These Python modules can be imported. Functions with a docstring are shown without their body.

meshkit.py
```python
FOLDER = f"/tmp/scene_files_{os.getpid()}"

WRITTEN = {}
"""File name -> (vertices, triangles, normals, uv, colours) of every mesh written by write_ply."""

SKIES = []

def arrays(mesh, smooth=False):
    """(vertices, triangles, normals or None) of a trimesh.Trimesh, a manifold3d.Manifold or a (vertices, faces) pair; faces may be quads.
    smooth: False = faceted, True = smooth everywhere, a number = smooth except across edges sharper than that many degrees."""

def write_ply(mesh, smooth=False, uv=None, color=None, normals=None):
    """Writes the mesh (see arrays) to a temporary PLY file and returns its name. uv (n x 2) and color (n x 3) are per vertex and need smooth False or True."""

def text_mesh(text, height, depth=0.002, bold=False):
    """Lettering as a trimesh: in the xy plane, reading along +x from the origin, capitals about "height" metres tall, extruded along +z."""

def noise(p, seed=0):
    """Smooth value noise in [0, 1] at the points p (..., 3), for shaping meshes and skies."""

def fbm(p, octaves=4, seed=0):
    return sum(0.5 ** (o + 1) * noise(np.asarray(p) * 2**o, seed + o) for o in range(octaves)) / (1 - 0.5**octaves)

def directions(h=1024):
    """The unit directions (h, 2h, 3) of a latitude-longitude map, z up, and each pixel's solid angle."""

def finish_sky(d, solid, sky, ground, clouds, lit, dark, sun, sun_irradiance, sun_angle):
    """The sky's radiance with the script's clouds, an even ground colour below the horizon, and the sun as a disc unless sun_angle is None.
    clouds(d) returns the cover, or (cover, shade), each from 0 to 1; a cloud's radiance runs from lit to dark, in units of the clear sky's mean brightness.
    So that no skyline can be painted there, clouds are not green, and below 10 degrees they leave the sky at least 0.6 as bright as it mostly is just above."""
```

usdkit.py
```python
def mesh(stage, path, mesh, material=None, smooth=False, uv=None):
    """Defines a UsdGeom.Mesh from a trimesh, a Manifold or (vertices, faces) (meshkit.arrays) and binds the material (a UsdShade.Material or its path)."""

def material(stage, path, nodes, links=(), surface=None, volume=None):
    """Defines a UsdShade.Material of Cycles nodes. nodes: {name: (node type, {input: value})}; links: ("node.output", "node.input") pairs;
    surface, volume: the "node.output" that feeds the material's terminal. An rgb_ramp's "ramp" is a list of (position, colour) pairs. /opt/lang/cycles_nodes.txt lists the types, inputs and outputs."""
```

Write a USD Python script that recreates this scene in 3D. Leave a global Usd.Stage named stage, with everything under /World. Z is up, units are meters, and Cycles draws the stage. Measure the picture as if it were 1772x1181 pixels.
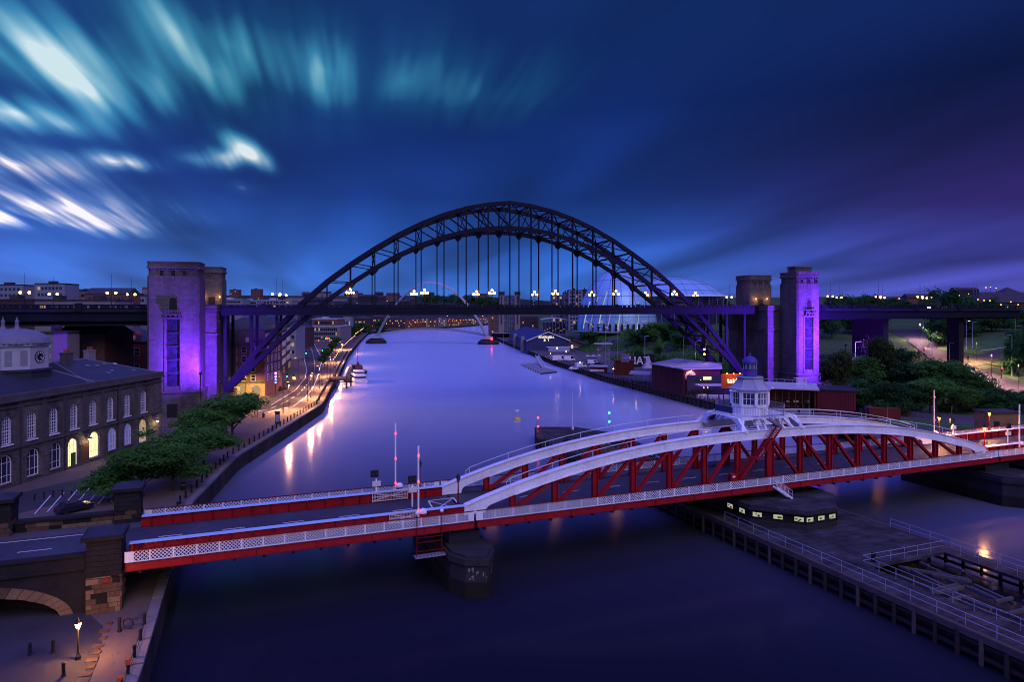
import math, random, numpy as np, trimesh, usdkit, meshkit
import shapely.geometry as sg
from scipy.interpolate import RBFInterpolator
from pxr import Usd, UsdGeom, UsdLux, UsdShade, Gf, Sdf
stage = Usd.Stage.CreateInMemory()
UsdGeom.SetStageUpAxis(stage, 'Z'); UsdGeom.SetStageMetersPerUnit(stage, 1.0)
UsdGeom.Xform.Define(stage, '/World'); UsdGeom.Scope.Define(stage, '/World/Looks')
rng = random.Random(7); nrg = np.random.default_rng(11)
PI = math.pi
# ---------------------------------------------------------------- camera, sky, twilight
EYE = 30.0
cam = UsdGeom.Camera.Define(stage, '/World/camera')
cam.CreateHorizontalApertureAttr(36.0); cam.CreateVerticalApertureAttr(24.0); cam.CreateFocalLengthAttr(24.0)
cam.CreateVerticalApertureOffsetAttr(-1.17); cam.CreateClippingRangeAttr((0.5, 30000.0)); cam.CreateExposureAttr(1.6)
cam.AddTranslateOp().Set((0, 0, EYE)); cam.AddRotateXOp().Set(90.0)

LS = 1 / 3.0
SUN_EL, SUN_AZ = -0.03, math.radians(-62)          # just under the horizon, to the left of the view
def sky_material():
    N, L = {}, []
    def nd(name, kind, inp=None, **links):
        N[name] = (kind, inp or {})
        for k, v in links.items(): L.append((v, f'{name}.{k}'))
        return name
    nd('tc', 'texture_coordinate')
    nd('sky', 'sky_texture', {'sky_type': 'single_scattering', 'sun_disc': False, 'sun_elevation': 0.02, 'sun_rotation': SUN_AZ, 'ozone_density': 4.0})
    nd('sx', 'separate_xyz', vector='tc.generated')
    nd('zc', 'math', {'math_type': 'maximum', 'value2': 0.0}, value1='sx.z')
    # clear dusk air: blue at the horizon, deep navy above, brightened overhead to fill the water and bridges; violet on the right, teal on the left
    nd('rl', 'rgb_ramp', {'ramp': [(0, (.040, .165, .62)), (.06, (.028, .125, .56)), (.10, (.015, .074, .39)), (.16, (.007, .032, .225)), (.28, (.0035, .016, .12)), (.42, (.006, .026, .145)), (.50, (.03, .055, .34)), (.60, (.14, .15, 1.15)), (.80, (.17, .20, 1.75)), (1, (.17, .20, 1.75))]}, fac='zc.value')
    nd('rr', 'rgb_ramp', {'ramp': [(0, (.085, .085, .48)), (.06, (.050, .052, .36)), (.13, (.024, .011, .115)), (.28, (.0035, .006, .065)), (.42, (.005, .016, .10)), (.50, (.03, .055, .34)), (.60, (.14, .15, 1.15)), (.80, (.17, .20, 1.75)), (1, (.17, .20, 1.75))]}, fac='zc.value')
    nd('lr', 'map_range', {'range_type': 'smoothstep', 'from_min': 0.05, 'from_max': .62, 'to_min': 0.0, 'to_max': 1.0, 'clamp': True}, value='sx.x')
    nd('base', 'mix_color', {'use_clamp': False}, fac='lr.result', a='rl.color', b='rr.color')
    # the cloud deck as a flat sheet overhead, drawn out along the wind
    nd('zo', 'math', {'math_type': 'add', 'value2': 0.02}, value1='zc.value')
    nd('u', 'math', {'math_type': 'divide'}, value1='sx.x', value2='zo.value')
    nd('v', 'math', {'math_type': 'divide'}, value1='sx.y', value2='zo.value')
    nd('uv', 'combine_xyz', x='u.value', y='v.value')
    nd('zo2', 'math', {'math_type': 'add', 'value2': .11}, value1='zc.value')
    nd('u2', 'math', {'math_type': 'divide'}, value1='sx.x', value2='zo2.value')
    nd('v2', 'math', {'math_type': 'divide'}, value1='sx.y', value2='zo2.value')
    nd('uv2', 'combine_xyz', x='u2.value', y='v2.value')
    nd('rot', 'mapping', {'rotation': (0, 0, math.radians(-13.6))}, vector='uv2.vector')
    nd('m1', 'mapping', {'scale': (1.1, .30, 1)}, vector='rot.vector')
    nd('n1', 'noise_texture', {'scale': 1.0, 'detail': 2.0, 'roughness': .45, 'distortion': .4}, vector='m1.vector')
    nd('m2', 'mapping', {'scale': (4.2, .55, 1), 'location': (7, 3, 0)}, vector='rot.vector')
    nd('n2', 'noise_texture', {'scale': 1.0, 'detail': 3.0, 'roughness': .5, 'distortion': .3}, vector='m2.vector')
    nd('dk', 'map_range', {'from_min': .32, 'from_max': .68, 'to_min': .5, 'to_max': 1.35, 'clamp': True}, value='n1.fac')
    nd('dks', 'combine_xyz', x='dk.result', y='dk.result', z='dk.result')
    nd('b2', 'mix_color', {'blend_type': 'multiply', 'fac': 1.0, 'use_clamp': False}, a='base.result', b='dks.vector')
    # lit gaps in the deck
    def uvp(px, py):
        x, z = (px - 886) / 1181, (533 - py) / 1181
        n = math.sqrt(1 + x * x + z * z); x, y, z = x / n, 1 / n, z / n
        return x / (z + .02), y / (z + .02)
    blobs = [((150, 150), .30, 1.0, .66, -2), ((70, 90), .2, .9, .45, -4), ((25, 195), .36, .55, .8, -6), ((240, 140), .18, .8, .8, -2), ((388, 270), .24, .7, 1.3, 14), ((428, 264), .18, .8, 1.4, -6), ((350, 276), .3, .5, .7, 10), ((560, 120), .22, .75, .95, 0), ((405, 80), .17, .55, 1.0, 0), ((372, 125), .15, .7, .95, 0),
             ((30, 285), .6, .9, 1.25, -8), ((205, 280), .4, .5, .85, -6), ((20, 360), 2.2, 1.9, 1.7, -14), ((120, 388), 1.3, 2.2, 1.15, -14), ((850, 165), .5, .8, .34, 6), ((700, 140), .3, .8, .34, 4), ((420, 325), .25, .5, .3, 0), ((-90, 60), .5, .9, .22, -8), ((-260, 250), 1.6, 2.6, .8, -10), ((230, 100), 1.5, 1.7, .30, 0), ((110, 215), .5, .7, .30, -6), ((310, 60), .22, .9, .6, 0)]
    last = None
    for k, ((px, py), su, sv, w, a) in enumerate(blobs):
        cu, cv = uvp(px, py)
        nd(f'c{k}', 'mapping', {'mapping_type': 'texture', 'location': (cu, cv, 0), 'rotation': (0, 0, math.radians(13.6 + a)), 'scale': (su, sv, 1)}, vector='uv.vector')
        nd(f'g{k}', 'gradient_texture', {'gradient_type': 'quadratic_sphere'}, vector=f'c{k}.vector')
        if last is None: nd(f'a{k}', 'math', {'math_type': 'multiply', 'value2': w}, value1=f'g{k}.fac')
        else: nd(f'a{k}', 'math', {'math_type': 'multiply_add', 'value2': w}, value1=f'g{k}.fac', value3=last)
        last = f'a{k}.value'
    nd('str', 'map_range', {'from_min': .3, 'from_max': .7, 'to_min': .10, 'to_max': 1.5, 'clamp': True}, value='n2.fac')
    nd('m3', 'mapping', {'scale': (10, .8, 1), 'location': (2, 9, 0)}, vector='rot.vector')
    nd('n3', 'noise_texture', {'scale': 1.0, 'detail': 2.0, 'roughness': .5, 'distortion': .2}, vector='m3.vector')
    nd('st3', 'map_range', {'from_min': .3, 'from_max': .7, 'to_min': .4, 'to_max': 1.4, 'clamp': True}, value='n3.fac')
    nd('br0', 'math', {'math_type': 'multiply'}, value1=last, value2='str.result')
    nd('br', 'math', {'math_type': 'multiply'}, value1='br0.value', value2='st3.result')
    nd('warmr', 'rgb_ramp', {'ramp': [(0, (0, 0, 0)), (.15, (.006, .02, .05)), (.4, (.07, .13, .22)), (.75, (.45, .43, .42)), (1, (.95, .86, .74))]}, fac='br.value')
    nd('lowf', 'map_range', {'range_type': 'smoothstep', 'from_min': .15, 'from_max': .24, 'to_min': 1.0, 'to_max': 0.0, 'clamp': True}, value='zc.value')
    nd('cc', 'rgb_ramp', {'ramp': [(0, (0, 0, 0)), (.12, (.003, .035, .06)), (.35, (.03, .20, .27)), (.65, (.20, .44, .46)), (1, (.62, .76, .68))]}, fac='br.value')
    nd('cmix', 'mix_color', {'use_clamp': False}, fac='lowf.result', a='cc.color', b='warmr.color')
    nd('b3', 'mix_color', {'blend_type': 'add', 'fac': 1.0, 'use_clamp': False}, a='b2.result', b='cmix.result')
    nd('b4', 'mix_color', {'fac': .02, 'use_clamp': False}, a='b3.result', b='sky.color')
    nd('bg', 'background_shader', {'strength': LS}, color='b4.result')
    return usdkit.material(stage, '/World/Looks/sky_air', N, L, surface='bg.background')
dome = UsdLux.DomeLight.Define(stage, '/World/sky')
UsdShade.MaterialBindingAPI.Apply(dome.GetPrim()).Bind(sky_material())
dome.GetPrim().SetCustomDataByKey('kind', 'structure')
glow = UsdLux.DistantLight.Define(stage, '/World/twilight')     # added broad fill from behind the viewer that lifts bridges and facades
glow.CreateIntensityAttr(0.10); glow.CreateAngleAttr(50.0); glow.CreateNormalizeAttr(True); glow.CreateColorAttr(Gf.Vec3f(.94, .78, 1.0)); glow.AddRotateXYZOp().Set((46.5, 0.0, 28.3))
# ---------------------------------------------------------------- helpers
taken = {}
def numbered(parent, name):
    k = (parent, name); n = taken.get(k, 0); taken[k] = n + 1
    return f'{parent}/{name}' if n == 0 else f'{parent}/{name}_{n:03d}'
def path_of(p): return '/World' if p is None else str(p.GetPath())
def tag(p, label=None, cat=None, group=None, kind=None):
    for k, v in (('label', label), ('category', cat), ('group', group), ('kind', kind)):
        if v: p.SetCustomDataByKey(k, v)
    return p
def thing(name, label, cat, group=None, loc=(0, 0, 0), rz=0.0, sc=None):
    x = UsdGeom.Xform.Define(stage, numbered('/World', name))
    x.AddTranslateOp().Set(tuple(map(float, loc))); x.AddRotateZOp().Set(math.degrees(rz))
    if sc is not None: x.AddScaleOp().Set(tuple(map(float, sc if np.ndim(sc) else (sc, sc, sc))))
    return tag(x.GetPrim(), label, cat, group)
def proto(name):                        # a class prim that copies refer to; it is not drawn itself
    return stage.CreateClassPrim(numbered('/World', name + '_model'))
def copy(name, cls, label, cat, group=None, loc=(0, 0, 0), rz=0.0, sc=None):
    p = thing(name, label, cat, group, loc, rz, sc)
    p.GetReferences().AddInternalReference(cls.GetPath()); p.SetInstanceable(True)
    return p
def G(px, py, z=2.6):                   # the point of the level z that the survey of the view puts at (px, py)
    y = (EYE - z) * 1181.3 / (py - 533.0)
    return np.array([(px - 886) / 1181.3 * y, y, z])
def D(px, py, y):
    return np.array([(px - 886) / 1181.3 * y, y, EYE - (py - 533.0) / 1181.3 * y])
def vec(*a): return np.array(a, float)
BOXF = np.array([[0, 2, 1], [0, 3, 2], [4, 5, 6], [4, 6, 7], [0, 1, 5], [0, 5, 4], [1, 2, 6], [1, 6, 5], [2, 3, 7], [2, 7, 6], [3, 0, 4], [3, 4, 7]])
class MB:
    def __init__(s): s.v, s.f, s.n = [], [], 0
    def add(s, v, f):
        v = np.asarray(v, float); s.v.append(v); s.f.append(np.asarray(f, int) + s.n); s.n += len(v); return s
    def ob(s, o, a, b, c):              # a box from a corner and three edges
        o, a, b, c = (np.asarray(x, float) for x in (o, a, b, c))
        return s.add([o, o + a, o + a + b, o + b, o + c, o + a + c, o + a + b + c, o + b + c], BOXF)
    def box(s, c, size, rz=0.0):
        e = np.array([math.cos(rz), math.sin(rz), 0]); n = np.array([-e[1], e[0], 0]); c = np.asarray(c, float)
        return s.ob(c - e * size[0] / 2 - n * size[1] / 2 - np.array([0, 0, size[2] / 2]), e * size[0], n * size[1], np.array([0, 0, size[2]]))
    def bar(s, p, q, w, h=None, up=(0, 0, 1)):
        h = h or w; p, q = np.asarray(p, float), np.asarray(q, float); d = q - p; l = np.linalg.norm(d)
        if l < 1e-6: return s
        d /= l; u = np.asarray(up, float)
        if abs(d @ u) > .98: u = np.array([1.0, 0, 0]) if abs(d[0]) < .9 else np.array([0, 1.0, 0])
        a = np.cross(d, u); a /= np.linalg.norm(a); b = np.cross(a, d)
        return s.ob(p - a * w / 2 - b * h / 2, d * l, a * w, b * h)
    def tube(s, p, q, r, n=6, r2=None, cap=True):
        p, q = np.asarray(p, float), np.asarray(q, float); d = q - p; d = d / max(np.linalg.norm(d), 1e-9)
        u = np.array([1.0, 0, 0]) if abs(d[0]) < .9 else np.array([0, 1.0, 0])
        a = np.cross(d, u); a /= np.linalg.norm(a); b = np.cross(d, a); r2 = r if r2 is None else r2
        t = np.arange(n) * 2 * PI / n; ring = np.cos(t)[:, None] * a + np.sin(t)[:, None] * b
        v = np.vstack([p + ring * r, q + ring * r2, [p], [q]]); f = []
        for i in range(n):
            j = (i + 1) % n; f += [[i, j, n + j], [i, n + j, n + i]]
            if cap: f += [[2 * n, j, i], [2 * n + 1, n + i, n + j]]
        return s.add(v, f)
    def path(s, pts, r, n=5):
        for a, b in zip(pts[:-1], pts[1:]): s.tube(a, b, r, n)
        return s
    def prism(s, poly, z0, z1):
        m = trimesh.creation.extrude_polygon(poly if isinstance(poly, sg.Polygon) else sg.Polygon(poly), 1.0, engine='earcut')
        v = np.array(m.vertices); v[:, 2] = z0 + v[:, 2] * (z1 - z0); return s.add(v, m.faces)
    def plate(s, poly, o, a, b, c, thick):   # a polygon in the plane (a, b) at o, given a thickness along c
        m = trimesh.creation.extrude_polygon(poly if isinstance(poly, sg.Polygon) else sg.Polygon(poly), thick, engine='earcut')
        v = np.array(m.vertices); a, b, c = (np.asarray(x, float) for x in (a, b, c)); f = np.array(m.faces)
        if np.dot(np.cross(a, b), c) < 0: f = f[:, ::-1]
        return s.add(np.asarray(o, float) + v[:, :1] * a + v[:, 1:2] * b + v[:, 2:3] * c, f)
    def lathe(s, prof, c, n=12, ph=0.0):
        t = np.arange(n) * 2 * PI / n + ph; v = [[c[0] + r * math.cos(x), c[1] + r * math.sin(x), c[2] + z] for r, z in prof for x in t]; f = []
        for k in range(len(prof) - 1):
            for i in range(n):
                j = (i + 1) % n; a, b, e, g = k * n + i, k * n + j, (k + 1) * n + j, (k + 1) * n + i; f += [[a, b, e], [a, e, g]]
        m = len(v); v += [[c[0], c[1], c[2] + prof[0][1]], [c[0], c[1], c[2] + prof[-1][1]]]
        for i in range(n):
            j = (i + 1) % n; f += [[m, j, i], [m + 1, (len(prof) - 1) * n + i, (len(prof) - 1) * n + j]]
        return s.add(v, f)
    def ball(s, c, r, sub=1, sq=1.0):
        m = trimesh.creation.icosphere(sub, r); return s.add(np.array(m.vertices) * [1, 1, sq] + np.asarray(c, float), m.faces)
    def sheet(s, rows):                  # a grid of points
        rows = np.asarray(rows, float); a, b = rows.shape[:2]; i, j = np.meshgrid(np.arange(a - 1), np.arange(b - 1), indexing='ij')
        q = np.stack([i * b + j, i * b + j + 1, (i + 1) * b + j + 1, (i + 1) * b + j], -1).reshape(-1, 4)
        return s.add(rows.reshape(-1, 3), np.vstack([q[:, [0, 1, 2]], q[:, [0, 2, 3]]]))
    def sweep(s, secs):                  # closed cross-sections (k, m, 3) joined into a solid
        secs = np.asarray(secs, float); k, m = secs.shape[:2]; f = []
        for i in range(k - 1):
            for j in range(m):
                h = (j + 1) % m; a, b, c, d = i * m + j, i * m + h, (i + 1) * m + h, (i + 1) * m + j; f += [[a, b, c], [a, c, d]]
        for j in range(1, m - 1): f += [[0, j + 1, j], [(k - 1) * m, (k - 1) * m + j, (k - 1) * m + j + 1]]
        return s.add(secs.reshape(-1, 3), f)
    def text(s, txt, h, o, a, b, depth=.05, bold=True):
        m = meshkit.text_mesh(txt, h, depth, bold); v = np.array(m.vertices); v[:, 0] -= v[:, 0].max() / 2
        a, b = np.asarray(a, float), np.asarray(b, float); return s.add(np.asarray(o, float) + v[:, :1] * a + v[:, 1:2] * b + v[:, 2:3] * np.cross(a, b), m.faces)
    def build(s, name, mat, parent=None, label=None, cat=None, group=None, kind=None, smooth=False):
        if not s.v: return None
        m = usdkit.mesh(stage, numbered(path_of(parent), name), (np.vstack(s.v), np.vstack(s.f)), M[mat], smooth=smooth)
        return tag(m.GetPrim(), label, cat, group, kind)
class Fr:                                # a local frame: s along, t across, z up
    def __init__(f, o, e): f.o = vec(o[0], o[1], 0); l = math.hypot(*e); f.e = vec(e[0] / l, e[1] / l, 0); f.n = vec(-f.e[1], f.e[0], 0); f.rz = math.atan2(f.e[1], f.e[0])
    def p(f, s, t, z=0.0): return f.o + f.e * s + f.n * t + vec(0, 0, z)
    def ob(f, mb, s0, s1, t0, t1, z0, z1): return mb.ob(f.p(s0, t0, z0), f.e * (s1 - s0), f.n * (t1 - t0), vec(0, 0, z1 - z0))
UP = vec(0, 0, 1)
def smooth(x): x = np.clip(x, 0, 1); return x * x * (3 - 2 * x)
# ---------------------------------------------------------------- materials
M = {}
def mat(name, col, rough=.75, var=.25, scale=.6, metal=0.0, bump=0.0, spec=.14, streak=0.0, fine=6.0):
    c = np.array(col, float)
    N = {'g': ('geometry', {}), 'n': ('noise_texture', {'scale': scale, 'detail': 5.0, 'roughness': .6}), 'f': ('noise_texture', {'scale': scale * fine, 'detail': 2.0}),
         's': ('math', {'math_type': 'multiply_add', 'value2': .65, 'value3': 0.0}), 's2': ('math', {'math_type': 'multiply_add', 'value2': .35}),
         'r': ('rgb_ramp', {'ramp': [(.25, c * (1 - var)), (.5, c), (.75, np.minimum(c * (1 + var), .95))]}),
         'p': ('principled_bsdf', {'roughness': rough, 'metallic': metal, 'specular_ior_level': spec})}
    L = [('n.fac', 's.value1'), ('f.fac', 's2.value1'), ('s.value', 's2.value3'), ('s2.value', 'r.fac'), ('r.color', 'p.base_color'), ('g.position', 'f.vector')]
    if streak:                           # rain streaks: the noise is drawn out downwards
        N['m'] = ('mapping', {'scale': (1, 1, streak)}); L += [('g.position', 'm.vector'), ('m.vector', 'n.vector')]
    else: L.append(('g.position', 'n.vector'))
    if bump: N['b'] = ('bump', {'strength': bump, 'distance': .05}); L += [('f.fac', 'b.height'), ('b.normal', 'p.normal')]
    M[name] = usdkit.material(stage, f'/World/Looks/{name}', N, L, surface='p.BSDF')
def masonry(name, c1, c2, mortar, e, bw, bh, rough=.85, ms=.012, dirt=.5, dscale=.12):
    n = (-e[1], e[0]); N = {'g': ('geometry', {}), 'x': ('separate_xyz', {}),
        'a': ('math', {'math_type': 'multiply', 'value2': e[0] + n[0]}), 'b': ('math', {'math_type': 'multiply_add', 'value2': e[1] + n[1]}), 'c': ('combine_xyz', {}),
        'k': ('brick_texture', {'color1': c1, 'color2': c2, 'mortar': mortar, 'scale': 1.0, 'mortar_size': ms, 'brick_width': bw, 'row_height': bh, 'mortar_smooth': .3}),
        'm': ('mapping', {'scale': (1, 1, .35)}), 'n': ('noise_texture', {'scale': dscale, 'detail': 6.0, 'roughness': .65}), 'r': ('map_range', {'from_min': .35, 'from_max': .65, 'to_min': 1 - dirt, 'to_max': 1.15, 'clamp': True}),
        'v': ('combine_xyz', {}), 'w': ('mix_color', {'blend_type': 'multiply', 'fac': 1.0}), 'p': ('principled_bsdf', {'roughness': rough, 'specular_ior_level': .12}), 'u': ('bump', {'strength': .6, 'distance': .03, 'invert': True})}
    L = [('g.position', 'x.vector'), ('x.x', 'a.value1'), ('x.y', 'b.value1'), ('a.value', 'b.value3'), ('b.value', 'c.x'), ('x.z', 'c.y'), ('c.vector', 'k.vector'), ('g.position', 'm.vector'), ('m.vector', 'n.vector'), ('n.fac', 'r.value'),
         ('r.result', 'v.x'), ('r.result', 'v.y'), ('r.result', 'v.z'), ('k.color', 'w.a'), ('v.vector', 'w.b'), ('w.result', 'p.base_color'), ('k.fac', 'u.height'), ('u.normal', 'p.normal')]
    M[name] = usdkit.material(stage, f'/World/Looks/{name}', N, L, surface='p.BSDF')
def emit(name, col, strength):
    M[name] = usdkit.material(stage, f'/World/Looks/{name}', {'e': ('emission', {'color': col, 'strength': strength * LS})}, [], surface='e.emission')
def glassmat(name, col, rough=.08):
    M[name] = usdkit.material(stage, f'/World/Looks/{name}', {'g': ('geometry', {}), 'n': ('noise_texture', {'scale': .7}), 'r': ('rgb_ramp', {'ramp': [(.3, np.array(col) * .5), (.7, np.array(col) * 1.6)]}),
        'p': ('principled_bsdf', {'roughness': rough, 'specular_ior_level': .8})}, [('g.position', 'n.vector'), ('n.fac', 'r.fac'), ('r.color', 'p.base_color')], surface='p.BSDF')
def leafmat(name, c0, c1, c2):
    M[name] = usdkit.material(stage, f'/World/Looks/{name}', {'g': ('geometry', {}), 'o': ('object_info', {}), 'r': ('rgb_ramp', {'ramp': [(0, c0), (.55, c1), (1, c2)]}), 'h': ('hsv', {}), 'j': ('map_range', {'from_min': 0.0, 'from_max': 1.0, 'to_min': .75, 'to_max': 1.35}),
        'd': ('diffuse_bsdf', {}), 't': ('translucent_bsdf', {}), 'm': ('mix_closure', {'fac': .3})},
        [('g.random_per_island', 'r.fac'), ('o.random', 'j.value'), ('j.result', 'h.value'), ('r.color', 'h.color'), ('h.color', 'd.color'), ('h.color', 't.color'), ('d.BSDF', 'm.closure1'), ('t.BSDF', 'm.closure2')], surface='m.closure')
# colours
mat('quay_paving', (.115, .085, .072), .8, .18, .25, fine=9)
mat('asphalt', (.045, .041, .046), .7, .3, .3, fine=12); mat('bridge_asphalt', (.05, .047, .06), .55, .45, .16, fine=10)
mat('footway', (.08, .07, .078), .8, .2, .5); mat('kerb', (.32, .29, .27), .8, .2, 1.0)
mat('line_paint', (.72, .70, .64), .7, .15, 1.5); mat('yellow_paint', (.70, .5, .08), .7, .15, 1.5)
mat('grass', (.05, .11, .03), .95, .45, .15, bump=.5, fine=14); mat('scrub', (.05, .09, .03), .95, .5, .08, bump=.6); mat('town_ground', (.022, .024, .022), .95, .4, .05); mat('earth', (.08, .06, .045), .95, .3, .1)
mat('red_paint', (.30, .010, .014), .45, .35, .8, streak=.35); mat('dark_red', (.15, .008, .010), .5, .4, .6, streak=.3)
mat('white_paint', (.77, .76, .76), .45, .24, .5, streak=.3); mat('cream_paint', (.66, .62, .52), .5, .12, 1.2); mat('girder_blue', (.42, .58, .72), .4, .12, .5)
mat('black_iron', (.015, .015, .017), .45, .2, 2.0); mat('grey_steel', (.22, .22, .25), .45, .2, 1.0); mat('galvanised', (.5, .5, .54), .4, .2, 1.0, metal=.6)
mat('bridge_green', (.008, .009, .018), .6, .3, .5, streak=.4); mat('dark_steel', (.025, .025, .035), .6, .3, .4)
mat('timber', (.085, .065, .05), .9, .35, .6, streak=.25, bump=.3); mat('old_beam', (.09, .08, .075), .9, .4, .6, streak=.25, bump=.3); mat('wet_timber', (.035, .028, .022), .6, .4, .5, streak=.25); mat('jetty_deck', (.042, .039, .041), .7, .65, .22, fine=12, bump=.4)
mat('pier_stone', (.032, .03, .03), .85, .4, .5, streak=.4, bump=.5); mat('pale_concrete', (.15, .14, .14), .85, .2, .25, streak=.3); mat('weed_stone', (.015, .013, .01), .7, .5, .6, streak=.5)
mat('soot_stone', (.022, .019, .018), .9, .45, .7, bump=.5); mat('sand_stone', (.19, .12, .065), .85, .35, .9, bump=.4); mat('brown_stone', (.10, .06, .035), .88, .4, .9, bump=.4); mat('pale_stone', (.30, .21, .13), .85, .3, .9, bump=.4); mat('mortar', (.05, .04, .035), .95, .2, 1)  # first stone here is darkened in colour to stand for unlit gloom
mat('slate', (.030, .031, .042), .55, .3, .5, fine=8, bump=.25); mat('pale_slate', (.042, .044, .06), .5, .3, .4, fine=8, bump=.25); mat('roof_lead', (.34, .33, .40), .45, .25, .8, streak=.3); mat('lantern_blue', (.075, .06, .26), .35, .15, .8); mat('dome_white', (.36, .36, .40), .5, .15, .6, streak=.3); mat('lead', (.15, .155, .19), .45, .2, .6)
mat('red_box', (.12, .02, .028), .6, .25, .4, streak=.3); mat('rust_box', (.12, .028, .015), .65, .35, .5, streak=.3); mat('navy_clad', (.035, .04, .12), .5, .2, .4); mat('white_roof', (.42, .40, .44), .6, .15, .2); mat('dark_clad', (.03, .03, .035), .6, .3, .5)
mat('brick_red', (.24, .075, .05), .9, .3, 1.2, fine=5); mat('brick_brown', (.15, .08, .065), .9, .3, 1.2); mat('brick_dark', (.07, .04, .04), .9, .3, 1.2); mat('render_pale', (.22, .19, .18), .85, .1, .3, streak=.3); mat('render_white', (.22, .22, .25), .8, .1, .3, streak=.3); mat('roof_dark', (.05, .045, .05), .7, .3, .4)
mat('bark', (.05, .038, .028), .95, .4, 3.0, streak=.3); mat('van_white', (.72, .72, .74), .3, .06, .5); mat('tyre', (.015, .015, .015), .8, .2, 2); mat('car_black', (.012, .012, .016), .2, .2, .5, spec=.5); mat('car_grey', (.2, .2, .22), .25, .1, .5); mat('hull_dark', (.02, .02, .03), .4, .3, .5); mat('hull_white', (.75, .75, .78), .3, .06, .5); mat('boat_wood', (.15, .06, .03), .5, .3, 1)
mat('arch_white', (.34, .36, .40), .35, .06, .3); mat('stone_dark', (.085, .074, .068), .88, .35, .6, bump=.3); mat('sign_dark', (.02, .02, .02), .5, .1, 1); mat('orange_plastic', (.6, .09, .02), .5, .1, 1); mat('buoy_yellow', (.65, .5, .05), .5, .1, 1)
mat('mural_skin', (.55, .36, .28), .7, .1, 2); mat('mural_dress', (.60, .50, .52), .7, .2, 2); mat('mural_hair', (.03, .02, .02), .7, .1, 2); mat('mural_disc', (.62, .52, .42), .7, .12, 1.5)
glassmat('dark_glass', (.018, .02, .03)); glassmat('dim_glass', (.05, .05, .085), .12)
mat('steel_skin', (.28, .52, .66), .35, .12, .02, metal=.25)
emit('lit_window', (1, .72, .34), 1.6); emit('lit_window_dim', (1, .66, .34), .45); emit('lit_window_cool', (.85, .85, .55), .5); emit('blue_window', (.30, .30, 1.0), .30)
emit('warm_globe', (1, .32, .035), 34); emit('sodium', (1, .30, .03), 15); emit('white_lamp', (1, .62, .24), 12); emit('violet_lamp', (.32, .10, 1), 30); emit('red_lamp', (1, .02, .02), 14); emit('green_lamp', (.02, 1, .50), 12); emit('blue_led', (.10, .20, 1), 9)
emit('neon_white', (1, .86, .6), 1.5); emit('neon_green', (.05, 1, .3), 2.2); emit('amber', (1, .45, .05), 6)
leafmat('leaf_mid', (.06, .16, .03), (.18, .38, .06), (.40, .60, .16)); leafmat('leaf_dark', (.035, .11, .03), (.09, .23, .065), (.22, .42, .14)); leafmat('leaf_olive', (.04, .06, .02), (.09, .12, .045), (.17, .18, .09)); leafmat('blossom', (.3, .26, .2), (.45, .4, .33), (.6, .55, .5))
TE = (.9685, .2491)
masonry('tower_stone', (.125, .108, .10), (.092, .082, .077), (.05, .045, .044), TE, 1.5, .62, ms=.02, dirt=.45)
masonry('hall_stone', (.20, .165, .13), (.125, .105, .085), (.045, .04, .035), (.095, .995), .85, .36, ms=.02, dirt=.55, dscale=.2)
masonry('brick_wall', (.20, .075, .055), (.14, .055, .045), (.12, .09, .08), (.95, .3), .9, .3, ms=.015, dirt=.4)
masonry('quay_stone', (.055, .048, .042), (.035, .03, .028), (.015, .013, .012), (.2, .98), 1.4, .5, ms=.025, dirt=.6, dscale=.2)

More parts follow.
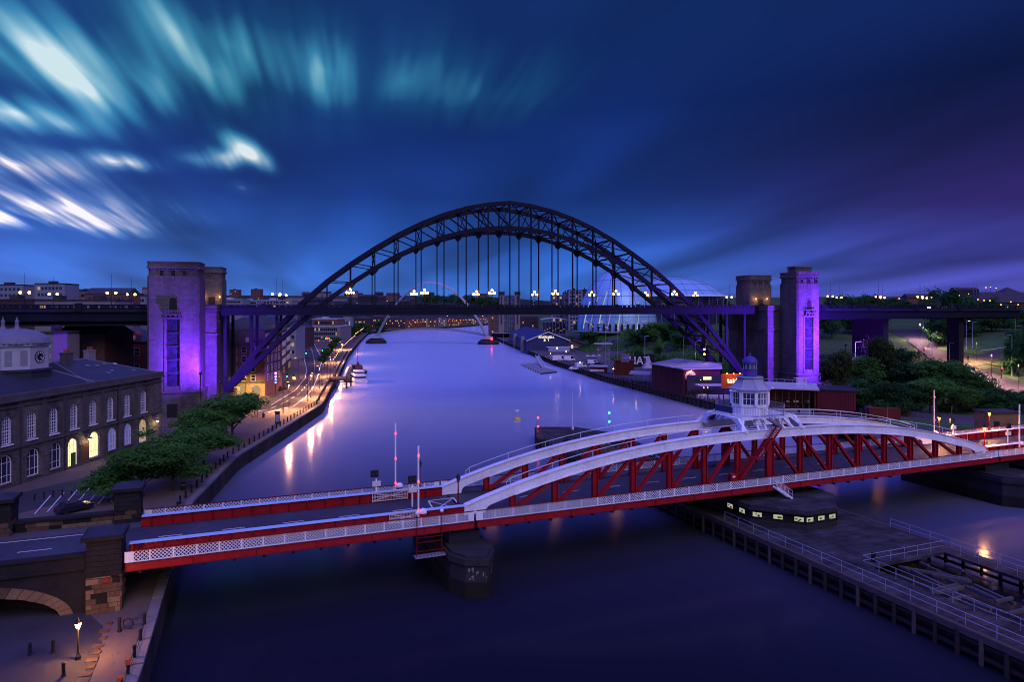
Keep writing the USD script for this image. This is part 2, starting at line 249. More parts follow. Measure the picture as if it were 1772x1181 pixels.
# weathered boards laid across the jetties, grimy in patches
N = {'g': ('geometry', {}), 'm': ('mapping', {'rotation': (0, 0, -math.atan2(31.9, 79.9))}), 'k': ('brick_texture', {'color1': (.060, .056, .058), 'color2': (.034, .031, .032), 'mortar': (.006, .005, .005), 'scale': 1.0, 'mortar_size': .018, 'brick_width': 3.6, 'row_height': .30, 'mortar_smooth': .2}), 'n': ('noise_texture', {'scale': .35, 'detail': 6.0, 'roughness': .7}), 'r': ('map_range', {'from_min': .35, 'from_max': .65, 'to_min': .3, 'to_max': 1.5, 'clamp': True}), 'v': ('combine_xyz', {}), 'w': ('mix_color', {'blend_type': 'multiply', 'fac': 1.0}), 'u': ('bump', {'strength': .6, 'distance': .03, 'invert': True}), 'p': ('principled_bsdf', {'roughness': .65, 'specular_ior_level': .12})}
M['jetty_deck'] = usdkit.material(stage, '/World/Looks/jetty_boards', N, [('g.position', 'm.vector'), ('m.vector', 'k.vector'), ('g.position', 'n.vector'), ('n.fac', 'r.value'), ('r.result', 'v.x'), ('r.result', 'v.y'), ('r.result', 'v.z'), ('k.color', 'w.a'), ('v.vector', 'w.b'), ('w.result', 'p.base_color'), ('k.fac', 'u.height'), ('u.normal', 'p.normal')], surface='p.BSDF')
# ---------------------------------------------------------------- river, banks, hills
LQ = np.array([(-60, -12), (30, -21), (50, -27.5), (68, -34.5), (96, -45), (126, -50.7), (156, -52), (194, -54), (236, -62.8), (274, -70), (404, -97), (568, -127), (770, -162), (830, -152), (925, -118), (1044, -76), (1198, -36), (1500, 200), (5000, 900)], float)
RQ = np.array([(-60, 108), (40, 105), (80, 100), (100, 95), (118, 88), (150, 74), (197, 59), (274, 38), (356, 22), (600, -11), (700, -22), (850, -24), (1044, -24), (1198, -30), (1500, 205), (5000, 905)], float)
lq = lambda Y: np.interp(Y, LQ[:, 0], LQ[:, 1]); rq = lambda Y: np.interp(Y, RQ[:, 0], RQ[:, 1])
def left_z(X, Y):
    d = lq(Y) - X
    a = 24 * smooth((d - 78) / 130) * smooth((Y - 60) / 80) * (1 - .55 * smooth((Y - 420) / 300))
    b = 40 * smooth((Y - 1050) / 1300) * smooth((d - 25) / 500) + 16 * smooth((Y - 700) / 500) * smooth((d - 60) / 200)
    n = (meshkit.fbm(np.stack([X / 160, Y / 160, 0 * X], -1), 3, 5) - .5) * 10 * smooth((d - 150) / 200)
    return 2.6 + a + b + n
RC = np.array([(94, 164, 2.6), (130, 165, 2.8), (170, 150, 4), (110, 200, 3.0), (150, 205, 5), (155, 240, 8.3), (190, 250, 9.0), (176, 232, 8.6), (200, 330, 19.0), (207, 300, 15.5), (95, 218, 3), (75, 430, 16), (63, 352, 3.2), (64, 335, 3), (120, 349, 14), (160, 300, 14), (110, 300, 7), (90, 270, 3), (125, 270, 7), (250, 600, 22), (60, 600, 12), (400, 300, 26), (300, 200, 16), (400, 100, 14), (300, -50, 8), (1000, 1000, 40), (40, 900, 10), (300, 1200, 34), (700, 2200, 62), (1500, 900, 42), (1100, 4800, 90), (3000, 2500, 80), (2200, 200, 40), (140, 420, 17.5), (230, 420, 22), (240, 260, 15.5), (110, 60, 3), (160, 0, 4), (37, 420, 4), (20, 520, 5), (100, 520, 17)], float)
_rbf = RBFInterpolator(RC[:, :2] / 100, RC[:, 2], kernel='linear', smoothing=.01)
def right_z(X, Y):
    X, Y = np.broadcast_arrays(np.asarray(X, float), np.asarray(Y, float))
    d = X - rq(Y); z = _rbf(np.stack([X.ravel(), Y.ravel()], 1) / 100).reshape(X.shape)
    w = smooth((d - 24) / 22)
    n = (meshkit.fbm(np.stack([X / 130, Y / 130, 0 * X], -1), 3, 9) - .5) * 14 * smooth((Y - 700) / 500)
    return np.maximum(2.6, 2.6 * (1 - w) + w * (z + n))
ds = np.array([0, 3, 8, 15, 24, 30, 36, 42, 48, 55, 62, 70, 80, 90, 100, 110, 120, 130, 145, 160, 180, 205, 235, 270, 320, 400, 520, 700, 1000, 1500, 2500, 4000.])
ys = np.concatenate([np.arange(-60, 420, 7.0), np.arange(420, 1300, 30.0), np.arange(1300, 5001, 185.0)])
Yg, Dg = np.meshgrid(ys, ds, indexing='ij')
XL, XR = lq(Yg) - Dg, rq(Yg) + Dg
b = MB().sheet(np.stack([XL, Yg, left_z(XL, Yg)], -1)[:, :12][:, ::-1]); b.build('north_quay', 'quay_paving', kind='structure', label='paved quayside on the left bank of the river')
b = MB().sheet(np.stack([XL, Yg, left_z(XL, Yg)], -1)[:, 11:][:, ::-1]); b.build('north_hill', 'town_ground', kind='structure', label='dark rising town ground behind the left quay')
split = 9
b = MB().sheet(np.stack([XR, Yg, right_z(XR, Yg)], -1)[:, :split]); b.build('south_quay', 'footway', kind='structure', label='flat grey quayside along the right bank')
b = MB().sheet(np.stack([XR, Yg, right_z(XR, Yg)], -1)[:, split - 1:]); b.build('south_bank', 'scrub', kind='structure', label='green bank rising behind the right quay')
# the river itself, long-exposure smooth
N = {'g': ('geometry', {}), 'm': ('mapping', {'scale': (1, .5, 1)}), 'n': ('noise_texture', {'scale': .045, 'detail': 2.0}), 'b': ('bump', {'strength': .03, 'distance': 1.0}),
     'p': ('diffuse_bsdf', {'color': (.006, .006, .014)}), 'g1': ('glossy_bsdf', {'color': (.95, .95, 1.0), 'roughness': .13}), 'g2': ('glossy_bsdf', {'color': (.90, .92, 1.0), 'roughness': .60}), 'y': ('mix_closure', {'fac': .62}), 'lw': ('fresnel', {'IOR': 1.33}), 'k': ('math', {'math_type': 'multiply', 'value2': 2.6, 'use_clamp': True}), 'kp': ('math', {'math_type': 'power', 'value2': 2.2}), 'x': ('mix_closure', {})}
M['river_water'] = usdkit.material(stage, '/World/Looks/river_water', N, [('g.position', 'm.vector'), ('m.vector', 'n.vector'), ('n.fac', 'b.height'), ('b.normal', 'p.normal'), ('b.normal', 'g1.normal'), ('lw.fac', 'k.value1'), ('k.value', 'kp.value1'), ('kp.value', 'x.fac'), ('g1.BSDF', 'y.closure1'), ('g2.BSDF', 'y.closure2'), ('p.BSDF', 'x.closure1'), ('y.closure', 'x.closure2')], surface='x.closure')
MB().add([(-400, -200, 0), (400, -200, 0), (400, 1600, 0), (-400, 1600, 0)], [[0, 1, 2], [0, 2, 3]]).build('river', 'river_water', kind='structure', label='smooth violet-blue river')
# quay walls with coping stones
def quay_wall(Q, side, y0, y1, matn, label, stepl, cop='pale_concrete', z1=2.6, top=True):
    t = thing('quay_wall', label, 'quay wall'); b = MB(); pts = []
    for Y in np.arange(y0, y1 + .1, stepl): pts.append((np.interp(Y, Q[:, 0], Q[:, 1]), Y))
    for (xa, ya), (xb, yb) in zip(pts[:-1], pts[1:]):
        b.bar((xa + side * -.02, ya, -.1), (xb + side * -.02, yb, -.1), .5, 5.2)
    b.build('wall', matn, t)
    n = 0
    for (xa, ya), (xb, yb) in zip(pts[:-1], pts[1:]):
        if not top: break
        g = .03; dx, dy = xb - xa, yb - ya
        m = MB().bar((xa + dx * g - side * .3, ya + dy * g, z1 + .06 + rng.uniform(-.02, .02)), (xb - dx * g - side * .3, yb - dy * g, z1 + .06 + rng.uniform(-.02, .02)), .9, .34)
        if n < 60: m.build('coping_stone', cop, t)
        n += 1
    return t
quay_wall(LQ, 1, -40, 300, 'quay_stone', 'long dark stone quay wall below the railed promenade on the left bank', 4.0)
quay_wall(LQ, 1, 300, 820, 'quay_stone', 'far stone quay wall curving towards the white tilting arch bridge', 13.0)
quay_wall(LQ, 1, 820, 1198, 'quay_stone', 'low dark quay wall under the lit terraces at the far river bend', 20.0)
quay_wall(RQ, -1, 380, 1044, 'quay_stone', 'dark quay wall beside the blue gabled shed on the right bank', 16.0)
emit('glow_slit', (.75, .9, 1), .5); emit('lit_window_faint', (1, .6, .4), .03); emit('star_white', (1, .85, .62), 40)
emit('far_sodium', (1, .28, .03), 6); emit('far_warm', (1, .45, .12), 5)
# ---------------------------------------------------------------- the low swing bridge
SB = Fr((-4.0, 74.6), (79.9, 31.9)); W = 14.0; P = SB.p
def lattice(b, s0, s1, t, z0, z1, pitch=.33, w=.052):
    L, H = s1 - s0, z1 - z0
    for sg_, tt in ((1, t - .012), (-1, t + .012)):
        c = -H + pitch * .5
        while c < L:
            x0, x1 = max(0, c), min(L, c + H); za, zb = x0 - c, x1 - c
            if sg_ < 0: za, zb = H - za, H - zb
            if x1 - x0 > .05: b.bar(P(s0 + x0, tt, z0 + za), P(s0 + x1, tt, z0 + zb), w, .02, up=SB.n)
            c += pitch
def lattice_run(th, s0, s1, t, n, ends=(True, True), detail=True):
    z0, z1 = 6.78, 7.72; L = (s1 - s0) / n
    for k in range(n):
        a = s0 + k * L; e0, e1 = a + .07, a + L - .07
        b = MB(); solid = (k == 0 and ends[0]) or (k == n - 1 and ends[1])
        if solid:
            half = L * .34
            if k == 0: SB.ob(b, a + .02, a + half, t - .03, t + .03, z0, z1); lattice(b, a + half, e1, t, z0, z1)
            else: SB.ob(b, a + L - half, a + L - .02, t - .03, t + .03, z0, z1); lattice(b, e0, a + L - half, t, z0, z1)
        else: lattice(b, e0, e1, t, z0, z1, pitch=.33 if detail else .36)
        b.build('lattice_panel', 'white_paint', th)
        b = MB(); SB.ob(b, a - .07, a + .07, t - .04, t + .04, z0 - .02, z1 + .02); b.build('post', 'white_paint', th)
    b = MB(); SB.ob(b, s0, s1, t - .06, t + .06, z1 + .01, z1 + .09); b.build('top_rail', 'dark_red', th)
    b = MB(); SB.ob(b, s0, s1, t - .05, t + .05, z0 - .06, z0); b.build('bottom_rail', 'white_paint', th)
def deck(th, s0, s1, fas):
    b = MB(); SB.ob(b, s0, s1, .25, W - .25, 6.1, 6.62)
    for k in range(int((s1 - s0) / 2.7)): SB.ob(b, s0 + 1 + k * 2.7, s0 + 1.25 + k * 2.7, .4, W - .4, 5.5, 6.1)
    for t in (2.5, 7, 11.5): SB.ob(b, s0 + .1, s1 - .1, t - .2, t + .2, 5.3, 6.1)
    b.build('deck', 'dark_steel', th)
    b = MB(); SB.ob(b, s0, s1, 3.1, 10.9, 6.62, 6.68); b.build('road_surface', 'bridge_asphalt', th)
    for t0, t1 in ((.3, 2.1), (11.9, 13.7)):
        b = MB(); SB.ob(b, s0, s1, t0, t1, 6.62, 6.80); b.build('footway', 'footway', th)
    for t in (0, W):
        x = -.04 if t == 0 else .04; b = MB(); n = max(2, int((s1 - s0) / 5.4))
        SB.ob(b, s0, s1, t - .12 + x, t + .12 + x, fas, 6.72)
        b.build('fascia', 'red_paint', th)
        b = MB()
        for k in range(n + 1): SB.ob(b, s0 + (s1 - s0 - .12) * k / n, s0 + (s1 - s0 - .12) * k / n + .12, t - .16 + x * 1.2, t + .16 + x * 1.2, fas + .02, 6.70)
        SB.ob(b, s0, s1, t - .2 + x, t + .2 + x, fas - .05, fas); SB.ob(b, s0, s1, t - .18 + x, t + .18 + x, 6.64, 6.72); b.build('fascia_rib', 'dark_red', th)
    b = MB()
    for k in range(int((s1 - s0) / 6)): SB.ob(b, s0 + 2 + k * 6, s0 + 4.2 + k * 6, 6.95, 7.07, 6.68, 6.687)
    b.build('lane_marking', 'line_paint', th)
sw = thing('swing_bridge', 'red and white steel swing bridge with arched trusses and a domed cabin', 'swing bridge')
deck(sw, .12, 85.9, 6.0)
lattice_run(sw, .15, 85.9, 0, 40); lattice_run(sw, .15, 85.9, W, 40, detail=False)
def ztop(s): return 7.75 + 5.75 * (1 - abs((s - 43) / 43.6) ** 2.5)
def zbot(s):
    q = min(s, 86 - s); z = ztop(s) - 1.15
    if q < 1.9: return 6.7
    if q < 5.6: x = (q - 1.9) / 3.7; return min(z, 6.7 + (ztop(5.6) - 1.15 - 6.7) * math.sqrt(max(0, 1 - (1 - x) ** 2)))
    return z
ss = np.concatenate([[-.55, -.35, 0, .6, 1.2, 1.9, 2.0, 2.2, 2.6, 3.2, 4, 4.8, 5.6], np.arange(6.5, 80, 1.5), [80.4, 81.2, 82, 82.8, 83.4, 83.8, 84, 84.1, 84.8, 85.4, 86, 86.35, 86.55]])
for t in (2.5, 11.5):
    secs, caps, low = [], [], []
    for s in ss:
        zt = ztop(s) if 0 <= s <= 86 else (ztop(0) - (.35 if (s < -.5 or s > 86.5) else .1)); zb = zbot(min(max(s, 0), 86))
        for L_, w, a, c in ((secs, .30, zb, zt - .05), (caps, .46, zt - .05, zt + .04)):
            L_.append([P(s, t - w, a), P(s, t + w, a), P(s, t + w, c), P(s, t - w, c)])
        if 5.6 <= s <= 80.4: low.append([P(s, t - .44, zb - .03), P(s, t + .44, zb - .03), P(s, t + .44, zb + .08), P(s, t - .44, zb + .08)])
    ch = MB().sweep(secs).build('top_chord', 'white_paint', sw)
    MB().sweep(caps).build('cap_plate', 'white_paint', ch); MB().sweep(low).build('lower_flange', 'white_paint', ch)
    for k in range(1, 16):
        s = 5.375 * k; zb = zbot(s) + .05
        if k == 8: zb = ztop(s) - 1.1
        b = MB(); w = .30 if k != 8 else .55
        SB.ob(b, s - w, s + w, t - .06, t + .06, 6.68, zb)
        for x in (-1, 1): SB.ob(b, s + x * w - .05, s + x * w + .05, t - .27, t + .27, 6.68, zb)
        b.build('vertical', 'red_paint', sw)
        b = MB(); SB.ob(b, s - .9, s + .9, t - .335, t - .30, max(zbot(s) + .12, ztop(s) - 1.0), ztop(s) - .12); SB.ob(b, s - .9, s + .9, t + .30, t + .335, max(zbot(s) + .12, ztop(s) - 1.0), ztop(s) - .12); b.build('splice_plate', 'white_paint', ch)
        if k in (0, 16): continue
    for k in range(0, 16):
        if k == 0 or k == 15: continue
        a, c = (k, k + 1) if k < 8 else (k + 1, k)
        p, q = P(5.375 * a + (.3 if a < c else -.3), t, 6.75), P(5.375 * c + (-.35 if a < c else .35), t, zbot(5.375 * c) - .1)
        d = (q - p) / np.linalg.norm(q - p); side = np.cross(d, SB.n)
        b = MB().bar(p, q, .44, .12, up=np.cross(SB.n, d)) if False else MB()
        b.bar(p, q, .40, .10, up=side)
        for x in (-1, 1): b.bar(p + SB.n * x * .21, q + SB.n * x * .21, .07, .34, up=side)
        b.build('diagonal', 'red_paint', sw)
    # white hand rails with posts along the top of each chord
    for a0, a1, off in ((5.0, 37.0, -.36), (48.5, 82.0, -.36)):
        if t == 11.5 and a0 < 10: a0 = 3.0
        b, n = MB(), int((a1 - a0) / 2.6)
        pts = [P(a0 + (a1 - a0) * i / n, t + off, ztop(a0 + (a1 - a0) * i / n) + 1.0) for i in range(n + 1)]
        b.path(pts, .035)
        for i in range(0, n + 1, 2): b.tube(pts[i] - UP * 1.0, pts[i], .032)
        if a0 > 40 and t == 11.5:
            q = [x - UP * .5 for x in pts]; b.path(q, .025)
            q = [x + SB.n * .8 for x in pts]; b.path(q, .03)
            for i in range(0, n + 1, 2): b.tube(q[i] - UP * 1.0, q[i], .028)
        e = P(a0 - .5, t + off, ztop(a0 - .5) + .75); b.tube(pts[0], e, .03); b.tube(e, e - UP * .7, .03)
        b.build('chord_hand_rail', 'white_paint', sw)
# portal and cabin over the pivot
SC, TC = 43.6, 7.0; ZP = 15.1
def oct_pts(r, z, ph=PI / 8): return [P(SC, TC, z) + r * (SB.e * math.cos(ph + k * PI / 4) + SB.n * math.sin(ph + k * PI / 4)) for k in range(8)]
por = MB()
for s in (38.6, 48.2):
    out = sg.Polygon([(2.0, ztop(s) - .2), (2.9, 14.2), (3.6, ZP - .1), (10.4, ZP - .1), (11.1, 14.2), (12.0, ztop(s) - .2)])
    hole = sg.Polygon([(3.1, ztop(s) - .3)] + [(7 + 3.4 * math.cos(a), ztop(s) - .25 + 1.75 * math.sin(a) ** .7) for a in np.linspace(PI - .01, .01, 14)] + [(10.9, ztop(s) - .3)])
    por.plate(out.difference(hole.intersection(out.buffer(1))), P(s, 0, 0), SB.n, UP, SB.e, .45)
for t, x in ((2.5, 1), (11.5, -1)):
    for s in (38.6, 41.1, 42.3, 45.2, 46.6, 48.2): por.bar(P(43.4 + (s - 43.4) * 1.1, t - x * .3, ztop(s) - .1), P(43.4 + (s - 43.4) * .8, t + x * 1.2, ZP - .1), .34, .30, up=SB.e)
    por.bar(P(39, t + x * .9, ZP - .2), P(48, t + x * .9, ZP - .2), .3, .4)
    for k in range(9): por.bar(P(39.2 + k * .22, t - x * .15, ztop(40) + .2 + k * .17), P(42.0, t + x * .1, ztop(40) + .2 + k * .17), .05, .05) if k % 2 == 0 else None
por.build('portal_frame', 'white_paint', sw)
b = MB()
for t, x in ((2.5, 1), (11.5, -1)):
    for s0, s1 in ((39.5, 41.0), (46.9, 48.2)):
        b.add([P(s0, t - x * .1, ztop(s0)), P(s1, t - x * .1, ztop(s1)), P(s1 - .3, t + x * 1.0, ZP - .3), P(s0 + .3, t + x * 1.0, ZP - .3)], [[0, 1, 2], [0, 2, 3], [0, 2, 1], [0, 3, 2]])
b.build('louvre_panel', 'lead', sw)
b = MB(); pl = sg.Polygon([tuple((p)[:2]) for p in oct_pts(5.0, 0)]); b.prism(pl, ZP - .25, ZP); b.build('gallery_floor', 'white_paint', sw)
gr = MB(); o5, o5b = oct_pts(4.9, ZP + .05), oct_pts(4.9, ZP + 1.2)
for k in range(8):
    a, c = o5[k], o5[(k + 1) % 8]; gr.tube(a, a + UP * 1.2, .05); gr.bar(a + UP * 1.2, c + UP * 1.2, .07, .06); gr.bar(a + UP * .1, c + UP * .1, .05, .05)
    for i in range(1, 18): q = a + (c - a) * i / 18; gr.tube(q + UP * .1, q + UP * 1.2, .018, 4)
gr.build('gallery_railing', 'grey_steel', sw)
ban = MB(); a, c = o5[3], o5[4]; ban.ob(a + SB.e * -.03 + UP * .25, (c - a) * .98, SB.e * -.03, UP * .85); ban.build('gallery_banner', 'navy_clad', sw)
cab = MB(); c0, c1 = oct_pts(2.62, 0), None
cab.prism(sg.Polygon([tuple(p[:2]) for p in c0]), ZP, ZP + 1.3); cab.prism(sg.Polygon([tuple(p[:2]) for p in c0]), ZP + 3.0, ZP + 3.4)
for k in range(8): cab.box(oct_pts(2.55, ZP + 2.15)[k], (.42, .42, 1.75), SB.rz + PI / 8 + k * PI / 4)
cabin = cab.build('control_cabin', 'white_paint', sw)
for k in range(8):
    a, c = oct_pts(2.52, ZP + 1.3)[k], oct_pts(2.52, ZP + 1.3)[(k + 1) % 8]; d = c - a; nrm = np.cross(d, UP); nrm /= np.linalg.norm(nrm)
    g = MB().ob(a + d * .1 - nrm * .06, d * .8, nrm * .03, UP * 1.7); g.build('pane', 'dim_glass', cabin)
    f = MB()
    for x in (.1, .365, .635, .9): f.bar(a + d * x + nrm * .02, a + d * x + nrm * .02 + UP * 1.7, .07 if x in (.1, .9) else .045, .07)
    for z in (.03, .85, 1.67): f.bar(a + d * .1 + nrm * .02 + UP * z, a + d * .9 + nrm * .02 + UP * z, .07, .06)
    f.build('window_frame', 'white_paint', cabin)
b = MB(); b.lathe([(2.2, 3.35), (3.05, 3.38), (3.08, 3.46), (2.55, 3.75), (2.15, 4.15), (1.85, 4.6), (1.72, 4.95), (1.9, 4.97), (1.9, 5.1), (.3, 5.15)], P(SC, TC, ZP), 8, SB.rz + PI / 8); rf = b.build('cabin_roof', 'roof_lead', sw)
b = MB()
for k in range(8):
    prof = [(3.06, 3.47), (2.55, 3.78), (2.15, 4.18), (1.85, 4.62), (1.72, 4.95)]; dr = SB.e * math.cos(PI / 8 + k * PI / 4) + SB.n * math.sin(PI / 8 + k * PI / 4)
    b.path([P(SC, TC, ZP + z) + dr * r for r, z in prof], .04, 4)
b.build('roof_rib', 'roof_lead', rf)
b = MB().lathe([(.98, 5.1), (.98, 6.1), (1.03, 6.12), (1.03, 6.2)], P(SC, TC, ZP), 16); b.build('lantern_drum', 'lantern_blue', sw)
b = MB().lathe([(.86, 6.2), (.86, 7.05)], P(SC, TC, ZP), 12); ln = b.build('lantern', 'dim_glass', sw)
b = MB()
for k in range(10): a = k * PI / 5; b.tube(P(SC, TC, ZP + 6.2) + vec(math.cos(a), math.sin(a), 0) * .9, P(SC, TC, ZP + 7.08) + vec(math.cos(a), math.sin(a), 0) * .9, .035, 4)
b.build('lantern_bar', 'white_paint', ln)
b = MB().lathe([(1.06, 7.03), (1.06, 7.2), (1.0, 7.4), (.86, 7.65), (.62, 7.86), (.3, 7.98), (.1, 8.05), (.09, 8.2), (.14, 8.28), (.05, 8.4), (.01, 8.75)], P(SC, TC, ZP), 16); b.build('dome', 'lantern_blue', sw, smooth=40)
b = MB()
for x in (-1, 1): b.bar(P(SC, TC, ZP + 3.2) + SB.e * x * 2.6 - SB.n * .4, P(SC, TC, ZP + 3.3) + SB.e * x * 3.7 - SB.n * .4, .08); b.ball(P(SC, TC, ZP + 3.3) + SB.e * x * 3.75 - SB.n * .4, .16, 1)
for k in range(7): b.bar(P(SC - .35, TC - 2.62, ZP + 1.1 + k * .32), P(SC + .15, TC - 2.62, ZP + 1.1 + k * .32), .04)
for x in (-.35, .15): b.bar(P(SC + x, TC - 2.62, ZP + .9), P(SC + x, TC - 2.62, ZP + 3.3), .05)
b.build('cabin_ladder', 'white_paint', sw)
# stairs
def stair(th, p, q, w, mt, across, rail=True, name='stair'):
    p, q = np.asarray(p, float), np.asarray(q, float); n = max(4, int(abs(q[2] - p[2]) / .2)); b = MB()
    for i in range(n): b.bar(p + (q - p) * (i + .5) / n - across * w / 2, p + (q - p) * (i + .5) / n + across * w / 2, .24, .04)
    for x in (-1, 1): b.bar(p + across * x * w / 2, q + across * x * w / 2, .06, .26)
    st = b.build(name, mt, th)
    if rail:
        b = MB()
        for x in (-1, 1):
            for h in (.5, 1.0): b.tube(p + across * x * w / 2 + UP * h, q + across * x * w / 2 + UP * h, .025)
            for i in range(5): r = p + (q - p) * i / 4 + across * x * w / 2; b.tube(r, r + UP * 1.0, .022)
        b.build('stair_rail', mt, st)
stair(sw, P(42.3, 2.2, ZP), P(43.9, 1.5, 13.9), .8, 'grey_steel', SB.n)
stair(sw, P(43.6, 1.35, 13.9), P(40.2, 1.35, 10.2), .9, 'red_paint', SB.n)
b = MB(); SB.ob(b, 39.2, 40.3, .9, 1.8, 10.0, 10.15); b.build('stair_landing', 'red_paint', sw)
stair(sw, P(39.3, 1.35, 10.1), P(36.0, 1.35, 6.8), .9, 'red_paint', SB.n)
b = MB(); SB.ob(b, 35.3, 36.2, .95, 1.6, 6.8, 8.35); b.build('cabinet', 'red_paint', sw)
b = MB(); SB.ob(b, 35.55, 35.95, .93, .95, 7.9, 8.1); b.build('cabinet_notice', 'white_paint', sw)
stair(sw, P(41.2, -.55, 6.5), P(43.4, -.9, 4.95), .8, 'white_paint', SB.n)
# fixed spans
for s0, s1, n, lab in ((-33.6, -.12, 17, 'low red plate girder span with white lattice parapets left of the swing bridge'), (86.15, 116, 15, 'short red girder span in lamp light at the right end of the swing bridge')):
    th = thing('approach_span', lab, 'bridge'); deck(th, s0, s1, 6.0); lattice_run(th, s0 + .02, s1 - .03, 0, n); lattice_run(th, s0 + .02, s1 - .03, W, n, detail=False)
    for t in (2.5, 11.5):
        a, c = (s0, s1 - .5) if s0 < 0 else (s0 + .5, s1)
        b = MB(); SB.ob(b, a, c, t - .12, t + .12, 6.62, 7.72)
        k = a + 1.0
        g = b.build('girder', 'red_paint', th)
        b = MB(); e = P(c if s0 < 0 else a, t, 7.2); b.tube(e - SB.n * .13 - UP * .02, e + SB.n * .13 - UP * .02, .50, 14); b.build('girder_end', 'red_paint', g)
        b = MB(); SB.ob(b, a, c, t - .36, t + .36, 7.72, 7.80); b.build('girder_cap', 'girder_blue' if s0 < 0 else 'white_paint', g)
        b = MB()
        for i in range(int((c - a) / 2)): SB.ob(b, a + .9 + i * 2, a + 1.0 + i * 2, t - .30, t + .30, 6.7, 7.72)
        b.build('stiffener', 'dark_red', g)
# road gates folded against the girders
def gate(s0, s1, t, label):
    th = thing('road_gate', label, 'gate'); b = MB()
    for z in (6.85, 7.35, 7.9): b.bar(P(s0, t, z), P(s1, t, z), .06, .07)
    for x in (s0, s1): b.bar(P(x, t, 6.75), P(x, t, 8.05), .09, .09)
    b.build('frame', 'cream_paint', th)
    n = 22
    for i in range(1, n): MB().bar(P(s0 + (s1 - s0) * i / n, t, 6.9), P(s0 + (s1 - s0) * i / n, t, 7.9), .03, .04).build('picket', 'cream_paint', th)
    b = MB().bar(P(s0, t - .05, 6.9), P(s1, t - .05, 7.85), .03, .08); b.bar(P(s0, t - .05, 7.85), P(s1, t - .05, 6.9), .03, .08); b.build('brace', 'cream_paint', th)
gate(-9.2, -5.0, 11.0, 'cream picket gate folded against the farther red girder left of the swing bridge')
gate(-9.0, -5.4, 2.0, 'cream picket gate folded against the nearer red girder left of the swing bridge')
gate(88.5, 91.5, 11.0, 'pale picket gate folded by the girder near the lit red lamps')
# stone piers under the two joints
def pier(name, label, s, w, t0, t1, ztop_, nose=3.0):
    th = thing(name, label, 'pier'); hw = w / 2
    pl = sg.Polygon([tuple(P(s + a, b_)[:2]) for a, b_ in ((-hw, t0), (-hw * .55, t0 - nose * .7), (hw * .35, t0 - nose), (hw, t0 - .2), (hw, t1), (0, t1 + nose), (-hw, t1))])
    MB().prism(pl, -3, 1.6).build('footing', 'weed_stone', th); MB().prism(pl.buffer(-.18), 1.6, ztop_ - .9).build('shaft', 'pier_stone', th); MB().prism(pl.buffer(.06), ztop_ - .9, ztop_ - .25).build('cap_course', 'pier_stone', th); MB().prism(pl.buffer(-.3), ztop_ - .25, ztop_).build('cap', 'pier_stone', th)
    b = MB()
    SB.ob(b, s - hw * .7, s + hw * .7, .8, W - .8, ztop_, 5.4); b.build('bearing_block', 'dark_steel', th)
    return th, pl
pr, pl = pier('cutwater_pier', 'dark stone cutwater pier with flaking white marks under the left joint', -1.0, 5.0, -1.6, 14.5, 4.3)
b = MB()
for k in range(15):
    u = rng.uniform(0, 1); a, c = (P(-2.3, -3.5), P(-.2, -4.4)) if u < .5 else (P(-.1, -4.4), P(1.35, -2.0)); x = a + (c - a) * rng.uniform(.05, .95) - SB.n * .07; d = (c - a) / np.linalg.norm(c - a)
    x[2] = rng.uniform(1.8, 2.9); b.ob(x, d * rng.uniform(.04, .22), -SB.n * .03, UP * rng.uniform(.1, .45))
b.build('white_mark', 'render_pale', pr)
pr2, _ = pier('joint_pier', 'grey stone pier with scrawled white letters under the right joint', 87.0, 8.0, -2.5, 14.5, 4.4)
a = P(87.6, -4.1); b = MB()
for ch, dx, z in (('T', -.9, 2.2), ('L', -.2, 1.6), ('E', .7, 2.1)): b.text(ch, .9, P(87.8 + dx, -5.0, z), SB.e, UP, .03, False)
b.build('scrawl', 'cream_paint', pr2)
# central timber jetty, upstream and downstream of the pivot pier
def octo(s0, s1, t0, t1, c): return [(s0, t0 + c), (s0 + c, t0), (s1 - c, t0), (s1, t0 + c), (s1, t1 - c), (s1 - c, t1), (s0 + c, t1), (s0, t1 - c)]
pv = thing('pivot_pier', 'squat stone octagon with lit windows carrying the swing bridge', 'pier')
pp = sg.Polygon([tuple(P(s, t)[:2]) for s, t in octo(36.2, 50.6, -6.2, 18.8, 4.8)])
MB().prism(pp, -2, 3.1).build('plinth', 'pier_stone', pv); MB().prism(pp.buffer(-.25), 3.1, 4.35).build('wall', 'soot_stone', pv); MB().prism(pp.buffer(.12), 4.35, 4.62).build('cornice', 'pier_stone', pv); MB().prism(pp.buffer(-.05), 4.62, 4.9).build('roof_slab', 'jetty_deck', pv)
MB().lathe([(5.8, 4.9), (5.8, 5.3), (6.2, 5.32), (6.2, 5.7), (5.0, 5.8)], P(43, 7), 32).build('turntable', 'dark_steel', pv)
oc = [P(s, t) for s, t in octo(36.2, 50.6, -6.2, 18.8, 4.8)]
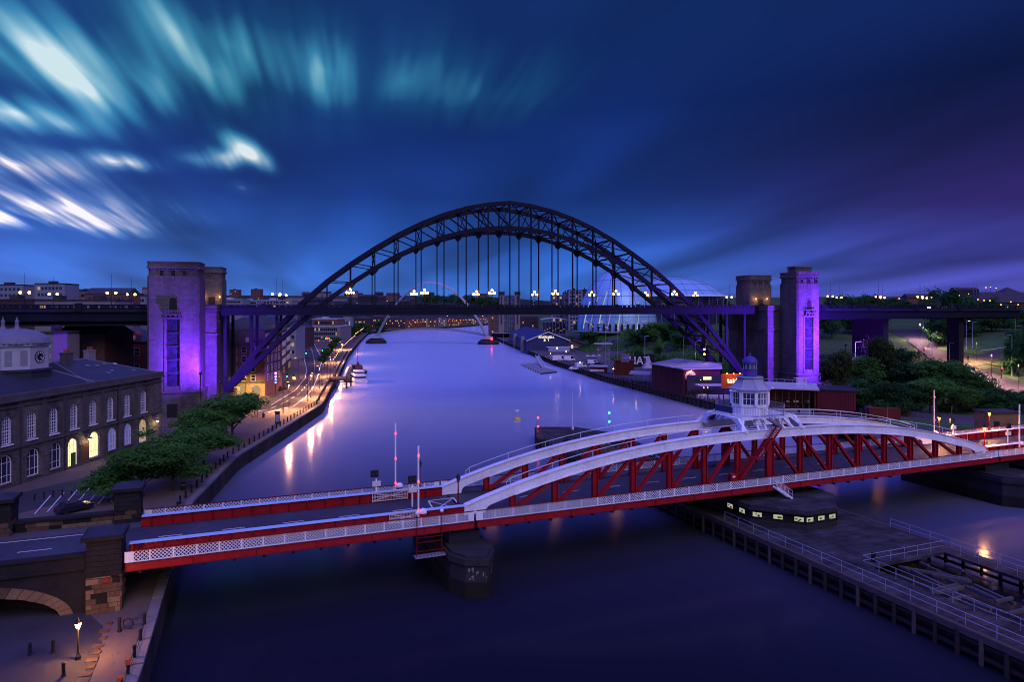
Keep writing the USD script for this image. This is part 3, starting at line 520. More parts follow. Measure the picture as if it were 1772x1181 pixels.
def pvwin(i0, i1, fs):
    a, c = oc[i0], oc[i1]; d = (c - a); l = np.linalg.norm(d); d /= l; nr = np.cross(d, UP)
    if nr @ (P(43, 7) - a) > 0: nr = -nr
    for f in fs:
        q = a + d * l * f - nr * .25 + vec(0, 0, 3.45); w = MB().ob(q - d * .55, d * 1.1, nr * .06, UP * .62).build('window', 'lit_window_cool', pv)
        fr = MB()
        for z in (0, .62): fr.bar(q - d * .6 + nr * .07 + UP * z, q + d * .6 + nr * .07 + UP * z, .07, .07)
        for x in (-.58, .58): fr.bar(q + d * x + nr * .07, q + d * x + nr * .07 + UP * .62, .07, .07)
        for _ in range(3): x, z = rng.uniform(-.45, .3), rng.uniform(.05, .3); fr.ob(q + d * x + nr * .065 + UP * z, d * rng.uniform(.1, .3), nr * .03, UP * rng.uniform(.06, .22))
        fr.build('window_frame', 'dark_steel', w)
pvwin(0, 1, (.14, .5, .86)); pvwin(1, 2, (.12, .5, .88)); pvwin(7, 0, (.9, .75))
b = MB(); a, c = oc[2], oc[3]; b.ob(a + (c - a) * .1 + vec(0, 0, 2.6), (c - a) * .25, vec(0, -.1, 0), UP * 1.6); b.build('doorway', 'sign_dark', pv)
def railing(th, pts, h=1.1, step=2.0, rails=2, mt='galvanised', r=.028, name='railing'):
    b = MB()
    for p, q in zip(pts[:-1], pts[1:]):
        p, q = np.asarray(p, float), np.asarray(q, float); n = max(1, int(round(np.linalg.norm(q - p) / step)))
        for i in range(n + 1): x = p + (q - p) * i / n; b.tube(x, x + UP * h, r, 5)
        for k in range(rails): b.tube(p + UP * h * (1 - k / rails), q + UP * h * (1 - k / rails), r * .9, 5)
    return b.build(name, mt, th)
j = thing('timber_jetty', 'long timber jetty with railed opening running from the pivot pier towards the viewer', 'jetty')
zt = 2.5; A, Bq = 34.0, 52.0; o0, o1, q0, q1 = -34.5, -17.5, 38.2, 49.6    # the opening: t from o0 to o1
for s0, s1, t0, t1 in ((A, Bq, -17.5, -4.0), (A, 37.5, -4.0, 22), (48.6, Bq, -4.0, 22), (A, q0, o0, o1), (q1, Bq, o0, o1), (A, Bq, -52, o0)):
    b = MB(); SB.ob(b, s0, s1, t0, t1, zt - .3, zt); b.build('deck', 'jetty_deck', j)
for s in (A, Bq): b = MB(); SB.ob(b, s - .3, s + .15, -52, 22, zt - .55, zt + .06); b.build('edge_beam', 'timber', j)
b = MB(); SB.ob(b, A + .8, Bq - .8, -52, -4, -.6, 0.02); b.build('mud_bed', 'wet_timber', j)
for s, m, off in ((A, 'wet_timber', -.35), (Bq, 'wet_timber', .1)):
    for k in range(35): MB().tube(P(s + off + .1, 19 - k * 2.05, -2), P(s + off + .1, 19 - k * 2.05, zt - .3 - rng.uniform(0, .2)), .19, 7).build('pile', 'timber' if k % 3 == 1 else m, j)
    for z in (.5, 1.5): b = MB(); SB.ob(b, s + off + .2, s + off + .45, -52, 22, z, z + .3); b.build('waling', 'wet_timber', j)
b = MB(); SB.ob(b, A + .5, A + .62, -52, 22, -.5, zt - .3); b.build('sheeting', 'wet_timber', j)
for k in range(46):
    s = rng.uniform(q0, q1 - 1); t = rng.uniform(o0 + 1, o1 - 1); z = rng.uniform(.7, 1.9); L_ = rng.uniform(2, 7); a = rng.choice((0, 0, 1, .12, -.4))
    d = (SB.n * math.cos(a * PI / 2) + SB.e * math.sin(a * PI / 2)); p = P(s, t, z); q = p + d * L_
    rel = (q - SB.o) @ SB.n
    if rel > o1: q = p + d * (o1 - t)
    se = (q - SB.o) @ SB.e
    if se > q1: q = p + d * L_ * .3
    MB().bar(p, q, .28, .26).build('beam', 'old_beam', j)
railing(j, [P(q0 - .5, o0 - .4, zt), P(q0 - .5, o1 + .4, zt), P(q1 + .5, o1 + .4, zt), P(q1 + .5, o0 - .4, zt), P(q0 - .5, o0 - .4, zt)])
railing(j, [P(A + .35, 1, zt), P(A + .35, -51.5, zt)], step=2.6); railing(j, [P(Bq - .35, -9, zt), P(Bq - .35, -51.5, zt)], step=2.6)
b = MB()
for k in range(7): b.bar(P(A - .55, -45.0, .1 + k * .32), P(A - .55, -44.4, .1 + k * .32), .04)
for t in (-45, -44.4): b.bar(P(A - .55, t, -.2), P(A - .55, t, 3.4), .06)
b.build('ladder', 'yellow_paint', j)
b = MB(); SB.ob(b, 39.6, 40.1, -17.0, -16.5, zt, zt + 1.0); b.build('box', 'sign_dark', j)
j2 = thing('timber_jetty', 'weathered open timber jetty with a pointed end beyond the swing bridge', 'jetty')
end = [(34.6, 18), (34.6, 62), (39.5, 73.5), (48, 70), (51.6, 62), (51.6, 18)]; po = sg.Polygon([tuple(P(*x)[:2]) for x in end]); ho = sg.Polygon([tuple(P(*x)[:2]) for x in ((37.2, 22), (37.2, 55), (41, 61), (49, 50), (49, 22))])
MB().prism(po.difference(ho), 2.2, 2.5).build('deck', 'jetty_deck', j2); MB().prism(ho.buffer(.8), .3, .5).build('mud_bed', 'wet_timber', j2)
ring = [P(*x) for x in end]
for a, c in zip(ring[:-1], ring[1:]):
    n = int(np.linalg.norm(c - a) / 2)
    for i in range(n): x = a + (c - a) * i / n; MB().tube(x - UP * 2, x + UP * 2.3, .2, 7).build('pile', 'timber' if i % 2 else 'wet_timber', j2)
    b = MB()
    for z in (.6, 1.6): b.bar(a + UP * z, c + UP * z, .3, .3)
    b.build('waling', 'wet_timber', j2)
for k in range(14):
    t = 23 + k * 2.3; MB().bar(P(37, t, 1.9), P(49.2, t + rng.uniform(-1, 1), 1.9 + rng.uniform(-.3, .1)), .3, .3).build('beam', 'timber', j2)
for k in range(5): MB().bar(P(37.5 + k * 2.6, 22, 1.6), P(38.5 + k * 2.4, 52, 1.7), .26, .26).build('beam', 'timber', j2)
railing(j2, [P(34.9, 20, 2.5), P(34.9, 62, 2.5), P(39.5, 73, 2.5), P(48, 69.6, 2.5), P(51.3, 61.8, 2.5), P(51.3, 20, 2.5)], step=2.6, mt='grey_steel', r=.022)
# ---------------------------------------------------------------- the great steel arch bridge
PAN = 6.74; TB = Fr((-79.0, 188.1), TE); T = TB.p; TW = 14.4     # s = 0 at the left pin, 24 panels; t = 0 near truss
def zl(i): t = (i - 12) / 12; return 54.6 - 52.5 * t * t + 4.9 * t ** 4
def dep(i): t = abs(i - 12) / 12; return float(np.interp(t, [0, .25, .5, .67, .75, .83, .92, 1], [7.6, 6.6, 5.7, 5.5, 5.0, 4.1, 2.6, .9]))
zu = lambda i: zl(i) + dep(i)
ZD0, ZD1 = 27.9, 30.75
ab = thing('arch_bridge', 'great dark steel through-arch bridge spanning the whole river', 'arch bridge')
TS = (0.0, TW)
for t in TS:
    for nm, zf, w, h in (('lower_chord', zl, .95, .78), ('upper_chord', zu, 1.0, .80)):
        secs = []
        for i in np.arange(0, 24.01, 1.0):
            z = zf(i); dz = (zf(min(i + .05, 24)) - zf(max(i - .05, 0))) / (.1 * PAN if 0 < i < 24 else .05 * PAN); n = vec(0, 0, 1) - TB.e * dz; n /= np.linalg.norm(n); c = T(i * PAN, t, z)
            secs.append([c - TB.n * w / 2 - n * h / 2, c + TB.n * w / 2 - n * h / 2, c + TB.n * w / 2 + n * h / 2, c - TB.n * w / 2 + n * h / 2])
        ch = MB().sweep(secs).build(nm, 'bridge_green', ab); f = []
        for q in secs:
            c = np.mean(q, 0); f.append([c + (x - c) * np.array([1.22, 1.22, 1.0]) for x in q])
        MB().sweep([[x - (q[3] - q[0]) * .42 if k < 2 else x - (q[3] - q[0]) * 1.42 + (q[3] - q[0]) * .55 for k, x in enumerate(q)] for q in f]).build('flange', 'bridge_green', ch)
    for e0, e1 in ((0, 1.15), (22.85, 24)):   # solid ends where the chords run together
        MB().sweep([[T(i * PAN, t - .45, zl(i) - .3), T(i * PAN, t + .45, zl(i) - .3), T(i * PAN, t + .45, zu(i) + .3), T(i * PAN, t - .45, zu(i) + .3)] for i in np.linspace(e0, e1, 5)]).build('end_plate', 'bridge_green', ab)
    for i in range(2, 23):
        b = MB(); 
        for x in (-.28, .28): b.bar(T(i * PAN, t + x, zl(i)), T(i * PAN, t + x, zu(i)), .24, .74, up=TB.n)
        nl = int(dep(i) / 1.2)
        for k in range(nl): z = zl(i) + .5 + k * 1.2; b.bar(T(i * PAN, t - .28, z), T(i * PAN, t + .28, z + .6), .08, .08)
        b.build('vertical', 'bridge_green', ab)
    for i in range(1, 23):
        p, q = ((i, zu(i)), (i + 1, zl(i + 1))) if i < 12 else ((i, zl(i)), (i + 1, zu(i + 1)))
        b = MB()
        for x in (-.25, .25): b.bar(T(p[0] * PAN, t + x, p[1]), T(q[0] * PAN, t + x, q[1]), .22, .66, up=TB.n)
        b.build('diagonal', 'bridge_green', ab)
    for i in range(3, 22):
        b = MB(); zz = zl(i); pl = sg.Polygon([(-1.5, .1), (1.5, .1), (.9, -.9), (.3, -1.7), (-.3, -1.7), (-.9, -.9)])
        if zl(i) > 33:
            b.plate(pl, T(i * PAN, t - .55, zz - .1), TB.e, UP, TB.n, 1.1).build('gusset', 'bridge_green', ab)
            b = MB()
            for x in (-.11, .11): b.bar(T(i * PAN + x, t, zz - .3), T(i * PAN + x, t, ZD1 - .8), .14, .30, up=TB.n)
            b.build('hanger', 'bridge_green', ab)
    for i in (-1, 0, 1, 2, 3, 4, 20, 21, 22, 23, 24, 25):    # posts that carry the deck outside the arch
        z0 = zu(i) if 0 < i < 24 else 3.0
        if z0 < ZD0 - 1: b = MB(); b.bar(T(i * PAN, t, z0), T(i * PAN, t, ZD0 + .2), .8, .8, up=TB.n); b.build('spandrel_post', 'bridge_green', ab)
# cross bracing between the two trusses
for i in range(1, 24):
    for nm, zf in (('top_bracing', zu), ('bottom_bracing', zl)):
        z = zf(i)
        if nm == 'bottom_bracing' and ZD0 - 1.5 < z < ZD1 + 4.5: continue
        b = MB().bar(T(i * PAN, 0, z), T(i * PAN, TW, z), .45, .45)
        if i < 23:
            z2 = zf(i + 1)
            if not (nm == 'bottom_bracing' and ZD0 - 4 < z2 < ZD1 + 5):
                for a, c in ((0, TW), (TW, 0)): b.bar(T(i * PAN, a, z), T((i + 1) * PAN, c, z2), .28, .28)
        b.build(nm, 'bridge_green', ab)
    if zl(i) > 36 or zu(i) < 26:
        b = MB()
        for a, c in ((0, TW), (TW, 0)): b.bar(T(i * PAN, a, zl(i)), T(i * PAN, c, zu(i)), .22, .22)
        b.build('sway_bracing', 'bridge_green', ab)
# deck between the towers
S0, S1 = -4.9 * PAN + 12.0, 25.9 * PAN
b = MB(); TB.ob(b, S0, S1, -1.6, TW + 1.6, 29.2, 29.5)
for t in (0, TW): TB.ob(b, S0, S1, t - .3, t + .3, ZD0, 29.2)
for k in range(int((S1 - S0) / PAN) + 1): TB.ob(b, S0 + k * PAN, S0 + k * PAN + .4, .3, TW - .3, ZD0 + .1, 29.2)
b.build('deck', 'dark_steel', ab)
b = MB(); TB.ob(b, S0, S1, 1.0, TW - 1.0, 29.5, 29.55); b.build('road_surface', 'asphalt', ab)
for t in (-1.75, TW + 1.55):
    b = MB(); TB.ob(b, S0, S1, t, t + .2, 27.95, 29.9)
    for z, o in ((27.9, .15), (28.7, .1), (29.85, .18)): TB.ob(b, S0, S1, t - o, t + .2 + o, z, z + .18)
    n = int((S1 - S0) / 3.37)
    b.build('fascia_girder', 'bridge_green', ab)
    b = MB(); TB.ob(b, S0, S1, t, t + .2, 30.68, 30.85)
    for k in range(int((S1 - S0) / .8)):
        if k % 2: TB.ob(b, S0 + k * .8, S0 + k * .8 + .8, t + .04, t + .16, 30.03, 30.68)
        else: TB.ob(b, S0 + k * .8, S0 + k * .8 + .12, t + .04, t + .16, 30.03, 30.68); TB.ob(b, S0 + k * .8 + .12, S0 + k * .8 + .8, t + .04, t + .16, 30.03, 30.25)
    b.build('parapet', 'bridge_green', ab)
    for k in range(9):
        b = MB(); x = S0 + 8 + k * 22.5; TB.ob(b, x, x + 1.3, t - .12, t + .32, 28.9, 31.15); b.build('parapet_pedestal', 'bridge_green', ab)
# abutments under the pins, with half-round columns
for s, lab in ((0, 'stone abutment at the left spring of the great arch'), (24 * PAN, 'stone abutment at the right spring of the great arch')):
    th = thing('arch_abutment', lab, 'abutment'); g = -1 if s == 0 else 1
    b = MB(); TB.ob(b, s - 5 if g < 0 else s - 1.5, s + 1.5 if g < 0 else s + 5, -3, TW + 3, 0, 6.2); b.build('block', 'tower_stone', th)
    for t in (-3.0, TW + 3): MB().tube(T(s + g * 7.2, t, 2), T(s + g * 7.2, t, 27.2), 1.1, 14).build('column', 'tower_stone', th)
    for t in (-3.0, TW + 3): MB().lathe([(1.3, 26.4), (1.6, 27), (1.6, 27.7), (.2, 27.75)], T(s + g * 7.2, t, 0), 14).build('capital', 'tower_stone', th)
# ---------------------------------------------------------------- four stone towers
def tower(s0, s1, t0, t1, ztop_, label, front=True, base=2.6, yellow=False, chamfer=.5):
    th = thing('bridge_tower', label, 'tower'); c = chamfer
    def pl(o, s0=s0, s1=s1, t0=t0, t1=t1): return sg.Polygon([tuple(T(s, t)[:2]) for s, t in ((s0 - o + c, t0 - o), (s1 + o - c, t0 - o), (s1 + o, t0 - o + c), (s1 + o, t1 + o - c), (s1 + o - c, t1 + o), (s0 - o + c, t1 + o), (s0 - o, t1 + o - c), (s0 - o, t0 - o + c))])
    m = (s0 + s1) / 2; b = MB(); hw = 1.55; zb, zt = 10.3, 27.0
    b.prism(pl(.45), base - 4, 8.6); b.build('plinth', 'tower_stone', th)
    b = MB(); b.prism(pl(.62), 8.6, 9.1); b.build('string_course', 'tower_stone', th)
    body = pl(0)
    if front:                                     # the tall recess is a real slot in the front
        slot = sg.Polygon([tuple(T(s, t)[:2]) for s, t in ((m - hw, t0 - 1), (m + hw, t0 - 1), (m + hw, t0 + .75), (m - hw, t0 + .75))])
        b = MB(); b.prism(body, 9.1, zb); b.prism(body.difference(slot), zb, zt); b.prism(body, zt, ztop_ - 3.6)
    else: b = MB(); b.prism(body, 9.1, ztop_ - 3.6)
    b.build('shaft', 'tower_stone', th)
    MB().prism(pl(-.25), ztop_ - 3.6, ztop_ - 1.6).build('attic', 'tower_stone', th)
    b = MB(); b.prism(pl(.12), ztop_ - 1.75, ztop_ - 1.2); b.prism(pl(-.05), ztop_ - 1.2, ztop_ - .25); b.prism(pl(.08), ztop_ - .25, ztop_)
    n = int((s1 - s0) / .62)
    for k in range(n): TB.ob(b, s0 + .25 + k * .62, s0 + .5 + k * .62, t0 - .05, t0 + .2, ztop_ - 2.15, ztop_ - 1.75)
    b.build('cornice', 'tower_stone', th)
    for tt, sgn in (((t0 + .25, -1),) if front else ()) + (((t1 - .25, 1),) if not front else ()):
        for x in (-2.6, 0, 2.6):
            if abs(x) > (s1 - s0) / 2 - 1.4: continue
            w = MB(); TB.ob(w, m + x - .42, m + x + .42, tt - .06 if sgn < 0 else tt, tt if sgn < 0 else tt + .06, ztop_ - 5.3 + 1.75, ztop_ - 2.3); w.build('attic_window', 'sign_dark', th)
            w = MB()
            for y in (-.55, .45): TB.ob(w, m + x + y, m + x + y + .1, t0 - .1, t0 + .2, ztop_ - 5.2, ztop_ - 2.2)
            TB.ob(w, m + x - .55, m + x + .55, t0 - .12, t0 + .2, ztop_ - 2.3, ztop_ - 2.1); w.build('window_surround', 'tower_stone', th)
    if front:
        b = MB()
        for k in range(5):
            z = zb + .2 + k * 3.35; gp = MB(); TB.ob(gp, m - hw + .05, m + hw - .05, t0 + .55, t0 + .6, z, z + 2.8); gp.build('window', 'dark_glass', th)
            for x in np.linspace(-hw + .1, hw - .1, 5): TB.ob(b, m + x - .04, m + x + .04, t0 + .5, t0 + .58, z, z + 2.8)
            for y in np.linspace(0, 2.8, 5): TB.ob(b, m - hw + .05, m + hw - .05, t0 + .5, t0 + .57, z + y - .03, z + y + .03)
            TB.ob(b, m - hw + .02, m + hw - .02, t0 + .25, t0 + .6, z + 2.85, z + 3.3)
        b.build('window_bars', 'dark_steel', th)
        b = MB()
        for x in (-hw - .45, hw + .02): TB.ob(b, m + x, m + x + .43, t0 - .18, t0 + .1, 9.1, zt + .4)
        TB.ob(b, m - hw - .7, m + hw + .7, t0 - .28, t0 + .1, zt + .1, zt + .6); b.build('slot_surround', 'tower_stone', th)
        bal = MB(); TB.ob(bal, m - 1.9, m + 1.9, t0 - 1.1, t0 + .1, zt + 1.1, zt + 1.4)
        for x in (-1.7, -.6, .5, 1.4): TB.ob(bal, m + x, m + x + .3, t0 - .8, t0, zt + .62, zt + 1.1)
        for k in range(9): TB.ob(bal, m - 1.85 + k * .43, m - 1.7 + k * .43, t0 - 1.05, t0 - .9, zt + 1.4, zt + 2.2)
        TB.ob(bal, m - 1.9, m + 1.9, t0 - 1.12, t0 - .85, zt + 2.2, zt + 2.4); bal.build('balcony', 'tower_stone', th)
        arc = [(-.85, 0), (.85, 0)] + [(.85 * math.cos(a), 3.2 + .85 * math.sin(a)) for a in np.linspace(0, PI, 10)]
        MB().plate(sg.Polygon(arc), T(m, t0 - .03, zt + 1.4), TB.e, UP, TB.n, .06).build('niche_door', 'sign_dark', th)
        MB().plate(sg.Polygon(arc).buffer(.42, join_style=2).difference(sg.Polygon(arc).buffer(.05)).intersection(sg.box(-3, 0.02, 3, 9)), T(m, t0 - .16, zt + 1.4), TB.e, UP, TB.n, .2).build('niche_surround', 'tower_stone', th)
        d = MB(); TB.ob(d, m - 2.2, m + 2.2, t0 - .95, t0 - .3, base - 1, 7.9); d.build('porch', 'tower_stone', th)
        d = MB(); TB.ob(d, m - 1.2, m + 1.2, t0 - 1.0, t0 - .93, base, 6.0); d.build('door', 'sign_dark', th)
    if yellow:                                    # a doorway on the deck with two lit wall lamps
        d = MB(); TB.ob(d, yellow - .9, yellow + .9, t0 - .06, t0 + .02, 29.6, 33.2); d.build('deck_door', 'sign_dark', th)
        for x in (-2.3, 2.3): MB().ball(T(yellow + x, t0 - .5, 33.2), .22, 1).build('wall_lamp', 'sodium', th); yellow_lamps.append((th, T(yellow + x, t0 - .9, 33.2)))
    return th
yellow_lamps = []
TL, TR = (-15.9, -3.9, -15.4, -6.6), (24 * PAN + 9.0, 24 * PAN + 17.4, -15.4, -6.1)
tower(TL[0], TL[1], TL[2], TL[3], 41.6, 'large near stone tower at the left end of the arch, washed violet')
tower(TL[0], TL[1] + .5, 16.6, 26, 42.2, 'farther left tower peeping out behind the near one, yellow light on it', front=False, yellow=-6.2)
t3 = tower(TR[0], TR[1], TR[2], TR[3], 41.4, 'right-hand near stone tower with a bright violet floodlit front', base=2.0)
b = MB(); TB.ob(b, TR[0] + 2.2, TR[1] - .1, -11.5, -7.5, 41.4, 43.0); TB.ob(b, TR[0] + 2.0, TR[1] + .1, -11.7, -7.3, 43.0, 43.4); b.build('roof_house', 'tower_stone', t3)
tower(TR[0] + 4.2, TR[1] + 5.4, 17.0, 26, 41.9, 'far right stone tower with two warm lamps beside its deck doorway', front=False, base=2.0, yellow=(TR[0] + TR[1]) / 2 + 4.8)
# solid stone piers that tie each pair of towers together under the deck
for (s0, s1), lab in (((-15, -1.2), 'tall stone pier under the deck beside the left near tower'), ((24 * PAN + 4.5, 24 * PAN + 17.0), 'tall plain stone pier under the deck beside the right near tower')):
    th = thing('deck_pier', lab, 'pier')
    b = MB(); TB.ob(b, s0, s1, -6.5, 16.4, 0, 29.1); b.build('wall', 'tower_stone', th)
    b = MB(); TB.ob(b, s0 - .3, s1 + .3, -6.9, 16.5, 22.6, 23.2); TB.ob(b, s0 - .3, s1 + .3, -6.9, 16.5, 29.1, 29.5); TB.ob(b, s0 - .1, s1 + .1, -6.7, 16.5, 29.5, 30.7); b.build('string_course', 'tower_stone', th)
# approach viaducts
def viaduct(s0, s1, lab, z0, pil):
    th = thing('viaduct', lab, 'viaduct')
    b = MB(); TB.ob(b, s0, s1, -5.0, TW + 4, 29.0, 29.6); b.build('deck', 'dark_steel', th)
    b = MB(); TB.ob(b, s0, s1, -4.6, -4.0, 26.6, 29.0); TB.ob(b, s0, s1, -4.8, -3.9, 26.5, 26.75); TB.ob(b, s0, s1, -5.1, -4.0, 28.8, 29.1); b.build('edge_girder', 'bridge_green', th)
    b = MB()
    for t in (0, 5, 10, TW + 3): TB.ob(b, s0, s1, t, t + .5, z0, 29.0)
    TB.ob(b, s0, s1, -3.6, TW + 4, z0 + .1, z0 + .6); b.build('inner_girder', 'dark_steel', th)
    for t in (-5.1, TW + 3.8):
        b = MB(); TB.ob(b, s0, s1, t, t + .25, 30.65, 30.85); TB.ob(b, s0, s1, t, t + .25, 29.6, 29.9)
        for k in range(int((s1 - s0) / .9)): TB.ob(b, s0 + k * .9, s0 + k * .9 + (.2 if k % 3 else .75), t + .05, t + .2, 29.9, 30.65)
        b.build('parapet', 'bridge_green', th)
    for k in range(int((s1 - s0) / 19)): b = MB(); x = s0 + 9 + k * 19; TB.ob(b, x, x + 1.5, -5.3, -4.7, 29.0, 31.2); b.build('parapet_pedestal', 'bridge_green', th)
    for s, t1 in pil:
        b = MB(); TB.ob(b, s, s + 2.2, -2, t1, -2, z0 + .1); b.build('pillar', 'soot_stone', th)
viaduct(-120, -15.6, 'dark girder viaduct leading off to the left behind the domed hall', 25.2, ((-62, 16), (-110, 16)))
viaduct(24 * PAN + 17.2, 24 * PAN + 112, 'dark girder viaduct running off right behind the trees', 26.0, ((24 * PAN + 54, 13), (24 * PAN + 87, 3)))
# ---------------------------------------------------------------- lamps on the high road
def globe_lamp(kind):
    c = proto(kind); h = 5.0 if kind == 'globe_lamp' else 4.4
    b = MB().lathe([(.22, 0), (.22, .5), (.10, .8), (.08, h - .4), (.12, h - .3), (.05, h)], (0, 0, 0), 8); 
    arms = [(math.cos(a), math.sin(a)) for a in (np.arange(4) * PI / 2 if kind == 'globe_lamp' else (0, PI))]
    for x, y in arms: b.path([(0, 0, h - .35), (x * .35, y * .35, h - .7), (x * .95, y * .95, h - .45)], .045)
    if kind == 'globe_lamp': b.tube((0, 0, h), (0, 0, h + .35), .05)
    b.build('post', 'black_iron', c)
    for x, y in arms: MB().ball((x * 1.0, y * 1.0, h - .15), .33, 1).build('globe', 'warm_globe', c)
    if kind == 'globe_lamp': MB().ball((0, 0, h + .75), .36, 1).build('globe', 'warm_globe', c)
    else: b = MB().tube((0, 0, h), (0, 0, h + 4.8), .06, 6, .04); b.build('flag_mast', 'black_iron', c)
    return c
G5, G2 = globe_lamp('globe_lamp'), globe_lamp('twin_lamp')
def at_px(px, t):                         # where the line t of the bridge crosses a sight line
    k = (px - 886) / 1181.3; o = T(0, t); return (k * o[1] - o[0]) / (TB.e[0] - k * TB.e[1])
ORD = ('first', 'second', 'third', 'fourth', 'fifth', 'sixth', 'seventh', 'eighth')
for t, pxs in ((-.9, (606, 735, 851.5, 961, 1066, 1167)), (TW + .9, (716.5, 824, 925, 1024, 1117, 1203.5))):
    for k, px in enumerate(pxs): side = 'near' if t < 0 else 'far'; copy('globe_lamp', G5, 'lit globe cluster on the %s parapet of the arch bridge, %s from left' % (side, ORD[k]), 'street lamp', 'globe lamps on the %s side of the arch bridge' % side, T(at_px(px, t), t, 29.5), TB.rz + .3)
for k, (t, px) in enumerate(((-4, 43), (TW + 3, 92), (-4, 193), (TW + 3, 227))):
    copy('twin_lamp', G2, 'twin globe lamp with a mast on the left viaduct, %s from the frame edge' % ('first', 'second', 'third', 'fourth')[k], 'street lamp', None, T(at_px(px, t), t, 29.6), TB.rz)
for k, (t, px) in enumerate(((-1, 478), (TW + 1, 489))): copy('twin_lamp', G2, 'twin globe lamp with tall mast by the left arch leg, %s of pair' % ('left', 'right')[k], 'street lamp', None, T(at_px(px, t), t, 29.5), TB.rz)
copy('twin_lamp', G2, 'twin globe lamp with a mast just left of the far right tower', 'street lamp', None, T(at_px(1262, TW + 1), TW + 1, 29.5), TB.rz)
for k, (t, px) in enumerate(((-4, 1437), (TW + 3, 1452), (-4, 1520), (TW + 3, 1527), (-4, 1592), (TW + 3, 1600))): copy('twin_lamp', G2, 'lit twin globe lamp on the right viaduct, %s from the tower' % ORD[k], 'street lamp', 'twin lamps on the right viaduct', T(at_px(px, t), t, 29.6), TB.rz)
# floodlights that wash the two towers violet
def flood(loc, aim, I, col, r, name, label, pole, cone=None):
    loc, aim = np.asarray(loc, float), np.asarray(aim, float); th = thing(name, label, 'floodlight'); d = aim - loc; d /= np.linalg.norm(d)
    b = MB().tube((loc[0], loc[1], pole), loc - UP * .25, .09, 6); b.build('pole', 'black_iron', th)
    b = MB().tube(loc - d * .35, loc - d * .06, .34, 10, .42); b.build('housing', 'black_iron', th)
    L = UsdLux.DiskLight.Define(stage, str(th.GetPath()) + '/lamp'); L.CreateRadiusAttr(r); L.CreateIntensityAttr(I * LS); L.CreateColorAttr(Gf.Vec3f(*col)); L.CreateNormalizeAttr(True)
    z = -d; x = np.cross(UP, z); x /= np.linalg.norm(x); y = np.cross(z, x); m = np.eye(4); m[0, :3], m[1, :3], m[2, :3], m[3, :3] = x, y, z, loc
    L.AddTransformOp().Set(Gf.Matrix4d(m.tolist()))
    if cone: sh = UsdLux.ShapingAPI.Apply(L.GetPrim()); sh.CreateShapingConeAngleAttr(cone); sh.CreateShapingConeSoftnessAttr(.4)
    return th
VIO = (.15, .022, 1.0)
flood(T(-2.6, -21.0, 14.0), T(-5.2, -15.4, 20), 9500, VIO, .3, 'floodlight', 'violet floodlight on a tall pole by the left tower', 2.6, cone=62)
flood(T(.8, -14.0, 11), T(-6.5, -6, 20), 1600, VIO, .3, 'floodlight', 'violet floodlight aimed at the left deck pier and arch foot', 2.6)
flood(T(24 * PAN + 13.6, -31.0, 19), T(24 * PAN + 13.2, -15.4, 24), 26000, VIO, .3, 'floodlight', 'violet floodlight on a pole before the right tower', 2.6, cone=38)
# ---------------------------------------------------------------- generic pieces of the town
def windows(th, o, e, n, W_, z0, z1, rows, cols, w, h, lit=.15, each=False, frame=None, glass='dark_glass', litm='lit_window_dim', m0=.08):
    # rows x cols of framed windows on the wall that starts at o and runs along e (n points out of it)
    o, e, n = (np.asarray(x, float) for x in (o, e, n)); g = MB(); gl = MB(); fr = MB(); L = W_ * (1 - 2 * m0); R = random.Random(int(abs(o[0] * 7 + o[1] * 3 + z1 * 11)))
    for r in range(rows):
        for c in range(cols):
            x = W_ * m0 + L * (c + .5) / cols - w / 2; z = z0 + (z1 - z0) * (r + .5) / rows - h / 2; p = o + e * x + UP * (z - o[2]) - n * .03; on = R.random() < lit
            f = MB() if each else fr
            for a in (0, w): f.bar(p + e * a + n * .05, p + e * a + n * .05 + UP * h, .12, .1)
            for b_ in (0, h, h * .5): f.bar(p + n * .05 + UP * b_, p + e * w + n * .05 + UP * b_, .1, .12 if b_ != h * .5 else .07)
            if each:
                wd = MB().ob(p, e * w, n * .05, UP * h).build('window', litm if on else glass, th); f.build('window_frame', frame or 'cream_paint', wd)
            else: (gl if on else g).ob(p, e * w, n * .05, UP * h)
    if not each:
        g.build('windows', glass, th, kind='stuff'); gl.build('lit_windows', litm, th, kind='stuff')
        if frame: fr.build('window_frames', frame, th, kind='stuff')
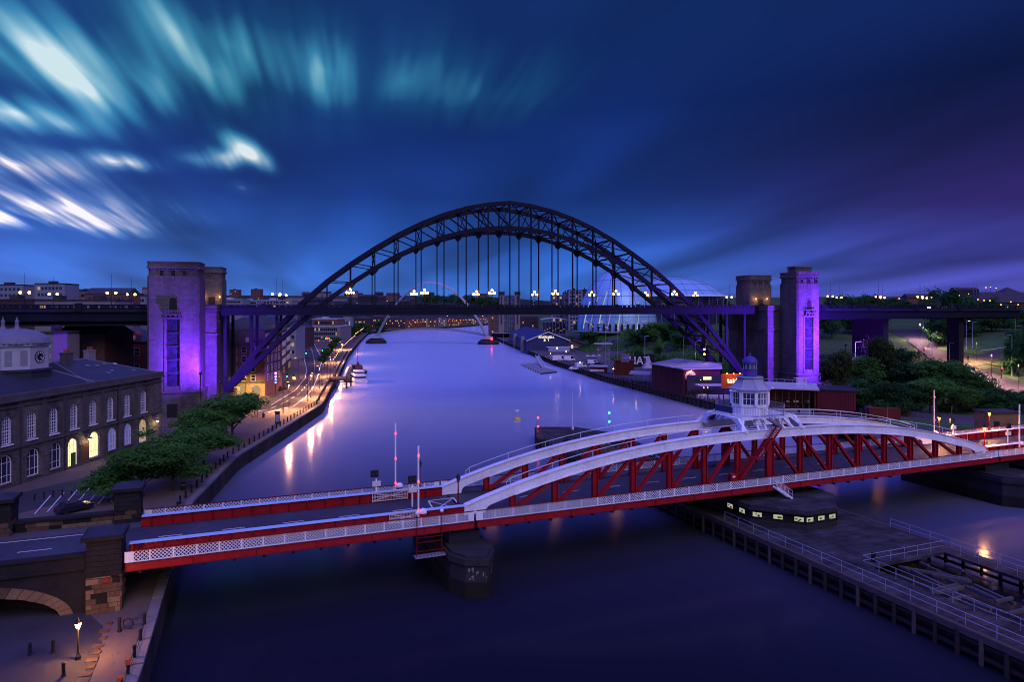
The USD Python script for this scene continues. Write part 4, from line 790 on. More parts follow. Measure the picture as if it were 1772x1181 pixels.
def block(name, label, cat, X0, X1, Y, dp, z0, z1, wall, rows=0, cols=0, w=1.2, h=1.6, lit=.15, roof='flat', rmat='roof_dark', each=False, frame=None, rz=0.0, rh=3.0, glass='dark_glass', litm='lit_window_dim', sidecols=0, group=None, zw=None):
    th = thing(name, label, cat, group); F = Fr((X0, Y), (math.cos(rz), math.sin(rz))); L = X1 - X0
    b = MB(); F.ob(b, 0, L, 0, dp, z0 - 3, z1); b.build('wall', wall, th)
    if roof == 'flat': b = MB(); F.ob(b, -.25, L + .25, -.25, dp + .25, z1, z1 + .5); F.ob(b, L * .3, L * .5, dp * .3, dp * .6, z1 + .5, z1 + 2.0); b.build('roof', rmat, th)
    elif roof == 'gable':
        b = MB(); b.plate(sg.Polygon([(-.4, 0), (dp + .4, 0), (dp / 2, rh)]), F.p(-.3, 0, z1), F.n, UP, F.e, L + .6); b.build('roof', rmat, th)
    else:
        b = MB(); i = min(dp / 2, L / 2.2); v = [F.p(-.4, -.4, z1), F.p(L + .4, -.4, z1), F.p(L + .4, dp + .4, z1), F.p(-.4, dp + .4, z1), F.p(i, dp / 2, z1 + rh), F.p(L - i, dp / 2, z1 + rh)]
        b.add(v, [[0, 1, 5], [0, 5, 4], [1, 2, 5], [2, 3, 4], [2, 4, 5], [3, 0, 4], [0, 2, 1], [0, 3, 2]]); b.build('roof', rmat, th)
    zz = zw or (z0 + .6, z1 - .4)
    if rows: windows(th, F.p(0, 0, z0), F.e, -F.n, L, zz[0], zz[1], rows, cols, w, h, lit, each, frame, glass, litm)
    if sidecols: windows(th, F.p(L, 0, z0), F.n, F.e, dp, zz[0], zz[1], rows, sidecols, w, h, lit, each, frame, glass, litm)
    return th, F
def pxX(px, Y): return (px - 886) / 1181.3 * Y
def pzY(py, Y): return EYE - (py - 533) / 1181.3 * Y
# ---------------------------------------------------------------- streets of the left bank
def sheet_px(pts, z=2.6, dz=.05): return sg.Polygon([tuple(G(x, y, z)[:2]) for x, y in pts])
def ground(poly, name, m, label, z=2.6, h=.05):
    b = MB(); b.prism(poly, z - .2, z + h); return b.build(name, m, None, label=label, kind='structure')
road = sheet_px([(440, 723), (472, 712), (510, 699), (532, 685), (545, 668), (552, 652), (557, 632), (560, 620), (552, 607), (543, 590), (537, 580), (529, 580), (524, 592), (523, 610), (525, 625), (533, 640), (528, 654), (512, 674), (490, 688), (466, 700), (440, 706)])
ground(road, 'quay_road', 'asphalt', 'dark curving road along the left quayside', h=.04)
ground(sheet_px([(425, 706), (440, 706), (490, 688), (480, 684), (430, 694)]), 'side_street', 'asphalt', 'side street mouth by the yellow lit corner', h=.045)
ground(sheet_px([(437, 703), (462, 699), (470, 701), (455, 707), (438, 709)]), 'traffic_island', 'footway', 'pale traffic island in the road mouth', h=.15)
def line_px(pts, m, name, label, w=.25, z=2.66, dash=None):
    P_ = [G(x, y, z) for x, y in pts]; b = MB()
    for a, c in zip(P_[:-1], P_[1:]):
        L = np.linalg.norm(c - a)
        if not dash: b.bar(a, c, w, .02)
        else:
            k = 0.0
            while k < L: b.bar(a + (c - a) * k / L, a + (c - a) * min(1, (k + dash) / L), w, .02); k += 2 * dash
    return b.build(name, m, None, label=label, kind='structure')
line_px([(449, 717), (475, 711), (507, 704), (528, 689), (541, 672), (549, 655), (555, 632), (557, 620), (548, 604), (540, 588)], 'line_paint', 'kerb_line', 'bright line along the road edge beside the promenade', .3)
line_px([(445, 713), (470, 707), (495, 696), (517, 682), (533, 664), (543, 645), (545, 630), (541, 610), (533, 592)], 'line_paint', 'centre_line', 'broken white line down the middle of the quay road', .22, dash=4)
line_px([(470, 701), (490, 689), (512, 675), (528, 655), (531, 640), (526, 620)], 'line_paint', 'kerb_line', 'white edge line on the building side of the quay road', .2)
line_px([(506, 678), (543, 683)], 'footway', 'crossing_band', 'pale crossing band over the quay road', 2.4, z=2.655); line_px([(530, 617), (566, 617)], 'footway', 'crossing_band', 'farther pale crossing band over the quay road', 5, z=2.655)
# ---------------------------------------------------------------- the domed hall beside the tower
HF = Fr((-76.6, 102), (.095, .995)); HP = HF.p
hall = thing('quayside_hall', 'dark stone hall with tall arched windows, slate roof and white domed lantern', 'hall')
def qh(px): return 86.29 / (.095 - (px - 886) / 1181.3) - 102
Q0, Q1, ZE = -14.0, 40.0, 15.6
def archw(c, w, z0, z1): r = w / 2; return sg.Polygon([(c - r, z0), (c + r, z0)] + [(c + r * math.cos(a), z1 - r + r * math.sin(a)) for a in np.linspace(0, PI, 9)])
up = [(qh(p), 1.9, 9.2, 13.55) for p in (-35, 12, 56, 94, 129, 161.5, 192, 221, 249.5)]; lo = [(qh(p), 2.5, 3.3, 7.7) for p in (10, 58, 97)] + [(qh(127), 2.4, 2.7, 7.7), (qh(164), 2.6, 3.2, 7.9), (qh(195), 2.4, 3.5, 7.8), (qh(222.5), 2.2, 3.6, 7.8), (qh(248.5), 2.5, 3.2, 7.9)]
def wallplate(q0, q1, z0, z1, t, wins):
    pl = sg.box(q0, z0, q1, z1)
    for w in wins: pl = pl.difference(archw(*w))
    return pl
b = MB(); b.plate(wallplate(Q0, Q1, 0, ZE, 0, up + lo), HP(0, 0, 0), HF.e, UP, HF.n, .55)
HF.ob(b, Q1 - .5, Q1, .55, 18, 0, ZE); HF.ob(b, Q0, Q1 - .5, 17.5, 18, 0, ZE); hw_ = b.build('wall', 'hall_stone', hall)
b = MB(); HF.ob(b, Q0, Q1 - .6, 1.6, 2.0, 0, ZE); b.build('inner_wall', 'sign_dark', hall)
b = MB(); HF.ob(b, Q0, Q1 + .5, -.55, .5, ZE, ZE + .35); HF.ob(b, Q0, Q1 + .35, -.35, .5, ZE + .35, ZE + 1.1); HF.ob(b, Q1 - .2, Q1 + .5, .5, 18.3, ZE, ZE + 1.1); HF.ob(b, Q0, Q1 + .2, -.22, 0, ZE - .9, ZE - .7); b.build('cornice', 'stone_dark', hall)
b = MB(); HF.ob(b, Q0, Q1 + .15, -.22, 0, 8.35, 8.75); HF.ob(b, Q0, Q1 + .1, -.14, 0, 2.4, 3.0); b.build('string_course', 'stone_dark', hall)
for (qa, _, _, _), (qb, _, _, _) in zip(up[:-1], up[1:]): b = MB(); m = (qa + qb) / 2; HF.ob(b, m - .42, m + .42, -.2, .02, 8.76, ZE - .05); b.build('pilaster', 'stone_dark', hall)
for px in (34, 111, 203): b = MB(); q = qh(px); b.tube(HP(q, -.16, 2.6), HP(q, -.16, ZE - .9), .09, 6); b.build('down_pipe', 'dark_steel', hall)
lit_ids = {3: 'lit_window', 4: 'lit_window', 7: 'lit_window_dim', 5: 'blue_window', 6: 'blue_window'}
for kind, wins in ((0, up), (1, lo)):
    for i, (q, w, z0, z1) in enumerate(wins):
        r = w / 2 - .06; pl = archw(q, w - .12, z0 + .06, z1 - .06); gm = 'dark_glass' if kind == 0 else lit_ids.get(i, 'dark_glass')
        wd = MB().plate(pl, HP(0, .30, 0), HF.e, UP, HF.n, .05).build('window', gm, hall)
        f = MB().plate(pl.difference(pl.buffer(-.11)), HP(0, .18, 0), HF.e, UP, HF.n, .1)
        xs = np.linspace(-w / 2, w / 2, 6)[1:-1] if kind == 0 else (-w * .2, w * .2); zs = np.arange(z0 + .5, z1 - .2, .52) if kind == 0 else (z0 + 1.2, z1 - 1.25)
        for x in xs:
            top = z1 - w / 2 + math.sqrt(max(0, (w / 2) ** 2 - x * x)) - .06; HF.ob(f, q + x - .025, q + x + .025, .24, .30, z0 + .1, top)
        for z in zs:
            hw = w / 2 - .08 if z < z1 - w / 2 else math.sqrt(max(0.01, (w / 2) ** 2 - (z - z1 + w / 2) ** 2)) - .08; th_ = .06 if kind == 0 and abs(z - (z0 + z1) / 2) < .26 else .025; HF.ob(f, q - hw, q + hw, .23, .30, z - th_, z + th_)
        f.build('window_frame', 'white_paint', wd); s = MB(); HF.ob(s, q - w / 2 - .15, q + w / 2 + .15, -.18, .2, z0 - .18, z0 - .02); s.build('sill', 'white_paint' if kind == 0 else 'stone_dark', wd)
        if kind: MB().plate(pl.buffer(.38, join_style=2).difference(pl.buffer(.12)).intersection(sg.box(q - 9, z1 - w / 2, q + 9, 99)), HP(0, -.08, 0), HF.e, UP, HF.n, .12).build('arch_stones', 'stone_dark', hall)
b = MB(); q = qh(146); HF.ob(b, q - .95, q + .95, -.03, .03, 2.65, 6.1); dr = b.build('door', 'boat_wood', hall, label='tall plank door under a wall lamp')
b = MB()
for k in range(5): HF.ob(b, q - .8 + k * .4, q - .76 + k * .4, -.06, -.03, 2.7, 6.0)
HF.ob(b, q - 1.05, q - .95, -.1, .03, 2.6, 6.2); HF.ob(b, q + .95, q + 1.05, -.1, .03, 2.6, 6.2); b.build('door_frame', 'stone_dark', dr)
b = MB(); q = qh(126.5); HF.ob(b, q - .55, q + .55, -.12, -.06, 2.9, 5.2); b.build('green_banner', 'buoy_yellow' if False else 'grass', hall, label='green banner hung beside the lit door')
hall_lamps = []
for px in (150, 268):
    q = qh(px); b = MB().bar(HP(q, 0, 7.0), HP(q, -.7, 7.1), .07); b.lathe([(.05, .15), (.34, 0), (.36, -.08)], HP(q, -.7, 7.1), 8); b.build('lamp_bracket', 'black_iron', hall); MB().ball(HP(q, -.7, 6.85), .22, 1).build('wall_lamp', 'white_lamp', hall); hall_lamps.append(HP(q, -1.0, 6.6))
ZR = 20.3
def hip(q0, q1, r0, r1, zr, m, name='roof'):
    v = [HP(q0, .2, ZE + .9), HP(q1, .2, ZE + .9), HP(q1, 17.8, ZE + .9), HP(q0, 17.8, ZE + .9), HP(r0, 9, zr), HP(r1, 9, zr)]
    rf = MB().add(v, [[0, 1, 5], [0, 5, 4], [1, 2, 5], [2, 3, 4], [2, 4, 5], [3, 0, 4]]).build(name, m, hall)
    b = MB(); b.path([v[4], v[5]], .16, 5); b.path([v[1], v[5], v[2]], .13, 5); b.path([v[0], v[4]], .1, 5); b.build('ridge_tiles', 'lead', rf); return rf
hip(Q0, 21.0, Q0, 16.0, ZR, 'slate'); r2 = hip(19.5, Q1, 21.5, 29.5, ZR - .2, 'pale_slate')
for k in range(7): b = MB(); q = 24 + rng.uniform(0, 11); t = rng.uniform(2, 6); z = ZE + .9 + (t - .2) / 8.8 * (ZR - ZE - 1.0) + .05; b.ob(HP(q, t, z), HF.e * .9, HF.n * .5 + UP * .25, UP * .03); b.build('skylight' if k == 0 else 'new_slate', 'white_roof' if k == 0 else 'lead', r2)
for q, t in ((23.5, 8), (31.5, 9.5), (19.6, 10.5)): b = MB(); HF.ob(b, q - .9, q + .9, t - .6, t + .6, ZE + 2, ZR + 1.2); HF.ob(b, q - 1, q + 1, t - .7, t + .7, ZR + 1.2, ZR + 1.4); ch = b.build('chimney', 'render_pale' if q > 30 else 'stone_dark', hall); b = MB(); [b.tube(HP(q + x, t, ZR + 1.4), HP(q + x, t, ZR + 2.0), .16, 8) for x in (-.5, .1, .6)]; b.build('chimney_pot', 'brick_red', ch)
CQ, CT = 13.2, 9.0; cc = HP(CQ, CT, 0); ph = math.radians(-76)
b = MB().lathe([(5.3, 17.0), (5.3, 19.3), (5.5, 19.35), (5.5, 19.7), (5.0, 19.75)], cc, 8, ph); b.build('lantern_base', 'slate', hall)
dm = MB().lathe([(4.9, 19.7), (4.9, 23.5), (5.2, 23.6), (5.3, 23.9), (4.8, 24.0)], cc, 8, ph).build('lantern', 'dome_white', hall)
MB().lathe([(5.2, 23.96), (5.1, 24.3), (4.7, 24.9), (4.0, 25.5), (3.0, 26.0), (1.8, 26.3), (.4, 26.5)], cc, 16, ph).build('dome', 'lead', hall)
for k in range(8):
    a = ph + PI / 8 + k * PI / 4; d = vec(math.cos(a), math.sin(a), 0); s = np.cross(UP, d); c0 = cc + d * (4.9 * math.cos(PI / 8))
    if k not in (0, 1, 2, 7): continue
    clock = k == 1
    if clock:
        ck = MB(); ck.tube(c0 + UP * 21.7, c0 + UP * 21.7 + d * .12, 1.0, 24); ck = ck.build('clock_face', 'sign_dark', dm); m = MB()
        for h in range(12): x = math.sin(h * PI / 6), math.cos(h * PI / 6); m.bar(c0 + d * .14 + s * x[0] * .62 + UP * (21.7 + x[1] * .62), c0 + d * .14 + s * x[0] * .9 + UP * (21.7 + x[1] * .9), .14, .03, up=d)
        m.bar(c0 + d * .16 + UP * 21.7, c0 + d * .16 + s * .66 + UP * 21.45, .07, .03, up=d); m.bar(c0 + d * .16 + UP * 21.7, c0 + d * .16 + s * .5 + UP * 21.3, .09, .03, up=d); m.build('clock_hands', 'white_paint', hall)
    else:
        for x in (-1.05, 1.05):
            lv = MB()
            for z in np.arange(20.5, 22.9, .26): lv.bar(c0 + s * (x - .5) + UP * z + d * .04, c0 + s * (x + .5) + UP * z + d * .04, .10, .12)
            lv.build('louvre', 'grey_steel', dm)
for x, y in ((-1.0, -1.6), (1.2, -1.4)):
    MB().lathe([(1.0, 25.9), (.55, 26.4), (.3, 26.9), (.26, 27.4), (.34, 27.6), (.2, 27.9), (.02, 28.5)], cc + vec(x, y, 0), 10).build('finial', 'lead', hall)
b = MB()
for k in range(40): a = k * PI / 20; b.ball(cc + vec(5.2 * math.cos(a), 5.2 * math.sin(a), 24.1), .2, 0)
b.build('eaves_ornament', 'lead', hall)
# forecourt and parked cars
ground(sheet_px([(-60, 905), (30, 890), (205, 846), (170, 822), (20, 858), (-60, 872)]), 'car_park', 'asphalt', 'dark parking bays before the domed hall', h=.03)
for k in range(8): line_px([(60 + k * 22, 890 - k * 3.5), (88 + k * 23, 858 - k * 5)], 'line_paint', 'bay_line', 'white parking bay line', .12, z=2.64)
def railing_posts(name, label, cat, pts, h, r, mt, rails=(), group=None, rail_m=None):
    th = thing(name, label, cat, group)
    for p in pts: p = np.asarray(p, float); MB().lathe([(r * 1.5, 0), (r * 1.4, .12), (r, .16), (r, h - .15), (r * 1.25, h - .1), (r * 1.1, h), (r * .3, h + .06)], p, 7).build('post', mt, th)
    b = MB()
    for z in rails:
        for a, c in zip(pts[:-1], pts[1:]): b.tube(np.asarray(a) + UP * z, np.asarray(c) + UP * z, .025, 4)
    b.build('rail', rail_m or mt, th); return th
railing_posts('bollard_row', 'row of short black bollards at the car park edge before the domed hall', 'bollards', [G(60 + k * 16, 867 - k * 2.6) for k in range(9)], .95, .10, 'black_iron', (.85,))
def car(name, label, loc, rz, m, L=4.3, H=1.45, van=False):
    th = thing(name, label, 'van' if van else 'car', None, loc, rz); w = .86
    pr = [(-L / 2, .32), (L / 2, .32), (L / 2, .75), (L / 2 - .12, .85), (L * .27, .95), (L * .12, H), (-L * .28, H), (-L * .44, .95), (-L / 2, .88)] if not van else [(-L / 2, .35), (L / 2, .35), (L / 2, 1.0), (L * .40, 1.2), (L * .30, H), (-L / 2, H + .03)]
    pl = sg.Polygon(pr); MB().plate(pl.buffer(-.02), (0, w, 0), (1, 0, 0), (0, 0, 1), (0, -1, 0), 2 * w).build('body', m, th)
    g = MB(); cab = sg.Polygon([(L * .22, .98), (L * .115, H - .1), (-L * .26, H - .1), (-L * .38, .98)]) if not van else sg.Polygon([(L * .38, 1.22), (L * .30, H - .15), (L * .1, H - .15), (L * .1, 1.2)])
    g.plate(cab, (0, w + .012, 0), (1, 0, 0), (0, 0, 1), (0, -1, 0), 2 * w + .024); g.build('windows', 'dark_glass', th)
    for x in (-L * .31, L * .31):
        for y in (-w + .02, w - .02): MB().tube((x, y - .1, .31), (x, y + .1, .31), .31, 12).build('wheel', 'tyre', th)
    for y in (-.6, .6): MB().box((L / 2 - .01, y, .68), (.05, .32, .16)).build('headlight', 'white_paint', th); MB().box((-L / 2 + .01, y, .72), (.05, .3, .16)).build('tail_light', 'red_paint', th)
    return th
car('parked_car', 'dark car parked in the bays before the domed hall', G(128, 886), 1.0, 'car_black'); car('parked_car', 'black car waiting on the far side of the quay road', G(487, 676), 1.35, 'car_black')
# ---------------------------------------------------------------- trees
def crown_mesh(seed, R, H, n, leaf, lobes=9, flat=.8):
    r = np.random.default_rng(seed); cs = []
    for k in range(lobes):
        a = r.uniform(0, 2 * PI); q = r.uniform(.15, .70) * R; z = r.uniform(.12, .86) * H; cs.append((math.cos(a) * q, math.sin(a) * q, z, r.uniform(.22, .46) * R * (1.1 - .4 * z / H)))
    cs.append((0, 0, H * .5, R * .45)); w = np.array([c[3] ** 2 for c in cs]); m = max(30, n // 34)        # sprays of leaves on every bough
    c = np.array(cs)[r.choice(len(cs), m, p=w / w.sum())]; d = r.normal(size=(m, 3)); d /= np.linalg.norm(d, axis=1, keepdims=True)
    sp = c[:, :3] + d * (c[:, 3] * r.uniform(.55, 1.18, m))[:, None] * np.array([1, 1, flat]); k = r.integers(0, m, n); sg_ = R * r.uniform(.05, .12, m)
    p = sp[k] + r.normal(size=(n, 3)) * sg_[k][:, None] * np.array([1.2, 1.2, .7]); nrm = d[k] + r.normal(size=(n, 3)) * .6 + np.array([0, 0, .45]); nrm /= np.linalg.norm(nrm, axis=1, keepdims=True)
    t = np.cross(nrm, r.normal(size=(n, 3))); t /= np.linalg.norm(t, axis=1, keepdims=True); b = np.cross(nrm, t); s = leaf * r.uniform(.6, 1.4, n)[:, None]
    v = np.stack([p - t * s, p + b * s * .55 - nrm * s * .15, p + t * s, p - b * s * .55 - nrm * s * .15], 1).reshape(-1, 3); i = np.arange(n)[:, None] * 4
    return v, np.vstack([i + [0, 1, 2], i + [0, 2, 3]])
def tree_proto(name, seed, R, H, trunk, n, leaf, m, lobes=9):
    c = proto(name); r = random.Random(seed); b = MB().tube((0, 0, -.3), (.05, .05, trunk + H * .3), .24 * R / 5, 8, .12 * R / 5)
    for k in range(11): a = k * 1.1 + r.random(); b.tube((0, 0, trunk * .8 + k * .2), (math.cos(a) * R * .55, math.sin(a) * R * .55, trunk + H * r.uniform(.3, .7)), .10 * R / 5, 5, .03)
    b.build('trunk', 'bark', c); v, f = crown_mesh(seed, R, H, n, leaf, lobes); v = v + np.array([0, 0, trunk]); MB().add(v, f).build('crown', m, c); return c
TA = [tree_proto('broad_tree', 3, 5.0, 8.0, 2.6, 9500, .23, 'leaf_mid', 16), tree_proto('broad_tree', 8, 5.0, 7.4, 2.4, 9500, .23, 'leaf_mid', 18)]
TD = [tree_proto('dark_tree', 5, 5.0, 8.5, 1.2, 8500, .26, 'leaf_dark', 17), tree_proto('dark_tree', 12, 5.0, 7.0, .8, 8500, .26, 'leaf_dark', 15)]
TOL = tree_proto('olive_tree', 21, 5.0, 7.5, .8, 7500, .25, 'leaf_olive', 14); TSM = tree_proto('street_tree', 31, 2.2, 4.0, 2.2, 1500, .22, 'leaf_mid', 8)
SH = tree_proto('shrub', 41, 3.0, 3.2, .1, 1300, .24, 'leaf_mid', 8); SHD = tree_proto('shrub', 44, 3.0, 3.0, .1, 1200, .26, 'leaf_dark', 8)
def tree(cls, name, label, x, y, z, sc, rz=None, cat='tree', group=None): return copy(name, cls, label, cat, group, (x, y, z), rng.uniform(0, 6) if rz is None else rz, sc)
for k, (px, by, tp, hw, lab) in enumerate(((402, 764, 680, 56, 'leafy street tree nearest the yellow lit corner under the arch'), (345, 772, 700, 56, 'leafy tree between the violet tower and the promenade railing'), (352, 806, 738, 56, 'lower leafy tree leaning out over the promenade'), (292, 822, 736, 60, 'wide leafy tree in front of the lit hall corner'), (245, 862, 772, 66, 'leafy tree nearest the swing bridge gate piers'), (198, 868, 812, 46, 'low dark leafy tree beside the car park'), (300, 850, 772, 52, 'leafy tree at the promenade side of the hall lawn'))):
    g = G(px, by); h = EYE - 2.6 - (tp - 533) / 1181.3 * g[1]; R = hw / 1181.3 * g[1]; tree(TA[k % 2], 'broad_tree', lab, g[0], g[1], 2.6, (R / 4.6, R / 4.6, h / 10.2))
for px, by, lab in ((562, 640, 'small dark street tree by the promenade, nearest of three'), (574, 622, 'yellow-lit small street tree, middle of three on the promenade'), (581, 611, 'small street tree, farthest of three on the promenade')): g = G(px, by); tree(TSM, 'street_tree', lab, g[0], g[1], 2.6, 1.75)
# ---------------------------------------------------------------- buildings of the left bank
block('brick_building', 'plum brick building with one white window below the left viaduct', 'building', pxX(95, 186), pxX(181, 186), 186, 14, 0, pzY(579, 186), 'brick_brown', roof='gable', rmat='pale_slate', rh=3)
th = [p for p in stage.GetPrimAtPath('/World').GetChildren() if p.GetName() == 'brick_building'][0]
windows(th, D(113, 606, 185.95), (1, 0, 0), (0, -1, 0), 2.2, pzY(616, 186), pzY(600, 186), 1, 1, 1.9, 2.3, 1, True, 'white_paint', litm='blue_window', m0=0)
block('pale_building', 'pale rendered gable building right of the domed lantern', 'building', pxX(66, 168), pxX(93, 168), 168, 10, 0, pzY(578, 168), 'render_pale', 3, 2, .5, .9, 0, roof='flat', zw=(14, 22), each=True)
block('red_building', 'red brick building with dormers glowing in lamplight beside the left tower', 'building', pxX(179, 206), pxX(250, 206), 206, 14, 0, pzY(592, 206), 'brick_red', 3, 4, 1.5, 2.2, .1, roof='hip', rmat='pale_slate', rh=4.2, each=True, frame='cream_paint', zw=(5, 19))
rb = [p for p in stage.GetPrimAtPath('/World').GetChildren() if p.GetName() == 'red_building'][0]
for px in (189, 216, 232): b = MB(); x = pxX(px, 206); b.plate(sg.Polygon([(-1, 0), (1, 0), (1, 2), (0, 3), (-1, 2)]), (x, 205.9, pzY(591, 206)), (1, 0, 0), UP, (0, 1, 0), 3); b.build('dormer', 'brick_red', rb); MB().box((x, 205.85, pzY(591, 206) + 1.1), (1.0, .1, 1.3)).build('dormer_window', 'cream_paint', rb)
# corner block and the long terrace of the quay road
F0 = G(458, 686); F1 = G(512, 628); QD = Fr(F0[:2], (F1 - F0)[:2]); LQD = np.linalg.norm((F1 - F0)[:2])
cb, F = block('corner_building', 'stone corner building with a yellow lit ground floor seen through the arch foot', 'building', F0[0] - 27, F0[0], F0[1], 16, 2.6, 19.0, 'brick_brown', 4, 8, 1.3, 2.0, .12, roof='hip', rmat='pale_slate', rh=4.5, each=True, frame='cream_paint', zw=(6.8, 18.4), sidecols=4)
b = MB(); F.ob(b, -.2, 27.2, -.25, .1, 2.6, 6.6); b.build('ground_floor', 'pale_stone', cb)
for k in range(6): b = MB().plate(archw(2.5 + k * 4.4, 2.4, 2.7, 6.0), F.p(0, -.3, 0), F.e, UP, F.n, .08); b.build('arched_opening', 'lit_window_dim' if k in (4, 5) else 'dark_glass', cb)
b = MB(); F.ob(b, -.4, 27.4, -.5, .1, 6.6, 7.1); F.ob(b, -.4, 27.4, -.5, .1, 12.6, 12.9); F.ob(b, -.5, 27.5, -.6, .2, 18.7, 19.1); b.build('string_course', 'stone_dark', cb)
for k in range(4): b = MB().plate(sg.Polygon([(-1, 0), (1, 0), (1, 1.8), (0, 2.8), (-1, 1.8)]), F.p(5 + k * 5.5, .3, 19), F.e, UP, F.n, 3); b.build('dormer', 'brick_brown', cb); b = MB(); F.ob(b, 4.5 + k * 5.5, 5.5 + k * 5.5, .22, .3, 19.3, 20.8); b.build('dormer_window', 'cream_paint', cb)
sx = 2.0
for k, (L, h, m, lab) in enumerate(((19, 20.5, 'stone_dark', 'dark stone office front with tall windows, next to the yellow lit corner'), (17, 17.5, 'brick_dark', 'dark brick quayside front, second along the terrace behind the arch leg'), (22, 21.5, 'hall_stone', 'tall stone quayside front in the middle of the terrace'), (20, 18.5, 'brick_brown', 'brown brick quayside front near the end of the terrace'), (24, 20.0, 'stone_dark', 'last dark office at the end of the terrace by the road bend'))):
    p0 = QD.p(sx, 0); th, F = block('terrace_office', lab, 'building', p0[0], p0[0] + L - .4, p0[1], 14, 2.6, 2.6 + h, m, 5, int(L / 2.6), 1.1, 2.0, .10, roof='gable' if k % 2 else 'hip', rmat='pale_slate', rh=4, each=True, rz=QD.rz) if False else (None, None)
    th = thing('terrace_office', lab, 'building'); b = MB(); QD.ob(b, sx, sx + L - .3, .3, 15, 0, 2.6 + h); b.build('wall', m, th)
    b = MB(); i = 5; v = [QD.p(sx - .1, 0, 2.6 + h), QD.p(sx + L - .2, 0, 2.6 + h), QD.p(sx + L - .2, 15.3, 2.6 + h), QD.p(sx - .1, 15.3, 2.6 + h), QD.p(sx + 3, 7.5, 6.4 + h), QD.p(sx + L - 3, 7.5, 6.4 + h)]; b.add(v, [[0, 1, 5], [0, 5, 4], [1, 2, 5], [2, 3, 4], [2, 4, 5], [3, 0, 4], [0, 2, 1], [0, 3, 2]]); b.build('roof', 'pale_slate', th)
    windows(th, QD.p(sx, .3, 2.6), QD.e, -QD.n, L - .3, 6.5, 2.2 + h, 4, int(L / 3.0), 1.2, 2.1, .26, True, 'cream_paint'); windows(th, QD.p(sx, .3, 2.6), QD.e, -QD.n, L - .3, 2.8, 6.3, 1, int(L / 4), 2.4, 2.8, .5, True, 'stone_dark')
    b = MB(); QD.ob(b, sx, sx + L - .3, -.15, .3, 6.3, 6.7); QD.ob(b, sx, sx + L - .3, -.3, .3, 2.2 + h, 2.65 + h); b.build('cornice', 'stone_dark', th); sx += L
block('law_court', 'broad pale stepped building with banded floors above the quay road bend', 'building', pxX(533, 560), pxX(588, 560), 560, 40, 2.6, pzY(566, 560), 'render_pale', 3, 14, 1.2, 2.2, .25, roof='flat', rmat='white_roof', frame='dark_steel')
block('law_court_upper', 'set-back upper storey of the pale stepped building', 'building', pxX(540, 570), pxX(583, 570), 570, 26, pzY(566, 560), pzY(553, 570), 'brick_brown', 1, 16, 1.0, 2.4, .1, roof='flat', rmat='white_roof')
block('pale_tower', 'small pale tower block above the stepped building', 'building', pxX(546, 590), pxX(558, 590), 590, 8, 12, pzY(549, 590), 'render_white', 2, 3, .8, 1.2, .2)
block('white_office', 'slender white office with upright fins behind the quay trees', 'building', pxX(594, 700), pxX(607, 700), 700, 12, 3, pzY(548, 700), 'render_white', 1, 4, 1.0, 8, .2)
for k, (a, c, y, tp, m, lab) in enumerate(((392, 420, 300, 566, 'render_pale', 'pale roofed block high behind the arch leg, left'), (425, 470, 330, 560, 'brick_brown', 'brown block high behind the arch leg, middle'), (478, 512, 360, 557, 'render_white', 'white block with a round window high behind the arch leg'), (500, 532, 470, 562, 'brick_dark', 'dark block left of the pale stepped building'))): block('back_building', lab, 'building', pxX(a, y), pxX(c, y), y, 16, 4, pzY(tp + 6, y), m, 4, 6, 1.2, 1.8, .12, roof='hip', rmat='pale_slate', rh=4)
# ---------------------------------------------------------------- hill top skyline left
H = 'building on the left skyline'
for k, (a, c, y, tp, bt, m, rows, cols, lab, rf) in enumerate(((-20, 40, 430, 494, 534, 'render_white', 4, 7, 'stepped white flats at the far left skyline', 'flat'), (40, 62, 440, 502, 534, 'render_pale', 3, 3, 'low pale house between the two stepped flats', 'flat'), (60, 112, 425, 492, 534, 'render_white', 4, 7, 'stepped white flats with a red roof light, second on the left skyline', 'flat'), (112, 132, 440, 502, 534, 'render_white', 3, 5, 'white finned block on the left skyline', 'flat'), (132, 150, 445, 505, 534, 'render_pale', 3, 4, 'small pale block with a chimney on the left skyline', 'flat'), (146, 222, 430, 509, 534, 'brick_brown', 2, 9, 'long brown roofed warehouse on the left skyline', 'gable'), (222, 252, 460, 513, 534, 'render_white', 2, 5, 'white house beside the left tower on the skyline', 'flat'))):
    X0, X1 = pxX(a, y), pxX(c, y); z1 = pzY(tp if rf == 'flat' else tp, y); block('hill_building', lab, 'building', X0, X1, y, 14, 16, z1, m, rows, cols, 1.6, 1.9, .14, roof=rf, rmat='roof_dark', zw=(28, z1 - .6), rh=4.0)
for a, c, lab in ((-20, 60, 'long low wall building behind the left viaduct, darker half'), (60, 128, 'plain violet-grey low building behind the left viaduct'), (128, 200, 'buff low building with small windows behind the left viaduct')): block('low_building', lab, 'building', pxX(a, 250), pxX(c, 250) - .2, 250, 12, 8, pzY(520 if a < 60 else 521, 250), 'render_pale' if a > 0 else 'brick_dark', 1, 3, 2.2, 1.4, .1, roof='flat', zw=(29.5, 31.5))
for a, c, tp, bt, lab, m in ((397, 412, 502, 516, 'left of two tower blocks on the skyline', 'brick_brown'), (434, 450, 501, 516, 'right of two tower blocks on the skyline', 'brick_brown')): block('tower_block', lab, 'tower block', pxX(a, 1300), pxX(c, 1300), 1300, 16, 20, pzY(tp, 1300), m, 9, 5, 1.9, 1.6, .08)
